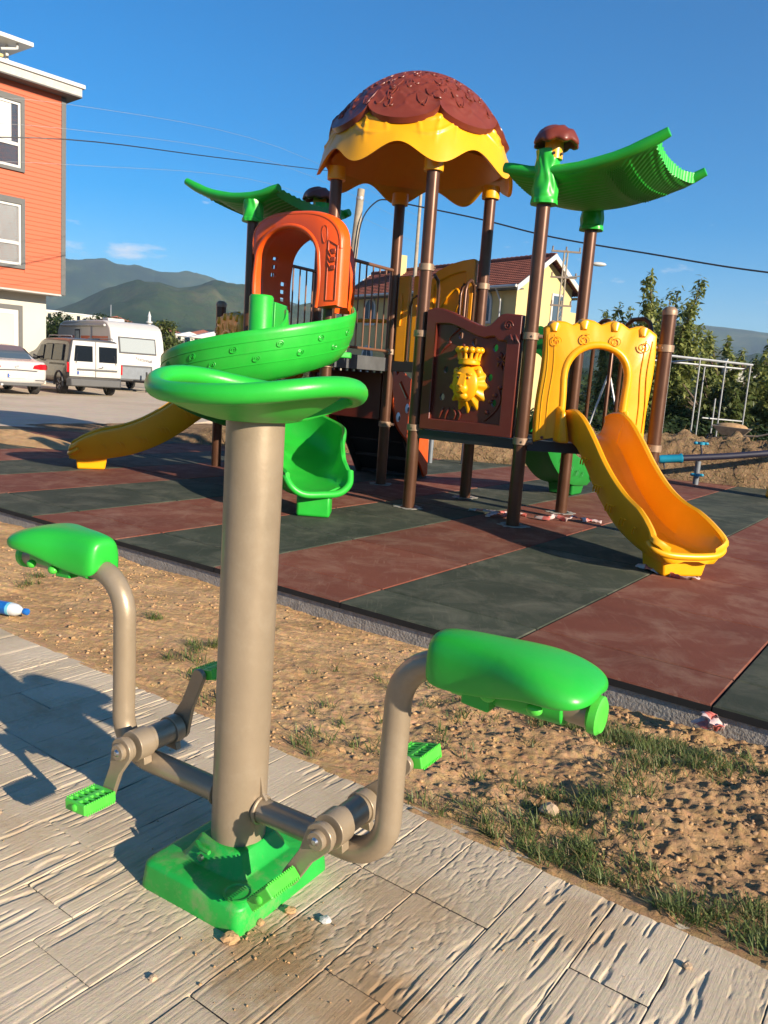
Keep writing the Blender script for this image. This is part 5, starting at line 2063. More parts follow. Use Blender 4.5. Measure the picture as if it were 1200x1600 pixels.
    ft.build('slide_foot', 'green', o, bevel=.025, seg=3)
    end = path[-1]
    a_ = path[-3]
    th = Vector((end.x - a_.x, end.y - a_.y, 0)).normalized()
    side = Vector((-th.y, th.x, 0))
    lp = MB().tube(smoothpath([end + side * .34 - th * .04 + Vector((0, 0, .17)), end + side * .30 + th * .02 + Vector((0, 0, .06)), end + side * .18 + th * .055 + Vector((0, 0, -.012)), end + th * .065 + Vector((0, 0, -.02)),
                               end - side * .18 + th * .055 + Vector((0, 0, -.012)), end - side * .28 + th * .02 + Vector((0, 0, .05)), end - side * .315 - th * .04 + Vector((0, 0, .14))], 6), .032, 12)
    lp.build('slide_lip', 'green', o)


spiral_slide()


# ---- railings, yellow back panels, stairs, small play panels
def railing(p, q, z0, z1, n, name='railing', ext=.05):
    p, q = Vector((*p, 0)), Vector((*q, 0))
    d = (q - p).normalized()
    a, b_ = p + d * ext, q - d * ext
    r = MB().tube([a + Vector((0, 0, z1)), b_ + Vector((0, 0, z1))], .019, 10).build(name, 'rail', play)
    MB().tube([a + Vector((0, 0, z0)), b_ + Vector((0, 0, z0))], .015, 10).build('bottom_rail', 'rail', r)
    for i in range(n):
        c = a + (b_ - a) * ((i + .5) / n)
        MB().tube([c + Vector((0, 0, z0)), c + Vector((0, 0, z1))], .0095, 8).build('baluster', 'rail', r)
    return r


railing(PDL, (PDB[0], PDB[1] + .06), 1.565, 2.475, 9)
railing(PL1, PL2, 1.565, 2.475, 9)


def hoop(p, q, z0, z1, r=.017):
    p, q = Vector((*p, 0)), Vector((*q, 0))
    d = (q - p).normalized()
    L_ = (q - p).length
    pts = [p + Vector((0, 0, z0)), p + Vector((0, 0, z1 - .12)), p + d * .03 + Vector((0, 0, z1 - .04)), p + d * .10 + Vector((0, 0, z1)), p + d * (L_ - .10) + Vector((0, 0, z1)), q - d * .03 + Vector((0, 0, z1 - .04)), q + Vector((0, 0, z1 - .12)), q + Vector((0, 0, z0))]
    return MB().tube(pts, r, 10).build('grab_hoop', 'post', play)


hoop((PDF[0] - .02, .10), (PDF[0] - .02, .30), 1.0, 2.28)
hoop((PDR[0] - .04, DV - .10), (PDR[0] - .04, DV - .30), 1.30, 2.34)
hoop((PDR[0] - .12, DV - .10), (PDR[0] - .12, DV - .26), 1.30, 2.30)
hoop((.20, DV - .12), (.44, DV - .27), .80, 1.95, .02)
hoop((.56, DV - .33), (.86, DV - .50), .80, 1.95, .02)
hoop((PDL[0] + .25, DV - .02), (PDL[0] + .42, DV - .02), 1.47, 2.20, .014)


def yellow_back():
    o = MB()
    xs = [PDB[0] + .08, PDB[0] + .20, PDB[0] + .36, PDB[0] + .54]
    for a, b_ in ((PDB[0] + .075, PDB[0] + .235), (PDB[0] + .275, PDB[0] + .46)):
        o.box(a, b_, DV - .03, DV + .03, 1.44, 2.42)
    r = o.build('back_panel', 'amber', play, smooth=30, bevel=.02, seg=3)
    p2 = MB()
    out = [(PDB[0] + .50, 1.44), (PDB[0] + .50, 2.40), (PDB[0] + .60, 2.47), (PDB[0] + .75, 2.535), (PDB[0] + .90, 2.57), (PDB[0] + 1.03, 2.585), (PDB[0] + 1.055, 2.57), (PDB[0] + 1.055, 1.44)]
    p2.prism(out, DV - .02, DV + .03)
    k = p2.build('back_panel', 'amber', play, smooth=30, bevel=.012)
    inn = [(PDB[0] + .56, 1.52), (PDB[0] + .56, 2.30), (PDB[0] + .64, 2.36), (PDB[0] + .75, 2.41), (PDB[0] + .86, 2.44), (PDB[0] + .93, 2.45), (PDB[0] + .95, 2.44), (PDB[0] + .95, 1.52)]
    f = MB().ring(out, inn, DV - .05, DV - .012)
    f.build('panel_frame', 'amber', k, smooth=30, bevel=.012)
    d = MB()
    x = PDB[0]
    d.tube(smoothpath([(x + .62, DV - .03, 2.02), (x + .72, DV - .035, 2.17), (x + .83, DV - .035, 2.27), (x + .885, DV - .035, 2.20), (x + .85, DV - .035, 2.05), (x + .76, DV - .035, 1.86), (x + .68, DV - .035, 1.80), (x + .655, DV - .03, 1.87)], 6), .014, 8)
    d.tube(smoothpath([(x + .13, DV - .035, 2.22), (x + .145, DV - .04, 2.05), (x + .13, DV - .035, 1.86)], 6), .012, 8)
    d.tube(smoothpath([(x + .40, DV - .035, 2.22), (x + .34, DV - .04, 2.12), (x + .37, DV - .035, 2.0), (x + .42, DV - .035, 2.04)], 6), .012, 8)
    d.build('scroll_relief', 'amber', k)['kind'] = 'stuff'
    t = MB()
    t.tube([(PDB[0] + .02, DV + .12, 1.92), (PDB[0] - 1.0, DV + .12, 1.92)], .026, 10)
    t.build('yellow_rail', 'amber', play)


yellow_back()


def stairs():
    x0, x1 = PL2[0] + .16, PDB[0] - .05
    y0, y1, zt = DV + .05, DV + 1.0, 1.40
    o = MB()
    n = 6
    for i in range(n):
        z = zt * (1 - (i + 1) / (n + .2))
        y = y0 + (y1 - y0) * (i + .3) / n
        o.box(x0, x1, y, y + .24, z - .04, z)
    s = o.build('stairs', 'black', play, smooth=0, bevel=.004)
    st = MB()
    for x in (x0 - .01, x1 - .03):
        st.prism([(y0, zt), (y0, zt - .28), (y1 - .16, 0), (y1 + .14, 0)], x, x + .04, 'x')
    st.box(x0, x1, y0 + .02, y0 + .05, .80, 1.30)
    st.prism([(y0 + .02, zt - .30), (y0 + .06, zt - .30), (y1 + .02, .0), (y1 - .04, .0)], x0, x1, 'x')
    st.build('stringer', 'black', s, smooth=0)
    for x, eyes in ((x1 + .03, True), (x0 - .08, False)):
        out = [(y0 - .02, 1.30), (y0 + .0, 1.44), (y0 + .05, 1.46), (y0 + .11, 1.40), (y0 + .18, 1.42), (y0 + .24, 1.36), (y0 + .42, 1.28), (y0 + .62, 1.22), (y0 + .80, 1.12), (y0 + .92, .90), (y0 + .98, .50), (y0 + 1.02, .06), (y0 + .94, .02),
               (y0 + .84, .16), (y0 + .62, .36), (y0 + .44, .52), (y0 + .26, .64), (y0 + .16, .74), (y0 + .08, 1.0)]
        p = MB().prism(out, x, x + .035, 'x').build('stair_side_panel', 'redorange', play, smooth=30, bevel=.008)
        c = MB()
        for (ya, za, yb, zb) in ((y0 + .20, 1.22, y0 + .40, 1.02), (y0 + .06, 1.40, y0 + .14, 1.31)):
            dy, dz = yb - ya, zb - za
            l = math.hypot(dy, dz)
            ny, nz = -dz / l * .028, dy / l * .028
            c.prism([(ya + ny, za + nz), (yb + ny, zb + nz), (yb - ny, zb - nz), (ya - ny, za - nz)], x - .1, x + .2, 'x')
        cut(p, c)
        if eyes:
            for ey, ez in ((y0 + .39, .906), (y0 + .20, .80)):
                MB().ball((x + .040, ey, ez), .012, .045, .060).build('eye', 'eye', p)
                MB().ball((x + .050, ey + .012, ez - .012), .008, .020, .030).build('pupil', 'ink', p)
            MB().tube(smoothpath([(x + .037, y0 + .44, .60), (x + .040, y0 + .54, .55), (x + .040, y0 + .62, .58), (x + .037, y0 + .66, .66)], 5), .008, 6).build('smile', 'redorange', p)


stairs()


def small_panels():
    # dark panel under the left tower with a yellow animal face
    o = MB()
    o.prism([(PL1[0] + .07, .76), (PL1[0] + .07, 1.31), (PDL[0] - .07, 1.31), (PDL[0] - .07, .76)], DV - .03, DV + .01)
    p = o.build('lower_panel', 'panel_brown', play, smooth=0, bevel=.01)
    f = MB()
    cx, cz = -3.30, 1.30
    f.ball((cx, DV - .52, cz), .17, .07, .17, 24, 14)
    f.ball((cx - .02, DV - .58, cz - .06), .14, .06, .08, 20, 12)
    f.ball((cx, DV - .57, cz + .08), .13, .05, .065, 20, 12)
    f.tube([(cx, DV - .52, cz), (cx, DV, cz)], .03, 8)
    f.build('animal_face', 'amber', p, smooth=60)
    for s in (-1, 1):
        MB().ball((cx + s * .05, DV - .61, cz + .085), .038, .02, .038).build('face_eye', 'amber', p)
        MB().ball((cx + s * .05, DV - .628, cz + .083), .014, .01, .016).build('face_pupil', 'ink', p)
    for i in range(9):
        x = PDL[0] - .9 + i * .10
        MB().box(x, x + .055, DV + .02, DV + .05, .80, 1.34).build('dark_slat', 'panel_brown', p, smooth=0)


small_panels()
# cement smears and the cut holes where the posts enter the rubber
for i, p in enumerate((PF, PB, PDF, PDR, PDB)):
    rr_ = random.Random(40 + i)
    b = MB()
    n = 30
    oo, ii = [], []
    for k in range(n):
        a_ = 2 * PI * k / n
        oo.append((p[0] + (.125 + rr_.uniform(-.02, .05)) * math.cos(a_), p[1] + (.125 + rr_.uniform(-.02, .05)) * math.sin(a_)))
        ii.append((p[0] + (.085 + rr_.uniform(-.01, .012)) * math.cos(a_), p[1] + (.085 + rr_.uniform(-.01, .012)) * math.sin(a_)))
    b.ring(oo, ii, .0005, .004, 'z')
    b.build('cement_smear', 'kerb', play, smooth=0)
    MB().lathe([(0, .0006), (.088, .0006), (.088, .0018), (0, .0018)], 24, (p[0], p[1], 0)).build('post_hole', 'black', play, smooth=0)

# ================================================================ BUILDINGS
def apartment():
    # local frame: x along the facade towards its right hand corner (x=0), y out of the facade, z up
    al = Vector((.66063, .75071, 0))
    nn = Vector((.75071, -.66063, 0))
    rz = math.atan2(al.y, al.x)
    root = thing('apartment_building', 'orange clad apartment block with white framed windows beside the parking ground', 'building', (-13.5612, 33.3504, 0), rz)
    # after rotation local x = al, local y = (-al.y, al.x) = -nn, so outward is -y
    Lx, D = 13.0, 9.0
    core = MB()
    core.box(-Lx, -.02, .03, D, 3.61, 11.08)
    core.build('upper_wall', 'siding', root, smooth=0)
    low = MB()
    low.box(-Lx, -.23, .90, D - .6, -.2, 3.60)
    low.build('lower_wall', 'white_render', root, smooth=0)
    so = MB()
    so.box(-Lx, -.02, .0, .95, 3.56, 3.62)
    so.build('soffit', 'eave', root, smooth=0)
    # windows: x right edge, z range of the dark surround
    wins = []
    for k in range(3):
        xr = -1.50 - 3.9 * k
        wins += [(xr, 7.95, 10.62), (xr, 4.40, 6.99)]
    # siding boards on the facade, cut round the windows
    zs = np.arange(3.61, 11.05, .165)
    meshes = {}
    def board(x0, x1, z):
        key = round(x1 - x0, 2)
        if key not in meshes:
            b = MB()
            l = x1 - x0
            b.prism([(-.006, 0), (-.026, .004), (-.020, .150), (-.008, .163)], 0, l, 'x')
            me = b.data('siding_board', 'siding', 0)
            meshes[key] = me
        o = bpy.data.objects.new('siding_board', meshes[key])
        COL.objects.link(o)
        o.parent = root
        o.location = (x0, .03, z)
    W_ = 1.70
    for z in zs:
        segs = [(-6.2, -.05)]
        for xr, za, zb in wins:
            if za - .05 < z + .16 and z < zb:
                segs = [p for s in segs for p in ([s] if xr < s[0] or xr - W_ > s[1] else [(s[0], xr - W_), (xr, s[1])]) if p[1] - p[0] > .05]
        for a, b_ in segs:
            board(a, b_, float(z))
    for xr, za, zb in wins:
        w = MB()
        out = [(xr - W_, za), (xr, za), (xr, zb), (xr - W_, zb)]
        inn = [(xr - W_ + .14, za + .12), (xr - .14, za + .12), (xr - .14, zb - .22), (xr - W_ + .14, zb - .22)]
        w.ring(out, inn, -.06, .10)
        o = w.build('window', 'frame_grey', root, smooth=0)
        f = MB()
        xa, xb, z0, z1 = xr - W_ + .145, xr - .145, za + .125, zb - .225
        zm = z0 + (z1 - z0) * .36
        f.ring([(xa, z0), (xb, z0), (xb, z1), (xa, z1)], [(xa + .09, z0 + .09), (xb - .09, z0 + .09), (xb - .09, z1 - .09), (xa + .09, z1 - .09)], -.012, .055)
        f.box(xa + .09, xb - .09, -.010, .05, zm - .06, zm + .06)
        f.build('window_frame', 'white', o, smooth=0)
        MB().box(xa + .05, xb - .05, .030, .040, z0 + .05, z1 - .05).build('pane', 'glass_blue' if za > 7 else 'glass_pale', o, smooth=0)
        if za > 7:
            c = MB()
            n = 24
            c.loft([[(xb - .75 + .42 * i / n, .022 + .006 * math.sin(i * 2.1), z) for i in range(n + 1)] for z in (zm + .08, z1 - .10)], closed_ring=False, cap=False)
            c.build('curtain', 'curtain', o)
    # ground floor window
    w = MB()
    w.ring([(-3.3, .95), (-1.20, .95), (-1.20, 3.06), (-3.3, 3.06)], [(-3.15, 1.05), (-1.36, 1.05), (-1.36, 2.88), (-3.15, 2.88)], .86, .99)
    o = w.build('window', 'frame_grey', root, smooth=0)
    f = MB().ring([(-3.15, 1.05), (-1.37, 1.05), (-1.37, 2.88), (-3.15, 2.88)], [(-3.0, 1.2), (-1.56, 1.2), (-1.56, 2.70), (-3.0, 2.70)], .885, .95)
    f.build('window_frame', 'white', o, smooth=0)
    MB().box(-3.05, -1.5, .925, .935, 1.1, 2.8).build('pane', 'glass_pale', o, smooth=0)
    # corner strip, eaves and the roof terrace canopy
    MB().box(-.045, .14, -.012, .16, 3.60, 11.06).build('corner_strip', 'frame_grey', root, smooth=0)
    e = MB()
    e.box(-Lx, .52, -.55, D + .3, 11.09, 11.13)
    e.build('eave_underside', 'frame_grey', root, smooth=0)
    e = MB()
    e.box(-Lx, .50, -.57, D + .3, 11.131, 11.42)
    e.build('fascia', 'eave', root, smooth=0)
    e = MB()
    e.loft([[(-Lx, -.64, 11.425), (-Lx, D + .3, 11.425), (-Lx, D + .3, 11.58), (-Lx, -.64, 11.56)], [(.60, -.64, 11.425), (.60, D + .3, 11.425), (.60, D + .3, 11.58), (.60, -.64, 11.56)]])
    e.build('gutter', 'white', root, smooth=0)
    p = MB()
    p.box(-Lx, -2.0, .6, .8, 11.57, 12.1)
    p.build('parapet', 'cream', root, smooth=0)
    c = MB()
    c.loft([[(-Lx, -.25, 12.42), (-Lx, 2.5, 12.55), (-Lx, 2.5, 12.70), (-Lx, -.25, 12.56)], [(-1.25, -.25, 12.42), (-1.25, 2.5, 12.55), (-1.25, 2.5, 12.70), (-1.25, -.25, 12.56)]])
    c.build('canopy', 'white', root, smooth=0)
    s = MB()
    s.box(-1.95, -1.85, .5, .6, 11.57, 12.42)
    s.tube([(-2.3, .1, 12.1), (-1.9, 0, 12.2), (-1.75, 0, 12.25), (-1.75, 0, 12.42)], .05, 8)
    s.build('canopy_bracket', 'white', root, smooth=0)


apartment()


def house():
    # cream house behind the playground: local x from the lit gable corner along the shaded front, y depth
    cx, cy = 206 / 1260 * 38 + .35, 38.0
    root = thing('cream_house', 'cream house with a red tiled roof and lit gable behind the playground', 'house', (5.35, 38.0, 0), math.atan2(11, -8.2))
    L_, Wd, ez, rz_ = 13.8, 3.7, 6.0, 7.32
    # local +x runs away to the left/back along the front wall, local -y side = gable direction (.8,.6)
    w = MB()
    w.box(0, L_, -Wd, 0, -.2, ez)
    w.build('wall', 'cream', root, smooth=0)
    g = MB()
    g.prism([(0.0, ez), (-Wd, ez), (-Wd / 2, rz_ - .12)], 0, .2, 'x')
    g.build('gable', 'cream', root, smooth=0)
    # roof: two slopes, each a corrugated run of tiles
    ov = .45
    for sgn, nm in ((1, 'near'), (-1, 'far')):
        b = MB()
        rows = 15
        ncol = 110
        vs, fs = [], []
        for r in range(rows):
            for e in (0, 1):
                t = (r + e * .97) / rows
                for c in range(ncol * 2 + 1):
                    x = -ov + (L_ + 2 * ov) * c / (ncol * 2)
                    yy = (Wd / 2 + ov) * (1 - t)
                    y = -Wd / 2 + sgn * yy
                    z = ez - (rz_ - ez) * ov / (Wd / 2) + (rz_ - ez) * (1 + ov / (Wd / 2)) * t + (.05 if e == 0 else .0) + .035 * (c % 2)
                    vs.append((x, y, z))
        w_ = ncol * 2 + 1
        for r in range(rows * 2 - 1):
            for c in range(w_ - 1):
                fs.append((r * w_ + c, r * w_ + c + 1, (r + 1) * w_ + c + 1, (r + 1) * w_ + c))
        b.add(vs, fs)
        o = b.build('roof_slope', 'rooftile', root, smooth=0)
        o['kind'] = 'stuff'
    rd = MB()
    n = 46
    for i in range(n):
        x = -ov + (L_ + 2 * ov) * i / n
        rd.tube([(x, -Wd / 2, rz_ + .02), (x + .36, -Wd / 2, rz_ + .045)], [.10, .12], 8)
    rd.build('ridge_tiles', 'rooftile', root)
    for xx in (-ov - .03, L_ + ov - .02):
        for sgn in (1, -1):
            v = MB()
            y0, z0 = -Wd / 2 + sgn * (Wd / 2 + ov), ez - (rz_ - ez) * ov / (Wd / 2)
            v.add([(xx, y0, z0 - .20), (xx + .05, y0, z0 - .20), (xx + .05, y0, z0 + .06), (xx, y0, z0 + .06),
                   (xx, -Wd / 2, rz_ - .16), (xx + .05, -Wd / 2, rz_ - .16), (xx + .05, -Wd / 2, rz_ + .09), (xx, -Wd / 2, rz_ + .09)],
                  [(0, 1, 2, 3), (4, 7, 6, 5), (0, 4, 5, 1), (1, 5, 6, 2), (2, 6, 7, 3), (3, 7, 4, 0)])
            v.build('verge_board', 'white', root, smooth=0)
    s = MB()
    s.box(-ov, L_ + ov, .02, .48, ez - .42, ez - .36)
    s.box(-ov, L_ + ov, -Wd - .48, -Wd - .02, ez - .42, ez - .36)
    s.build('eave_board', 'frame_grey', root, smooth=0)
    gt = MB()
    gt.tube([(-ov, .52, ez - .30), (L_ + ov, .52, ez - .30)], .07, 8)
    gt.tube([(.9, .5, ez - .32), (.9, .12, ez - .9), (.9, .12, ez - 2.0), (.55, .10, ez - 2.4), (.55, .10, 0)], .05, 8)
    gt.build('gutter', 'white', root)
    bnd = MB()
    bnd.box(-.03, .02, -Wd - .1, .1, 3.55, 3.75)
    bnd.box(-.03, 3, .0, .06, 3.55, 3.75)
    bnd.build('string_course', 'eave', root, smooth=0)
    # arched windows on the shaded front and one in the gable
    for x in (2.1, 4.6, 8.7, 11.6):
        for z in (1.4, 4.1):
            out = [(x - .55, z), (x + .55, z)] + [(x + .55 * math.cos(R(a)), z + .95 + .65 * math.sin(R(a))) for a in range(0, 181, 20)]
            o = MB().prism(out, .0, .07).build('window', 'white', root, smooth=0)
            inn = [(x - .42, z + .12), (x + .42, z + .12)] + [(x + .42 * math.cos(R(a)), z + .95 + .48 * math.sin(R(a))) for a in range(0, 181, 20)]
            MB().prism(inn, .071, .076).build('pane', 'glass_blue', o, smooth=0)
            MB().box(x - .025, x + .025, .077, .09, z + .1, z + 1.4).build('glazing_bar', 'white', o, smooth=0)
    o = MB().box(-.05, .0, -3.1, -2.3, 4.3, 5.7).build('window', 'white', root, smooth=0)
    MB().box(-.056, -.051, -3.0, -2.4, 4.4, 5.6).build('pane', 'glass_blue', o, smooth=0)
    ch = MB().box(10.6, 11.3, -1.6, -1.0, 6.4, 8.1)
    ch.build('chimney', 'cream', root, smooth=0)
    bx = MB().box(.3, 1.4, -Wd - .9, -Wd, 3.2, 5.0)
    bx.build('side_bay', 'cream', root, smooth=0)


house()


# ================================================================ VEHICLES
def wheel(parent, c, r, w, name='wheel'):
    """axis along local y"""
    t = MB().lathe([(r * .62, -w / 2), (r * .93, -w / 2), (r, -w / 2 + .03), (r, w / 2 - .03), (r * .93, w / 2), (r * .62, w / 2)], 28, c, 'y')
    o = t.build(name, 'tyre', parent)
    rim = MB().lathe([(0, -w / 2 + .03), (r * .62, -w / 2 + .015), (r * .62, w / 2 - .015), (0, w / 2 - .03)], 24, c, 'y')
    for k in range(7):
        a = 2 * PI * k / 7
        for s in (-1, 1):
            rim.tube([(c[0] + .05 * math.cos(a), c[1] + s * (w / 2 - .01), c[2] + .05 * math.sin(a)), (c[0] + r * .58 * math.cos(a), c[1] + s * (w / 2 - .005), c[2] + r * .58 * math.sin(a))], .022, 6)
    rim.build('rim', 'galv', o)
    return o


def loft_body(name, secs, mats, parent, sub=1, smooth=45):
    return MB().loft(secs).build(name, mats, parent, smooth=smooth, sub=sub)


def half_ring(x, prof):
    """closed section at x from a half profile [(y, z) ...] given bottom to top for y>0"""
    return [(x, y, z) for y, z in prof] + [(x, -y, z) for y, z in reversed(prof)]


HEAD = R(131)
def plate(parent, x, y, z, w, h, txt, sgn=-1):
    """number plate on a face looking along -x"""
    o = MB().box(x - .012, x, y - w / 2, y + w / 2, z - h / 2, z + h / 2).build('number_plate', 'plate', parent, smooth=0)
    MB().box(x - .015, x - .0125, y + w / 2 - .05, y + w / 2, z - h / 2 + .003, z + h / 2 - .003).build('plate_band', 'plate_blue', o, smooth=0)
    m = Matrix.Translation((x - .014, y - .02, z)) @ Matrix(((0, 0, -1, 0), (-1, 0, 0, 0), (0, 1, 0, 0), (0, 0, 0, 1)))
    text('plate_text', txt, h * .95, 'ink', o, m, .001)


def white_car():
    # local x forward, y left, z up; origin on the ground under the rear axle
    root = thing('parked_car', 'white saloon car seen from behind in front of the apartment building', 'car', (-11.55, 24.35, 0), HEAD)
    def sec(x, w, zb, zbelt, zt, wt):
        return half_ring(x, [(w * .86, zb), (w * .98, zb + .12), (w, zb + .32), (w * .985, zbelt - .10), (w * .95, zbelt - .01), (w * .90, zbelt + .01), (wt + (w * .86 - wt) * .6, zbelt + (zt - zbelt) * .45), (wt, zt - .03 if zt > zbelt + .05 else zbelt + .015), (wt * .8, zt if zt > zbelt + .05 else zbelt + .02)])
    st = [(-1.00, .72, .42, .90, .92, .60), (-.96, .82, .36, .95, .97, .70), (-.86, .875, .27, .99, 1.005, .72), (-.60, .90, .25, 1.0, 1.02, .72), (-.36, .91, .24, 1.0, 1.04, .70), (.0, .912, .24, .99, 1.22, .64),
          (.40, .912, .24, .97, 1.40, .58), (.9, .912, .24, .95, 1.465, .57), (1.5, .912, .24, .94, 1.47, .58), (2.0, .912, .24, .93, 1.40, .58), (2.5, .91, .24, .93, 1.12, .66), (2.75, .90, .24, .92, .96, .72), (3.3, .87, .25, .82, .84, .70), (3.6, .80, .28, .72, .74, .62), (3.72, .62, .36, .62, .64, .5)]
    loft_body('body', [sec(*s) for s in st], 'car_white', root, sub=2)
    # rear window
    w = MB()
    w.loft([[(-.375, .60, 1.052), (-.375, -.60, 1.052), (-.385, -.60, 1.044), (-.385, .60, 1.044)], [(.02, .575, 1.247), (.02, -.575, 1.247), (.01, -.575, 1.238), (.01, .575, 1.238)], [(.40, .50, 1.418), (.40, -.50, 1.418), (.39, -.50, 1.408), (.39, .50, 1.408)]])
    w.build('rear_window', 'glass_blue', root, smooth=60)
    for s in (-1, 1):
        g = MB()
        g.loft([[(-.05, s * .80, 1.02), (-.05, s * .815, 1.02), (.55, s * .665, 1.36), (.55, s * .650, 1.36)], [(1.35, s * .845, .985), (1.35, s * .86, .985), (1.35, s * .68, 1.40), (1.35, s * .665, 1.40)], [(2.3, s * .845, .97), (2.3, s * .86, .97), (1.95, s * .68, 1.36), (1.95, s * .665, 1.36)]])
        g.build('side_window', 'glass_dark', root, smooth=60)
    for s in (-1, 1):
        t = MB()
        t.loft([[(-1.035, s * .44, .79), (-1.03, s * .48, .885), (-.90, s * .48, .885), (-.90, s * .44, .79)], [(-1.02, s * .66, .765), (-1.01, s * .66, .925), (-.90, s * .66, .925), (-.90, s * .66, .765)],
                [(-.965, s * .83, .76), (-.955, s * .82, .925), (-.84, s * .80, .925), (-.84, s * .80, .76)], [(-.76, s * .935, .79), (-.76, s * .925, .90), (-.72, s * .88, .90), (-.72, s * .88, .79)]])
        t.build('tail_lamp', 'lamp_red', root, bevel=.012)
    b = MB()
    b.box(-1.01, -.80, -.68, .68, .27, .36)
    b.build('rear_valance', 'bumper', root, bevel=.02)
    k = MB()
    k.tube([(-1.035, .56, .72), (-1.045, 0, .735), (-1.035, -.56, .72)], .010, 6)
    k.tube([(-1.02, .80, .46), (-1.03, .5, .455)], .008, 6)
    k.tube([(-1.02, -.80, .46), (-1.03, -.5, .455)], .008, 6)
    k.build('boot_seam', 'bumper', root)
    ex = MB()
    for y in (.55, .42):
        ex.cyl((-1.04, y, .30), (-.8, y, .30), .035, 12)
    ex.build('exhaust', 'steel', root)
    e = MB().lathe([(.040, -.004), (.055, -.004), (.055, .006), (.040, .006)], 24, (0, 0, 0), 'x')
    bd = e.build('badge', 'steel', root, matrix=Matrix.Translation((-1.022, 0, .835)))
    v = MB()
    v.tube([(-.004, .030, .026), (-.004, .0, -.012), (-.004, -.030, .026)], .006, 5)
    v.tube([(-.004, .036, .005), (-.004, .016, -.032), (-.004, 0, -.004), (-.004, -.016, -.032), (-.004, -.036, .005)], .005, 5)
    v.build('badge_letters', 'steel', bd)
    plate(root, -1.012, .0, .56, .52, .115, '43 AL 020')
    for x in (0, 2.70):
        for y in (-.78, .78):
            wheel(root, (x, y, .32), .32, .22)


white_car()


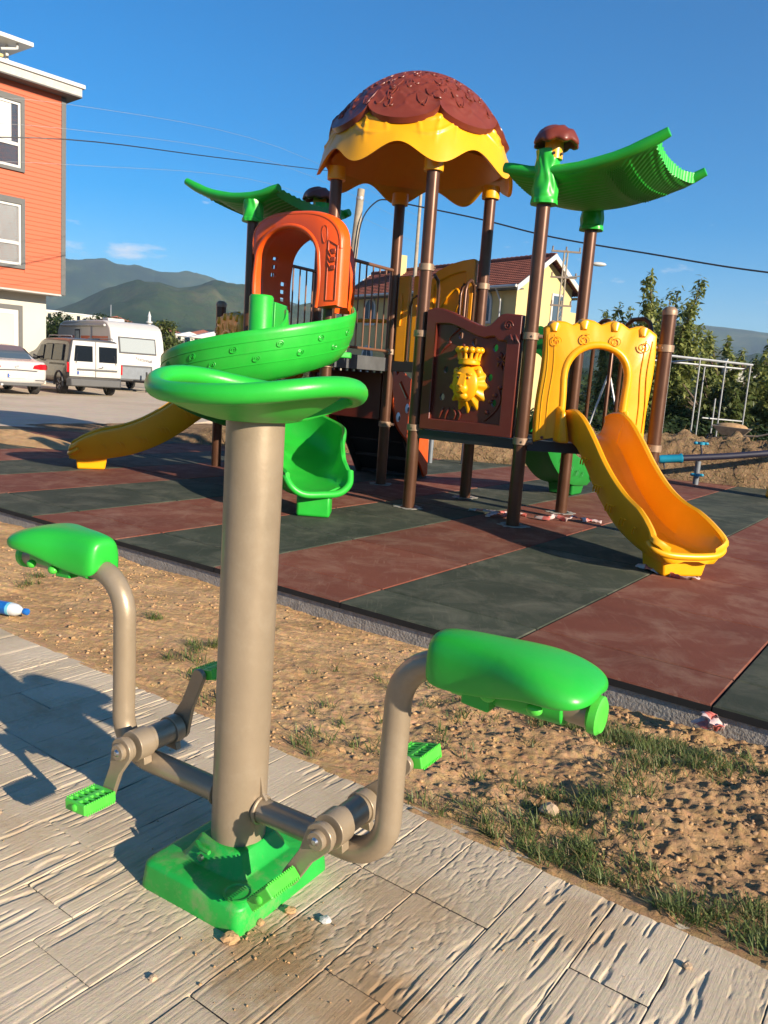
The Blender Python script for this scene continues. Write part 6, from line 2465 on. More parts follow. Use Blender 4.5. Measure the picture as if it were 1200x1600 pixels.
def van():
    root = thing('parked_van', 'grey and white panel van with rear doors towards the playground', 'van', (-10.15, 26.95, 0), HEAD)
    def sec(x, w, zb, zt, wt, top=1.0):
        return half_ring(x, [(w * .9, zb), (w, zb + .12), (w, .95), (w * .985, 1.05), (w * .93, 1.40), (wt + .03, zt - .10), (wt - .03, zt - .015), (wt * .6, zt)])
    st = [(-.78, .83, .42, 1.76, .70), (-.74, .875, .34, 1.80, .745), (-.5, .895, .32, 1.815, .765), (.5, .897, .30, 1.82, .77), (1.5, .897, .30, 1.81, .77), (2.0, .897, .30, 1.78, .76), (2.45, .89, .30, 1.62, .72), (2.95, .88, .30, 1.20, .78), (3.15, .87, .30, 1.06, .78), (3.55, .80, .34, .88, .66), (3.66, .66, .42, .70, .5)]
    loft_body('body', [sec(*s) for s in st], 'car_grey', root, sub=2)
    for s, xa in ((1, 0), (-1, 0)):
        d = MB()
        y0, y1 = (.008, .835) if s > 0 else (-.835, -.008)
        d.loft([[(-.835, y0, .60), (-.825, y1, .60), (-.78, y1, .60), (-.78, y0, .60)], [(-.845, y0, 1.05), (-.838, y1, 1.05), (-.78, y1, 1.05), (-.78, y0, 1.05)],
                [(-.80, y0, 1.72), (-.79, y0 + (y1 - y0) * (.86 if s > 0 else 1), 1.72), (-.74, y0 + (y1 - y0) * (.86 if s > 0 else 1), 1.72), (-.74, y0, 1.72)] if s > 0 else
                [(-.79, y0 + (y1 - y0) * .14, 1.72), (-.80, y1, 1.72), (-.74, y1, 1.72), (-.74, y0 + (y1 - y0) * .14, 1.72)]])
        o = d.build('rear_door', 'car_white', root, smooth=20, bevel=.012)
        ya, yb = (.10, .70) if s > 0 else (-.70, -.10)
        w = MB()
        w.loft([[(-.8455, ya, 1.08), (-.841, yb, 1.08), (-.83, yb, 1.08), (-.83, ya, 1.08)], [(-.818, ya, 1.58), (-.813, yb - .05 * (s > 0), 1.58), (-.80, yb - .05 * (s > 0), 1.58), (-.80, ya, 1.58)]])
        w.build('rear_window', 'glass_dark', o, smooth=0, bevel=.03)
        p = MB()
        p.tube([(-.855, (yb - .06) if s > 0 else ya + .04, 1.02), (-.84, (yb - .10) if s > 0 else ya + .1, 1.32)], .010, 6)
        p.build('wiper', 'black', o)
    h = MB()
    h.box(-.868, -.845, -.70, .60, .80, .855)
    h.build('handle_strip', 'bumper', root, bevel=.008)
    bp = MB()
    bp.loft([[(-.90, -.80, .30), (-.90, .80, .30), (-.90, .80, .53), (-.90, -.80, .53)], [(-.70, -.905, .28), (-.70, .905, .28), (-.70, .905, .55), (-.70, -.905, .55)]])
    bp.build('rear_bumper', 'bumper', root, bevel=.03)
    for s in (-1, 1):
        t = MB().box(-.815, -.70, min(s * .84, s * .905), max(s * .84, s * .905), .72, 1.04)
        t.build('tail_lamp', 'lamp_red', root, bevel=.02)
    MB().ball((-.852, -.16, .93), .012, .085, .04).build('badge', 'steel', root)
    plate(root, -.846, .34, .72, .52, .115, '41 ADD 92')
    for s in (-1, 1):
        for xa, xb, n in ((-.35, .55, 'side_window'), (.62, 1.35, 'side_window'), (1.45, 2.25, 'side_window')):
            g = MB()
            zt = 1.60 if xb < 2 else 1.56
            g.loft([[(xa, s * .885, 1.07), (xb, s * .885, 1.07), (xb - (.45 if xb > 2 else .04), s * .815, zt), (xa + .02, s * .815, zt)], [(xa, s * .925, 1.07), (xb, s * .925, 1.07), (xb - (.45 if xb > 2 else .04), s * .855, zt), (xa + .02, s * .855, zt)]])
            g.build(n, 'glass_dark', root, smooth=0, bevel=.02)
        r = MB()
        r.box(-.45, .85, min(s * .895, s * .912), max(s * .895, s * .912), .93, .985)
        r.build('door_rail', 'black', root)
        rr_ = MB().tube([(-.55, s * .66, 1.82), (-.50, s * .66, 1.87), (1.6, s * .66, 1.875), (1.66, s * .66, 1.81)], .016, 8)
        rr_.build('roof_rail', 'galv', root)
        ar = MB()
        for x in (0, 2.66):
            ar.tube([(x + .40 * math.cos(R(a)), s * .893, .33 + .40 * math.sin(R(a))) for a in range(-8, 189, 14)], .035, 8)
        ar.build('wheel_arch', 'bumper', root)
        MB().tube([(1.95, s * .92, 1.10), (1.99, s * 1.08, 1.13)], [.05, .10], 10).build('wing_mirror', 'black', root)
    for x in (0, 2.66):
        for y in (-.78, .78):
            wheel(root, (x, y, .325), .325, .205)


van()


def caravan():
    # local x forward (towards the hitch), y left; the end with the window looks along +x
    root = thing('caravan', 'white caravan with an orange side stripe parked behind the grey van', 'caravan', (-10.85, 33.2, 0), HEAD + PI)
    prof = [(1.02, .52), (1.16, .62), (1.20, .95), (1.13, 1.50), (1.00, 2.05), (.84, 2.42), (.55, 2.62), (.15, 2.70), (-1.5, 2.72), (-4.2, 2.70), (-4.7, 2.58), (-4.95, 2.30), (-5.05, 1.4), (-5.0, .60), (-4.9, .50)]
    b = MB()
    b.prism(prof, -1.08, 1.08)
    b.build('shell', 'white', root, smooth=28, bevel=.05, seg=3)
    # end window and its frame
    def endpt(z):
        xs = [p[0] for p in prof[1:8]]
        zs = [p[1] for p in prof[1:8]]
        return float(np.interp(z, zs, xs))
    f = MB()
    g = MB()
    for mb, y0, y1, z0, z1, o1, o2 in ((f, -.80, .74, 1.46, 2.10, .004, .030), (g, -.74, .68, 1.52, 2.05, .028, .036)):
        mb.loft([[(endpt(z0) + o1, y0, z0), (endpt(z0) + o1, y1, z0), (endpt(z0) + o2, y1, z0), (endpt(z0) + o2, y0, z0)], [(endpt(z1) + o1, y0 + .0, z1), (endpt(z1) + o1, y1, z1), (endpt(z1) + o2, y1, z1), (endpt(z1) + o2, y0, z1)]])
    o = f.build('end_window', 'black', root, smooth=0, bevel=.03)
    g.build('pane', 'glass_pale', o, smooth=0)
    k = MB().box(1.12, 1.45, -1.0, .45, .42, 1.02)
    lk = k.build('gas_locker', 'bumper', root, smooth=0, bevel=.03)
    MB().box(1.452, 1.462, -.92, .37, .50, .95).build('locker_door', 'grey_post', lk, smooth=0)
    m = Matrix.Translation((endpt(1.28) + .012, -.05, 1.28)) @ Matrix(((0, .18, 1, 0), (1, 0, 0, 0), (0, 1, 0, 0), (0, 0, 0, 1)))
    text('caravan_text', 'Pegas National', .20, 'ink_grey', root, m, .004)
    s = MB().tube([(endpt(2.25) + .004, -1.05, 2.25), (endpt(2.25) + .004, 1.05, 2.25)], .012, 6)
    s.build('end_seam', 'eave', root)
    # both long sides: stripe, door, window
    for sd_ in (-1, 1):
        y = sd_ * 1.082
        def pan(x0, x1, z0, z1, t, name, mt, par, bev=.0):
            return MB().box(x0, x1, min(y, y + sd_ * t), max(y, y + sd_ * t), z0, z1).build(name, mt, par, smooth=0, bevel=bev)
        pan(-4.6, .72, 1.75, 2.08, .006, 'side_stripe', 'stripe', root)
        pan(-4.8, 1.0, 1.25, 1.34, .006, 'side_stripe', 'stripe', root)
        d = pan(-2.85, -2.15, .62, 2.45, .02, 'door', 'white', root, .02)
        pan(-2.80, -2.20, 1.55, 2.35, .03, 'door_window', 'black', d, .02)
        pan(-2.72, -2.28, 1.62, 2.28, .034, 'pane', 'glass_pale', d)
        pan(-1.2, -.1, 1.40, 2.0, .02, 'side_window', 'glass_dark', root, .02)
        pan(-4.3, -3.4, 1.40, 2.0, .02, 'side_window', 'glass_dark', root, .02)
        MB().cyl((-4.4, y + sd_ * .05, 2.50), (.5, y + sd_ * .05, 2.50), .05, 10).build('awning_rail', 'galv', root)
        MB().box(-1.0, -.94, min(y, y + sd_ * .06), max(y, y + sd_ * .06), 1.70, 2.5).build('awning_leg', 'white', root, smooth=0)
        wheel(root, (-1.9, sd_ * .98, .32), .32, .2)
        MB().box(1.02, 1.14, min(sd_ * 1.05, sd_ * 1.10), max(sd_ * 1.05, sd_ * 1.10), .62, 1.2).build('side_lamp', 'lamp_red', root, smooth=0)
    c = MB()
    c.box(-4.8, 1.0, -1.0, 1.0, .36, .50)
    c.tube([(1.0, .5, .42), (2.2, 0, .42), (1.0, -.5, .42)], .05, 8)
    c.cyl((1.9, 0, .02), (1.9, 0, .8), .035, 10)
    for yy in (-.9, .9):
        c.cyl((.8, yy, 0), (.7, yy * .9, .4), .03, 8)
    c.build('chassis', 'black', root)
    MB().box(-1.6, -1.0, -.4, .3, 2.72, 2.86).build('roof_vent', 'white', root, bevel=.03)


caravan()


# ================================================================ POLES AND CABLES
def utility_pole(x, y, h, r0, r1, label, group=None):
    root = thing('utility_pole', label, 'utility pole', (x, y, 0))
    MB().cyl((0, 0, -.3), (0, 0, h), r0, 14, r1).build('shaft', 'pole', root)
    MB().lathe([(r1 + .012, h - .35), (r1 + .02, h - .30), (r1 + .012, h - .25)], 12).build('collar_band', 'galv', root)
    return root


up = utility_pole(-1.93, 28.0, 7.32, .17, .12, 'weathered round concrete pole rising between the orange arch and the dome')
up.rotation_euler = (0, R(3.4), 0)
utility_pole(.78, 46.0, 12.0, .14, .08, 'thin distant pole hidden behind the dome carrying the left hand cable')

CAB = smoothpath([(-1.56, 27.8, 4.6), (-1.42, 27.78, 6.2), (-1.0, 27.7, 6.86), (-.55, 27.5, 6.93), (.13, 27.0, 6.73), (2.2, 25.2, 6.1), (4.2, 23.8, 5.48), (6.6, 22.4, 4.98), (9.2, 21.1, 4.52), (13, 19.4, 4.15), (17, 17.8, 4.1)], 6)
o = MB().tube(CAB, .022, 6).build('overhead_cable', 'wire')
tag(o, 'thick black cable dropping from the concrete pole and crossing the sky to the right', 'cable')
lw = smoothpath([(-14.0, 33.0, 9.75), (-9.63, 24.0, 7.22), (-6, 32, 8.9), (-4.0, 38.7, 10.33), (.78, 46.0, 11.9)], 6)
CB2 = smoothpath([(-13.4, 22.5, 6.6), (-9.63, 24.0, 7.22), (-6.9, 30.4, 8.56), (-4.0, 38.7, 10.33), (.70, 46.0, 11.8)], 6)
o = MB().tube(CB2, .016, 6).build('overhead_cable', 'wire')
tag(o, 'thin dark cable passing in front of the orange building on the left', 'cable')
for k, (za, zb) in enumerate(((8.15, 9.0), (7.5, 8.4), (6.55, 7.6))):
    pts = smoothpath([(-13.2, 22.6, za - .5), (-9.63, 24.0, za), (-5.0, 33.0, zb + .7), (.75, 46.0, zb + 1.0)], 6)
    o = MB().tube(pts, .005, 5).build('overhead_wire', 'galv')
    tag(o, ('uppermost', 'middle', 'lowest')[k] + ' of the hair thin pale wires crossing the orange building', 'wire', 'pale overhead wires')

lp = thing('street_lamp', 'slim lattice street light pole with crossarms beside the cream house gable', 'street lamp', (6.85, 35.2, 0))
s = MB()
for dx in (-.07, .07):
    s.tube([(dx * 1.6, 0, -.2), (dx, 0, 7.0)], .035, 6)
for i in range(22):
    z = .2 + i * .3
    s.tube([(-.10 + .0015 * i, 0, z), (.10 - .0015 * i, 0, z + .3)], .014, 5)
s.build('mast', 'pole', lp)
c = MB()
for z, w in ((6.95, .62), (5.9, .55), (4.75, .45)):
    c.box(-w, w, -.04, .04, z - .035, z + .035)
    for x in (-w + .05, 0, w - .05):
        c.cyl((x, 0, z), (x, 0, z + .20), .035, 8)
c.build('crossarm', 'rust', lp)
c = MB()
c.tube([(.0, 0, 5.9), (.75, -.1, 6.0), (1.1, -.2, 6.3)], .03, 8)
a = c.build('lamp_arm', 'galv', lp)
MB().ball((1.35, -.26, 6.50), .32, .12, .09).build('lamp_head', 'white', lp)


# ================================================================ TREES
def leaf_cloud(n, blobs, size, rng, elong=1.0, droop=.0):
    """leaf quads spread through a set of ellipsoids (c, r)"""
    V, F = [], []
    w = np.array([b_[1][0] * b_[1][1] * b_[1][2] for b_ in blobs])
    cnt = rng.multinomial(n, w / w.sum())
    P = []
    for (c, r), k in zip(blobs, cnt):
        d = rng.normal(size=(k, 3))
        d /= np.linalg.norm(d, axis=1)[:, None]
        q = rng.random(k) ** .45
        P.append(np.array(c) + d * q[:, None] * np.array(r))
    P = np.concatenate(P)
    n = len(P)
    a = rng.uniform(0, 2 * PI, n)
    el = rng.normal(-.25 - droop, .5, n)
    t = np.stack([np.cos(a) * np.cos(el), np.sin(a) * np.cos(el), np.sin(el)], -1)
    b_ = np.stack([-np.sin(a), np.cos(a), rng.normal(0, .35, n)], -1)
    b_ /= np.linalg.norm(b_, axis=1)[:, None]
    s = size * rng.uniform(.6, 1.3, n)[:, None]
    up = np.cross(t, b_)
    v = np.stack([P, P + t * s * .5 + b_ * s * .34 + up * s * .06, P + t * s * elong, P + t * s * .5 - b_ * s * .34 + up * s * .06], 1)
    return v.reshape(-1, 3), np.arange(4 * n).reshape(-1, 4)


def tree(label, loc, blobs, n, leaf, mat_, trunk_h, tr, seed, white=0.0, group=None, name='tree', elong=1.0, cat='tree'):
    rng = np.random.default_rng(seed)
    root = thing(name, label, cat, loc, 0, group)
    t = MB()
    top = Vector(blobs[0][0])
    t.tube(smoothpath([(0, 0, -.2), (top.x * .2, top.y * .2, trunk_h * .5), (top.x * .6, top.y * .6, trunk_h), tuple(top)], 4), [tr * (1 - .75 * i / 12) for i in range(13)], 10)
    for c, r in blobs[1:]:
        t.tube([(top.x * .4, top.y * .4, trunk_h * .75), ((c[0] + top.x * .4) / 2, (c[1] + top.y * .4) / 2, (c[2] + trunk_h) / 2 + .1), c], [tr * .4, tr * .28, tr * .1], 6)
    t.build('trunk', 'bark', root)
    if white:
        w = MB().tube([(0, 0, 0), (top.x * .2, top.y * .2, white)], [tr * 1.03, tr * .85], 10)
        w.build('painted_band', 'whitewash', root)
    V, F = leaf_cloud(n, blobs, leaf, rng, elong, .3)
    np_obj('crown', V, F, mat_, root, smooth=False)
    return root


def upright_tree(label, loc, h, nst, spread, n, seed, mat_='leaf_olive', leaf=.125, base=.8, white=0, group=None):
    """fruit tree made of tall leafy shoots"""
    r = random.Random(seed)
    bl = []
    for k in range(nst):
        a = 2 * PI * k / nst + r.uniform(-.4, .4)
        d = spread * r.uniform(.35, 1.0) * (0 if k == 0 else 1)
        hh = h * r.uniform(.72, 1.0)
        m = 7
        for j in range(m):
            f = j / (m - 1)
            z = base + (hh - base) * f
            rr_ = spread * (.36 if nst > 10 else .42) * (1 - .70 * f) * r.uniform(.7, 1.2)
            bl.append(((d * math.cos(a) * (.55 + .55 * f) + r.uniform(-.08, .08), d * math.sin(a) * (.55 + .55 * f) + r.uniform(-.08, .08), z), (rr_, rr_, (hh - base) / m * .75)))
    return tree(label, loc, bl, n, leaf, mat_, base, .09, seed, white, group, elong=1.35)


upright_tree('tall bushy fruit tree behind the yellow slide gate', (6.9, 21.5, 0.2), 3.85, 20, 1.3, 20800, 1)
upright_tree('slender fruit tree left of the tall bushy fruit tree', (5.95, 22.5, 0.2), 3.55, 3, .55, 3520, 2)
upright_tree('young fruit tree with a white painted trunk behind the metal frame', (9.0, 22.5, 0.0), 3.05, 5, .65, 4800, 3, base=1.4, white=2.4)
upright_tree('leafy fruit tree to the right of the white trunked tree', (10.4, 22.8, 0.0), 3.05, 6, .8, 7360, 4, base=.9)
upright_tree('broad fruit tree at the right edge behind the wheelbarrow', (11.2, 21.0, 0.0), 2.5, 8, 1.35, 11520, 5, base=.7)
upright_tree('fruit tree with a tufted top near the right edge', (12.2, 23.5, 0.0), 3.1, 4, .8, 4800, 6, base=1.0)
upright_tree('dense fruit tree directly behind the right end of the metal frame', (8.2, 20.5, 0.0), 2.0, 8, 1.3, 8960, 7, base=.4, mat_='leaf')
rt = random.Random(5)
for k, (x, y, s, lab) in enumerate(((-14.1, 46, 1.0, 'round bushy tree behind the white caravan'), (-19.0, 48, 1.1, 'dark green tree between the apartment block and the caravan'))):
    bl = [((0, 0, 2.0 * s), (1.3 * s, 1.3 * s, 1.0 * s))]
    for j in range(13):
        a = rt.uniform(0, 2 * PI)
        d = rt.uniform(.5, 1.9) * s
        bl.append(((d * math.cos(a), d * math.sin(a), rt.uniform(1.4, 3.3) * s), (rt.uniform(.5, .85) * s, rt.uniform(.5, .85) * s, rt.uniform(.4, .65) * s)))
    tree(lab, (x, y, 0), bl, 9000, .20, 'leaf' if k == 0 else 'leaf_dark', 1.2 * s, .14, 20 + k)


def bush_mass(name, label, spots, n, leaf, mat_, seed):
    rng = np.random.default_rng(seed)
    V, F = leaf_cloud(n, spots, leaf, rng, 1.1)
    o = np_obj(name, V, F, mat_, None, smooth=False, kind='stuff')
    tag(o, label)


sp = []
for k in range(60):     # dark hedge behind the frame, right
    sp.append(((rt.uniform(3.4, 12.5), rt.uniform(18.0, 20.5), rt.uniform(.1, .62)), (rt.uniform(.5, 1.0), rt.uniform(.4, .8), rt.uniform(.25, .45))))
bush_mass('dark_hedge', 'dark undergrowth behind the metal frame on the right', sp, 15000, .13, 'leaf_dark', 31)
sp = []
for k in range(80):     # scrub between the caravan and the town
    x = rt.uniform(-19, -3)
    y = rt.uniform(48, 95)
    sp.append(((x * y / 60, y, .030 * max(0, y - 60) + rt.uniform(-.2, .3)), (rt.uniform(1.0, 2.6), rt.uniform(1, 2), rt.uniform(.3, .7))))
bush_mass('roadside_scrub', 'low green scrub beyond the parking ground', sp, 26000, .20, 'leaf', 32)
sp = []
for k in range(120):
    az = R(rt.uniform(10, 34))
    d = rt.uniform(45, 170)
    sp.append(((d * math.sin(az), d * math.cos(az), .030 * max(0, d - 60) + rt.uniform(.2, 1.4)), (rt.uniform(1.5, 4), rt.uniform(1.5, 3), rt.uniform(.6, 1.7))))
bush_mass('orchard_scrub', 'distant orchards and scrub on the right behind the fruit trees', sp, 16000, .5, 'leaf_dark', 33)
sp = []
for k in range(110):
    az = R(rt.uniform(-26, 12))
    d = rt.uniform(150, 330)
    sp.append(((d * math.sin(az), d * math.cos(az), .030 * max(0, d - 60) + rt.uniform(.2, 1.0)), (rt.uniform(3, 8), rt.uniform(2, 5), rt.uniform(.8, 2.0))))
bush_mass('town_trees', 'far tree belts between the houses of the town', sp, 14000, .9, 'leaf_dark', 34)


# ================================================================ TOWN
def town_house(label, az, d, w, h, dep, mat_, roof, group, storeys=2, zoff=0.0):
    a = R(az)
    z = .030 * max(0, d - 60) - .4 + zoff
    root = thing('town_house', label, 'house', (d * math.sin(a), d * math.cos(a), z), -a + R(12), group)
    MB().box(-w / 2, w / 2, 0, dep, -2, h).build('wall', mat_, root, smooth=0)
    r = MB()
    if roof == 'flat':
        r.box(-w / 2 - .2, w / 2 + .2, -.2, dep + .2, h + .003, h + .35)
        r.build('roof', 'white', root, smooth=0)
    else:
        r.prism([(-w / 2 - .5, h + .003), (w / 2 + .5, h + .003), (0, h + w * .16)], -.5, dep + .5)
        r.build('roof', 'white' if roof == 'white' else 'rooftile', root, smooth=0)
    n = max(2, int(w / 3))
    for s in range(storeys):
        for i in range(n):
            x = -w / 2 + w * (i + .5) / n
            zz = h * (s + .35) / storeys
            MB().box(x - .5, x + .5, -.06, .02, zz, zz + min(1.5, h / storeys * .5)).build('window', 'glass_dark', root, smooth=0)


G1 = 'white houses of the distant town'
TOWN = [(-23.3, 300, 13, 6.5, 9, 'white_render', 'flat'), (-22.0, 290, 12, 6.0, 9, 'white_render', 'flat'), (-21.0, 310, 14, 6.2, 9, 'white_render', 'flat'), (-19.9, 300, 12, 5.4, 9, 'white_render', 'flat'), (-18.8, 290, 10, 5.0, 9, 'white_render', 'tile'),
        (-15.9, 270, 11, 4.2, 8, 'white_render', 'tile'), (-14.9, 285, 14, 3.8, 9, 'white_render', 'flat'), (-14.1, 255, 9, 3.2, 8, 'white_render', 'white'), (-13.2, 290, 12, 4.0, 8, 'cream', 'tile'), (-12.4, 240, 14, 3.0, 9, 'white_render', 'white'), (-11.4, 300, 12, 4.2, 8, 'white_render', 'tile'),
        (19.2, 310, 16, 5.0, 8, 'white_render', 'tile'), (20.4, 330, 18, 5.2, 8, 'cream', 'tile'), (21.6, 300, 12, 4.2, 8, 'white_render', 'white'), (22.6, 320, 15, 4.4, 8, 'white_render', 'tile'), (23.6, 310, 14, 4.0, 8, 'white_render', 'flat'), (18.2, 330, 12, 4.6, 8, 'cream', 'tile')]
TLAB = ['white block, leftmost of the distant row above the caravan', 'white block, second from the left in the row above the caravan', 'wide white block in the middle of the row above the caravan', 'lower white block behind the thin radio mast', 'white house with a tiled roof at the right end of the row above the caravan',
        'white house with a tiled roof just right of the minaret', 'long flat roofed white house right of the minaret', 'small white house with a white gable in front of the long flat roofed one', 'cream house with a tiled roof left of the white hall', 'white hall with a broad white gabled roof above the scrub', 'white house with a tiled roof nearest the left slide gate',
        'white house with a tiled roof left of the tallest house seen through the frame', 'broad cream house seen through the middle of the metal frame', 'small white gabled house seen through the metal frame', 'white house with a tiled roof near the right end of the frame', 'flat roofed white house at the right end of the frame', 'cream house with a tiled roof at the left end of the frame']
for k, (az, d, w, h, dep, m_, rf) in enumerate(TOWN):
    lab = TLAB[k]
    town_house(lab, az, d, w, h, dep, m_, rf, G1 if az < 0 else 'pale houses seen through the metal frame', zoff=1.9 if az < -18 else 0.4)

a = R(-16.72)
mn = thing('minaret', 'slim white minaret rising over the distant town', 'minaret', (270 * math.sin(a), 270 * math.cos(a), 6.0))
MB().cyl((0, 0, -2), (0, 0, 6.6), .75, 12, .6).build('shaft', 'white', mn)
MB().lathe([(.6, 6.4), (1.05, 6.8), (1.05, 7.2), (.55, 7.2)], 12).build('balcony', 'white', mn)
MB().lathe([(.55, 7.2), (.5, 8.6), (.6, 8.65), (0.02, 10.4)], 12).build('spire', 'white', mn)
mast_ = thing('radio_mast', 'thin grey mast above the white houses behind the caravan', 'mast', (300 * math.sin(R(-19.15)), 300 * math.cos(R(-19.15)), 7))
MB().cyl((0, 0, -2), (0, 0, 12), .28, 6, .16).build('shaft', 'galv', mast_)

# ================================================================ THINGS BEHIND THE FLOOR
# garden frame of thin steel posts
fr = thing('metal_frame', 'open frame of thin steel posts standing behind the earth bank on the right', 'frame', (0, 0, 0))
def fpost(x, y, z0, z1, r=.014):
    MB().cyl((x, y, z0), (x, y, z1), r, 8).build('frame_post', 'galv', fr)
A0, A1 = Vector((5.05, 15.6, 0)), Vector((6.95, 16.4, 0))
B0, B1 = Vector((5.6, 14.6, 0)), Vector((6.9, 15.6, 0))
pts_f = [(4.98, 14.9), (5.62, 15.2), (6.22, 15.5), (6.82, 15.8)]
pts_b = [(5.72, 17.2), (6.55, 17.4), (7.45, 17.6)]
ztop = 2.02
for x, y in pts_f:
    fpost(x, y, .2, 1.98)
for x, y in pts_b[:2]:
    fpost(x, y, .2, 1.95)
fpost(6.35, 16.1, .2, 1.30)
t = MB()
t.tube([(4.90, 14.86, 2.0), (6.86, 15.82, 1.98)], .024, 8)
t.tube([(5.0, 17.0, 2.0), (7.5, 17.62, 1.96)], .022, 8)
t.tube([(5.62, 15.2, 1.99), (5.72, 17.2, 1.98)], .02, 8)
t.tube([(6.82, 15.8, 1.98), (7.5, 17.62, 1.96)], .02, 8)
t.tube([(4.9, 14.86, 2.0), (5.0, 17.0, 2.0)], .02, 8)
t.tube([(5.95, 15.6, .92), (6.80, 15.8, .90)], .015, 6)
t.build('frame_rail', 'galv', fr)

ld = thing('step_ladder', 'aluminium step ladder standing open beyond the yellow slide gate', 'ladder', (4.02, 15.3, .35), R(75))
l = MB()
for s in (-1, 1):
    l.tube([(-.10 + s * .16, -.35, 0), (-.04 + s * .10, 0, 1.25)], .020, 6)
    l.tube([(.28 + s * .16 - .05, .35, 0), (.06 + s * .10 - .05, .02, 1.28)], .020, 6)
l.build('ladder_rails', 'white', ld, smooth=0)
for i in range(5):
    f = .14 + i * .18
    MB().box(-.22 + .06 * f, .10 - .04 * f, -.35 * (1 - f) - .04, -.35 * (1 - f) + .04, 1.25 * f - .012, 1.25 * f + .012).build('ladder_step', 'galv', ld, smooth=0)

wb = thing('wheelbarrow', 'rusty wheelbarrow full of earth on top of the bank at the right', 'wheelbarrow', (6.12, 14.6, .50), R(-28))
wb.scale = (.72, .72, .72)
t = MB()
t.loft([[(-.20, -.20, .22), (.28, -.20, .22), (.28, .20, .22), (-.20, .20, .22)], [(-.45, -.30, .46), (.46, -.30, .42), (.46, .30, .42), (-.45, .30, .46)]])
t.build('tray', 'rust', wb, smooth=0, bevel=.01)
lo = MB().ball((-.02, 0, .42), .40, .27, .12)
lo.build('earth_load', 'clod', wb)
h = MB()
for s in (-1, 1):
    h.tube([(-.5, s * .12, .12), (.3, s * .22, .24), (.62, s * .25, .26), (1.15, s * .28, .44)], .018, 8)
    h.tube([(.28, s * .18, .22), (.34, s * .22, 0)], .018, 8)
h.build('handles', 'rust', wb)
wheel(wb, (-.48, 0, .12), .12, .06)

# seesaw with blue grips
ss = thing('seesaw', 'dark seesaw beam with a teal end grip behind the right slide', 'seesaw', (4.65, 12.09, 0), R(0))
MB().cyl((0, .02, -.02), (0, .02, .35), .042, 14).build('pivot_post', 'grey_post', ss)
bm2 = MB().tube([(-.56, 0, .345), (.4, 0, .455), (1.6, -.02, .63), (3.0, -.05, .80)], .048, 14)
bm2.build('beam', 'navy', ss)
gsl = MB().tube([(-.60, 0, .34), (-.565, 0, .344), (-.30, 0, .372), (-.28, 0, .375), (-.26, 0, .378)], [.052, .062, .062, .074, .074], 14)
gsl.build('end_grip', 'teal', ss)
for z, w in ((.145, .07), (.62, .08)):
    c = MB()
    c.lathe([(.043, z - .02), (.055, z - .02), (.055, z + .02), (.043, z + .02)], 14, (0, .02 if z < .3 else .0, 0))
    for s in (-1, 1):
        c.ball((s * w, .0, z), .034, .03, .024)
    c.build('clamp_knob', 'teal', ss)
MB().tube([(0, .01, .34), (.03, .01, .48), (.0, .01, .60)], .014, 8).build('handle_loop', 'navy', ss)
MB().tube([(-.52, 0, .30), (-.50, 0, .22)], .012, 8).build('hanger_bolt', 'navy', ss)

yp = thing('yellow_play_post', 'yellow plastic play element cut off by the right edge of the photo', 'play element', (5.28, 10.98, 0), 0)
y = MB().prism([(-.06, 0), (.30, 0), (.36, .62), (.02, .60)], -.10, .10)
y.build('body', 'yellow', yp, smooth=0, bevel=.03, seg=3)
MB().tube([(.02, 0, .55), (.3, 0, .66), (.5, 0, .70)], .04, 10).build('grip_bar', 'yellow', yp)

# grey posts behind the stairs
GP = [(668.5, 716), (716, 712)]
for (x, y), lb in zip(((.66, 12.55), (1.19, 12.75), (-.95, 13.1), (-1.55, 13.4)), ('just right of the orange stair panel', 'seen under the lion panel, the rightmost', 'behind the green spiral slide exit', 'leftmost of the row, behind the column top')):
    o = MB().cyl((x, y, -.03), (x, y, 1.12), .036, 14)
    o.lathe([(.036, 1.12), (.03, 1.14), (0, 1.145)], 14, (x, y, 0))
    tag(o.build('grey_steel_post', 'grey_post'), 'plain grey steel post ' + lb, 'post', 'grey posts behind the climbing set')


# ================================================================ SMALL LITTER
def ribbon(name, label, pts, w, seed, cat='barrier tape'):
    r = random.Random(seed)
    P = smoothpath(pts, 7)
    n = len(P)
    b = MB()
    rows = []
    ang = 0
    for i in range(n):
        t = (P[min(n - 1, i + 1)] - P[max(0, i - 1)]).normalized()
        s = Vector((-t.y, t.x, 0))
        ang += r.uniform(-.7, .7)
        d = s * math.cos(ang) + Vector((0, 0, 1)) * abs(math.sin(ang)) * .7
        rows.append([tuple(P[i] - d * w * .5 + Vector((0, 0, .012))), tuple(P[i] + Vector((0, 0, .014 + r.uniform(0, .015)))), tuple(P[i] + d * w * .5 + Vector((0, 0, .012)))])
    vs = [p for row in rows for p in row]
    fs, mi = [], []
    for i in range(n - 1):
        for j in range(2):
            fs.append((i * 3 + j, i * 3 + j + 1, (i + 1) * 3 + j + 1, (i + 1) * 3 + j))
            mi.append(1 if (i // 4) % 3 == 1 else 0)
    b.add(vs, fs)
    b.mi = mi
    o = b.build(name, ['tape', 'tape_red'], None, smooth=60)
    sl = o.modifiers.new('thick', 'SOLIDIFY')
    sl.thickness = .0015
    return tag(o, label, cat)


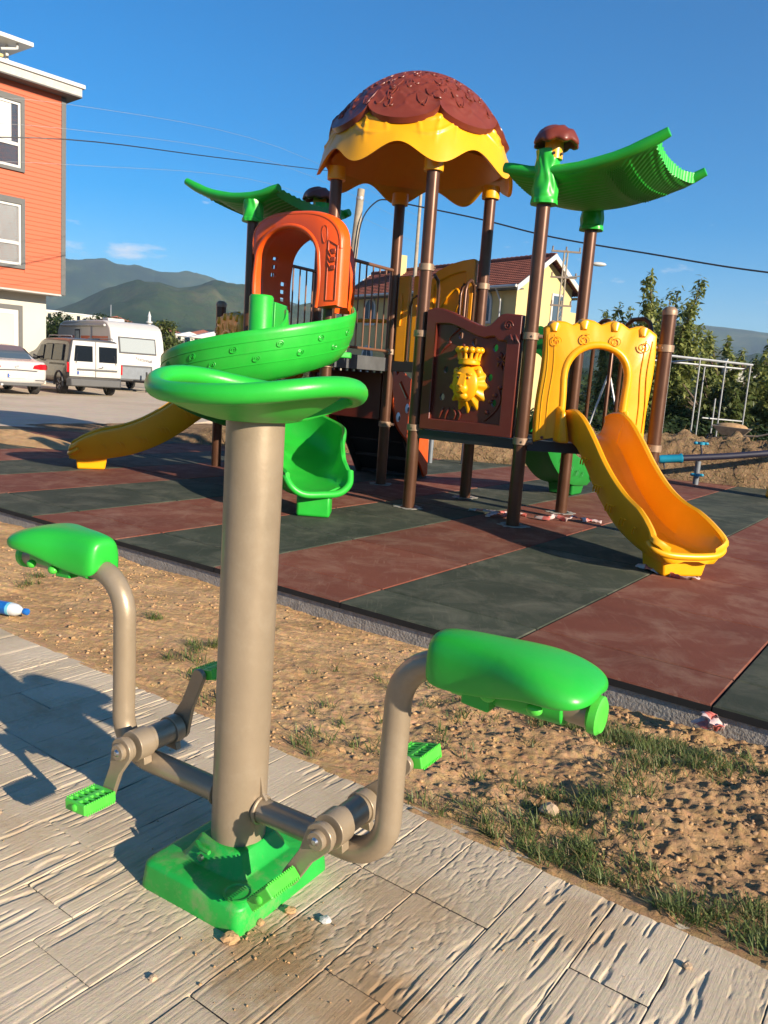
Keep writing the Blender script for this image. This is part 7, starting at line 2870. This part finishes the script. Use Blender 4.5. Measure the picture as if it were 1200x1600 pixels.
ribbon('barrier_tape', 'crumpled red and white tape lying left of the front post', [(.86, 8.05, 0), (.98, 7.98, .01), (1.08, 7.86, .02), (1.0, 7.70, .01), (1.10, 7.80, .03), (1.22, 7.86, .02), (1.16, 7.72, .02), (1.30, 7.78, .03), (1.40, 7.84, .01)], .06, 1)
ribbon('barrier_tape', 'crumpled red and white tape lying between the front and rear posts', [(1.48, 7.80, .01), (1.60, 7.72, .02), (1.68, 7.84, .03), (1.78, 7.76, .01), (1.86, 7.86, .03), (1.94, 7.78, .02), (2.02, 7.86, .01), (2.14, 7.82, .0)], .06, 2)
ribbon('barrier_tape', 'scrap of red and white tape caught under the foot of the yellow slide', [(1.93, 5.93, 0), (1.99, 5.80, .005), (2.06, 5.68, .005), (2.14, 5.58, .0), (2.26, 5.60, .0)], .06, 3)
ribbon('barrier_tape', 'torn orange and white tape lying against the concrete edge on the right', [EF(-.74, 3.42, -.07), EF(-.69, 3.38, -.06), EF(-.66, 3.44, -.05), EF(-.70, 3.40, -.04), EF(-.66, 3.36, -.06), EF(-.62, 3.40, -.06)], .06, 4)

# bottle lying on the soil at the left edge
bt = thing('water_bottle', 'small plastic water bottle with a blue cap lying on the soil at the left edge', 'bottle', tuple(EF(-3.62, 2.06, .02)), R(-17))
MB().lathe([(.0, -.15), (.026, -.15), (.031, -.143), (.031, -.06), (.029, -.05), (.031, -.04), (.031, .0), (.028, .02), (.016, .045), (.0125, .05), (.0125, .066), (0, .066)], 24, (0, 0, .01), 'x').build('bottle_body', 'bottle', bt)
MB().lathe([(.0312, -.10), (.0318, -.10), (.0318, -.015), (.0312, -.015)], 24, (0, 0, .01), 'x').build('bottle_label', 'label_cyan', bt)
MB().lathe([(.0320, -.085), (.0323, -.085), (.0323, -.03), (.0320, -.03)], 24, (0, 0, .01), 'x').build('label_print', 'label_blue', bt)
MB().lathe([(0, .062), (.0155, .062), (.0160, .066), (.0160, .080), (.0145, .083), (0, .083)], 20, (0, 0, .01), 'x').build('bottle_cap', 'label_blue', bt)

# stones and lumps of earth on the path near the machine
rs = random.Random(17)
for k, (e, f, s, mt, lab) in enumerate((( -1.045, 1.355, .013, 'white', 'white stone chip on the path right of the green base'), (-.35 + .02, 1.78, .010, 'stone', 'dark stone chip near the grassy edge of the path'),
                                        (-.13, 1.99, .035, 'stone', 'rounded tan stone at the right edge beside the path'), (-.86, 2.20, .030, 'stone', 'pale stone in the grass beside the path'), (-1.20, .98, .009, 'stone', 'small dark stone at the bottom of the path'), (-2.02, 1.10, .009, 'stone', 'small grey stone left of the green pedal'),
                                        (-1.20, 1.335, .017, 'clod', 'brown lump of earth touching the front corner of the green base'), (-1.13, 1.325, .013, 'clod', 'brown lump of earth right of the front corner of the green base'), (-1.155, 1.25, .011, 'clod', 'small brown lump of earth in the stain below the green base'), (-1.165, 1.165, .018, 'clod', 'large brown lump of earth lowest in the stain on the path'))):
    b = MB()
    p = EF(e, f, .0 if f < 1.93 else -.01)
    b.ball((p.x, p.y, p.z + s * .35), s * rs.uniform(.9, 1.4), s, s * .6, 9, 6)
    b.v = [(v[0] + rs.uniform(-.15, .15) * s, v[1] + rs.uniform(-.15, .15) * s, v[2] + rs.uniform(-.1, .1) * s) for v in b.v]
    tag(b.build('loose_stone', mt, None, smooth=0), lab, 'stone', 'loose stones on and beside the path')


def fn_path(r, n):
    e = r.uniform(-2.6, .6, n)
    f = r.uniform(.6, 1.93, n)
    return e, f, (fbm(e * 4, f * 4, 3, 91) > .60) | (r.random(n) < .10)


_sh = soil_h
soil_h = lambda e, f: np.zeros_like(e) + .0005
tag(scatter_lumps('path_grit', 900, (0.0006, 0.0030), 'clod', fn_path, 8), 'fine grit and crumbs of soil scattered on the concrete path')
def fn_dirt(r, n):
    e = r.normal(-1.08, .09, n)
    f = r.normal(1.20, .10, n)
    return e, f, np.ones(n, bool)
tag(scatter_lumps('spilled_earth', 150, (0.0008, 0.0045), 'clod', fn_dirt, 12), 'crumbled earth spilled on the path below the green base')
soil_h = _sh

# ================================================================ AIR
hz_ = MB().box(-3400, 3400, -3400, 3400, -3.0, 330).build('haze', 'white', None, smooth=0)
hm = bpy.data.materials.new('haze_air')
hm.use_nodes = True
hn = hm.node_tree.nodes
hn.remove(hn['Principled BSDF'])
pv = hn.new('ShaderNodeVolumePrincipled')
pv.inputs['Color'].default_value = (0.62, 0.80, 1.0, 1)
pv.inputs['Density'].default_value = 0.00021
pv.inputs['Anisotropy'].default_value = 0.2
hm.node_tree.links.new(pv.outputs[0], hn['Material Output'].inputs['Volume'])
hz_.data.materials.clear()
hz_.data.materials.append(hm)
hz_['kind'] = 'stuff'
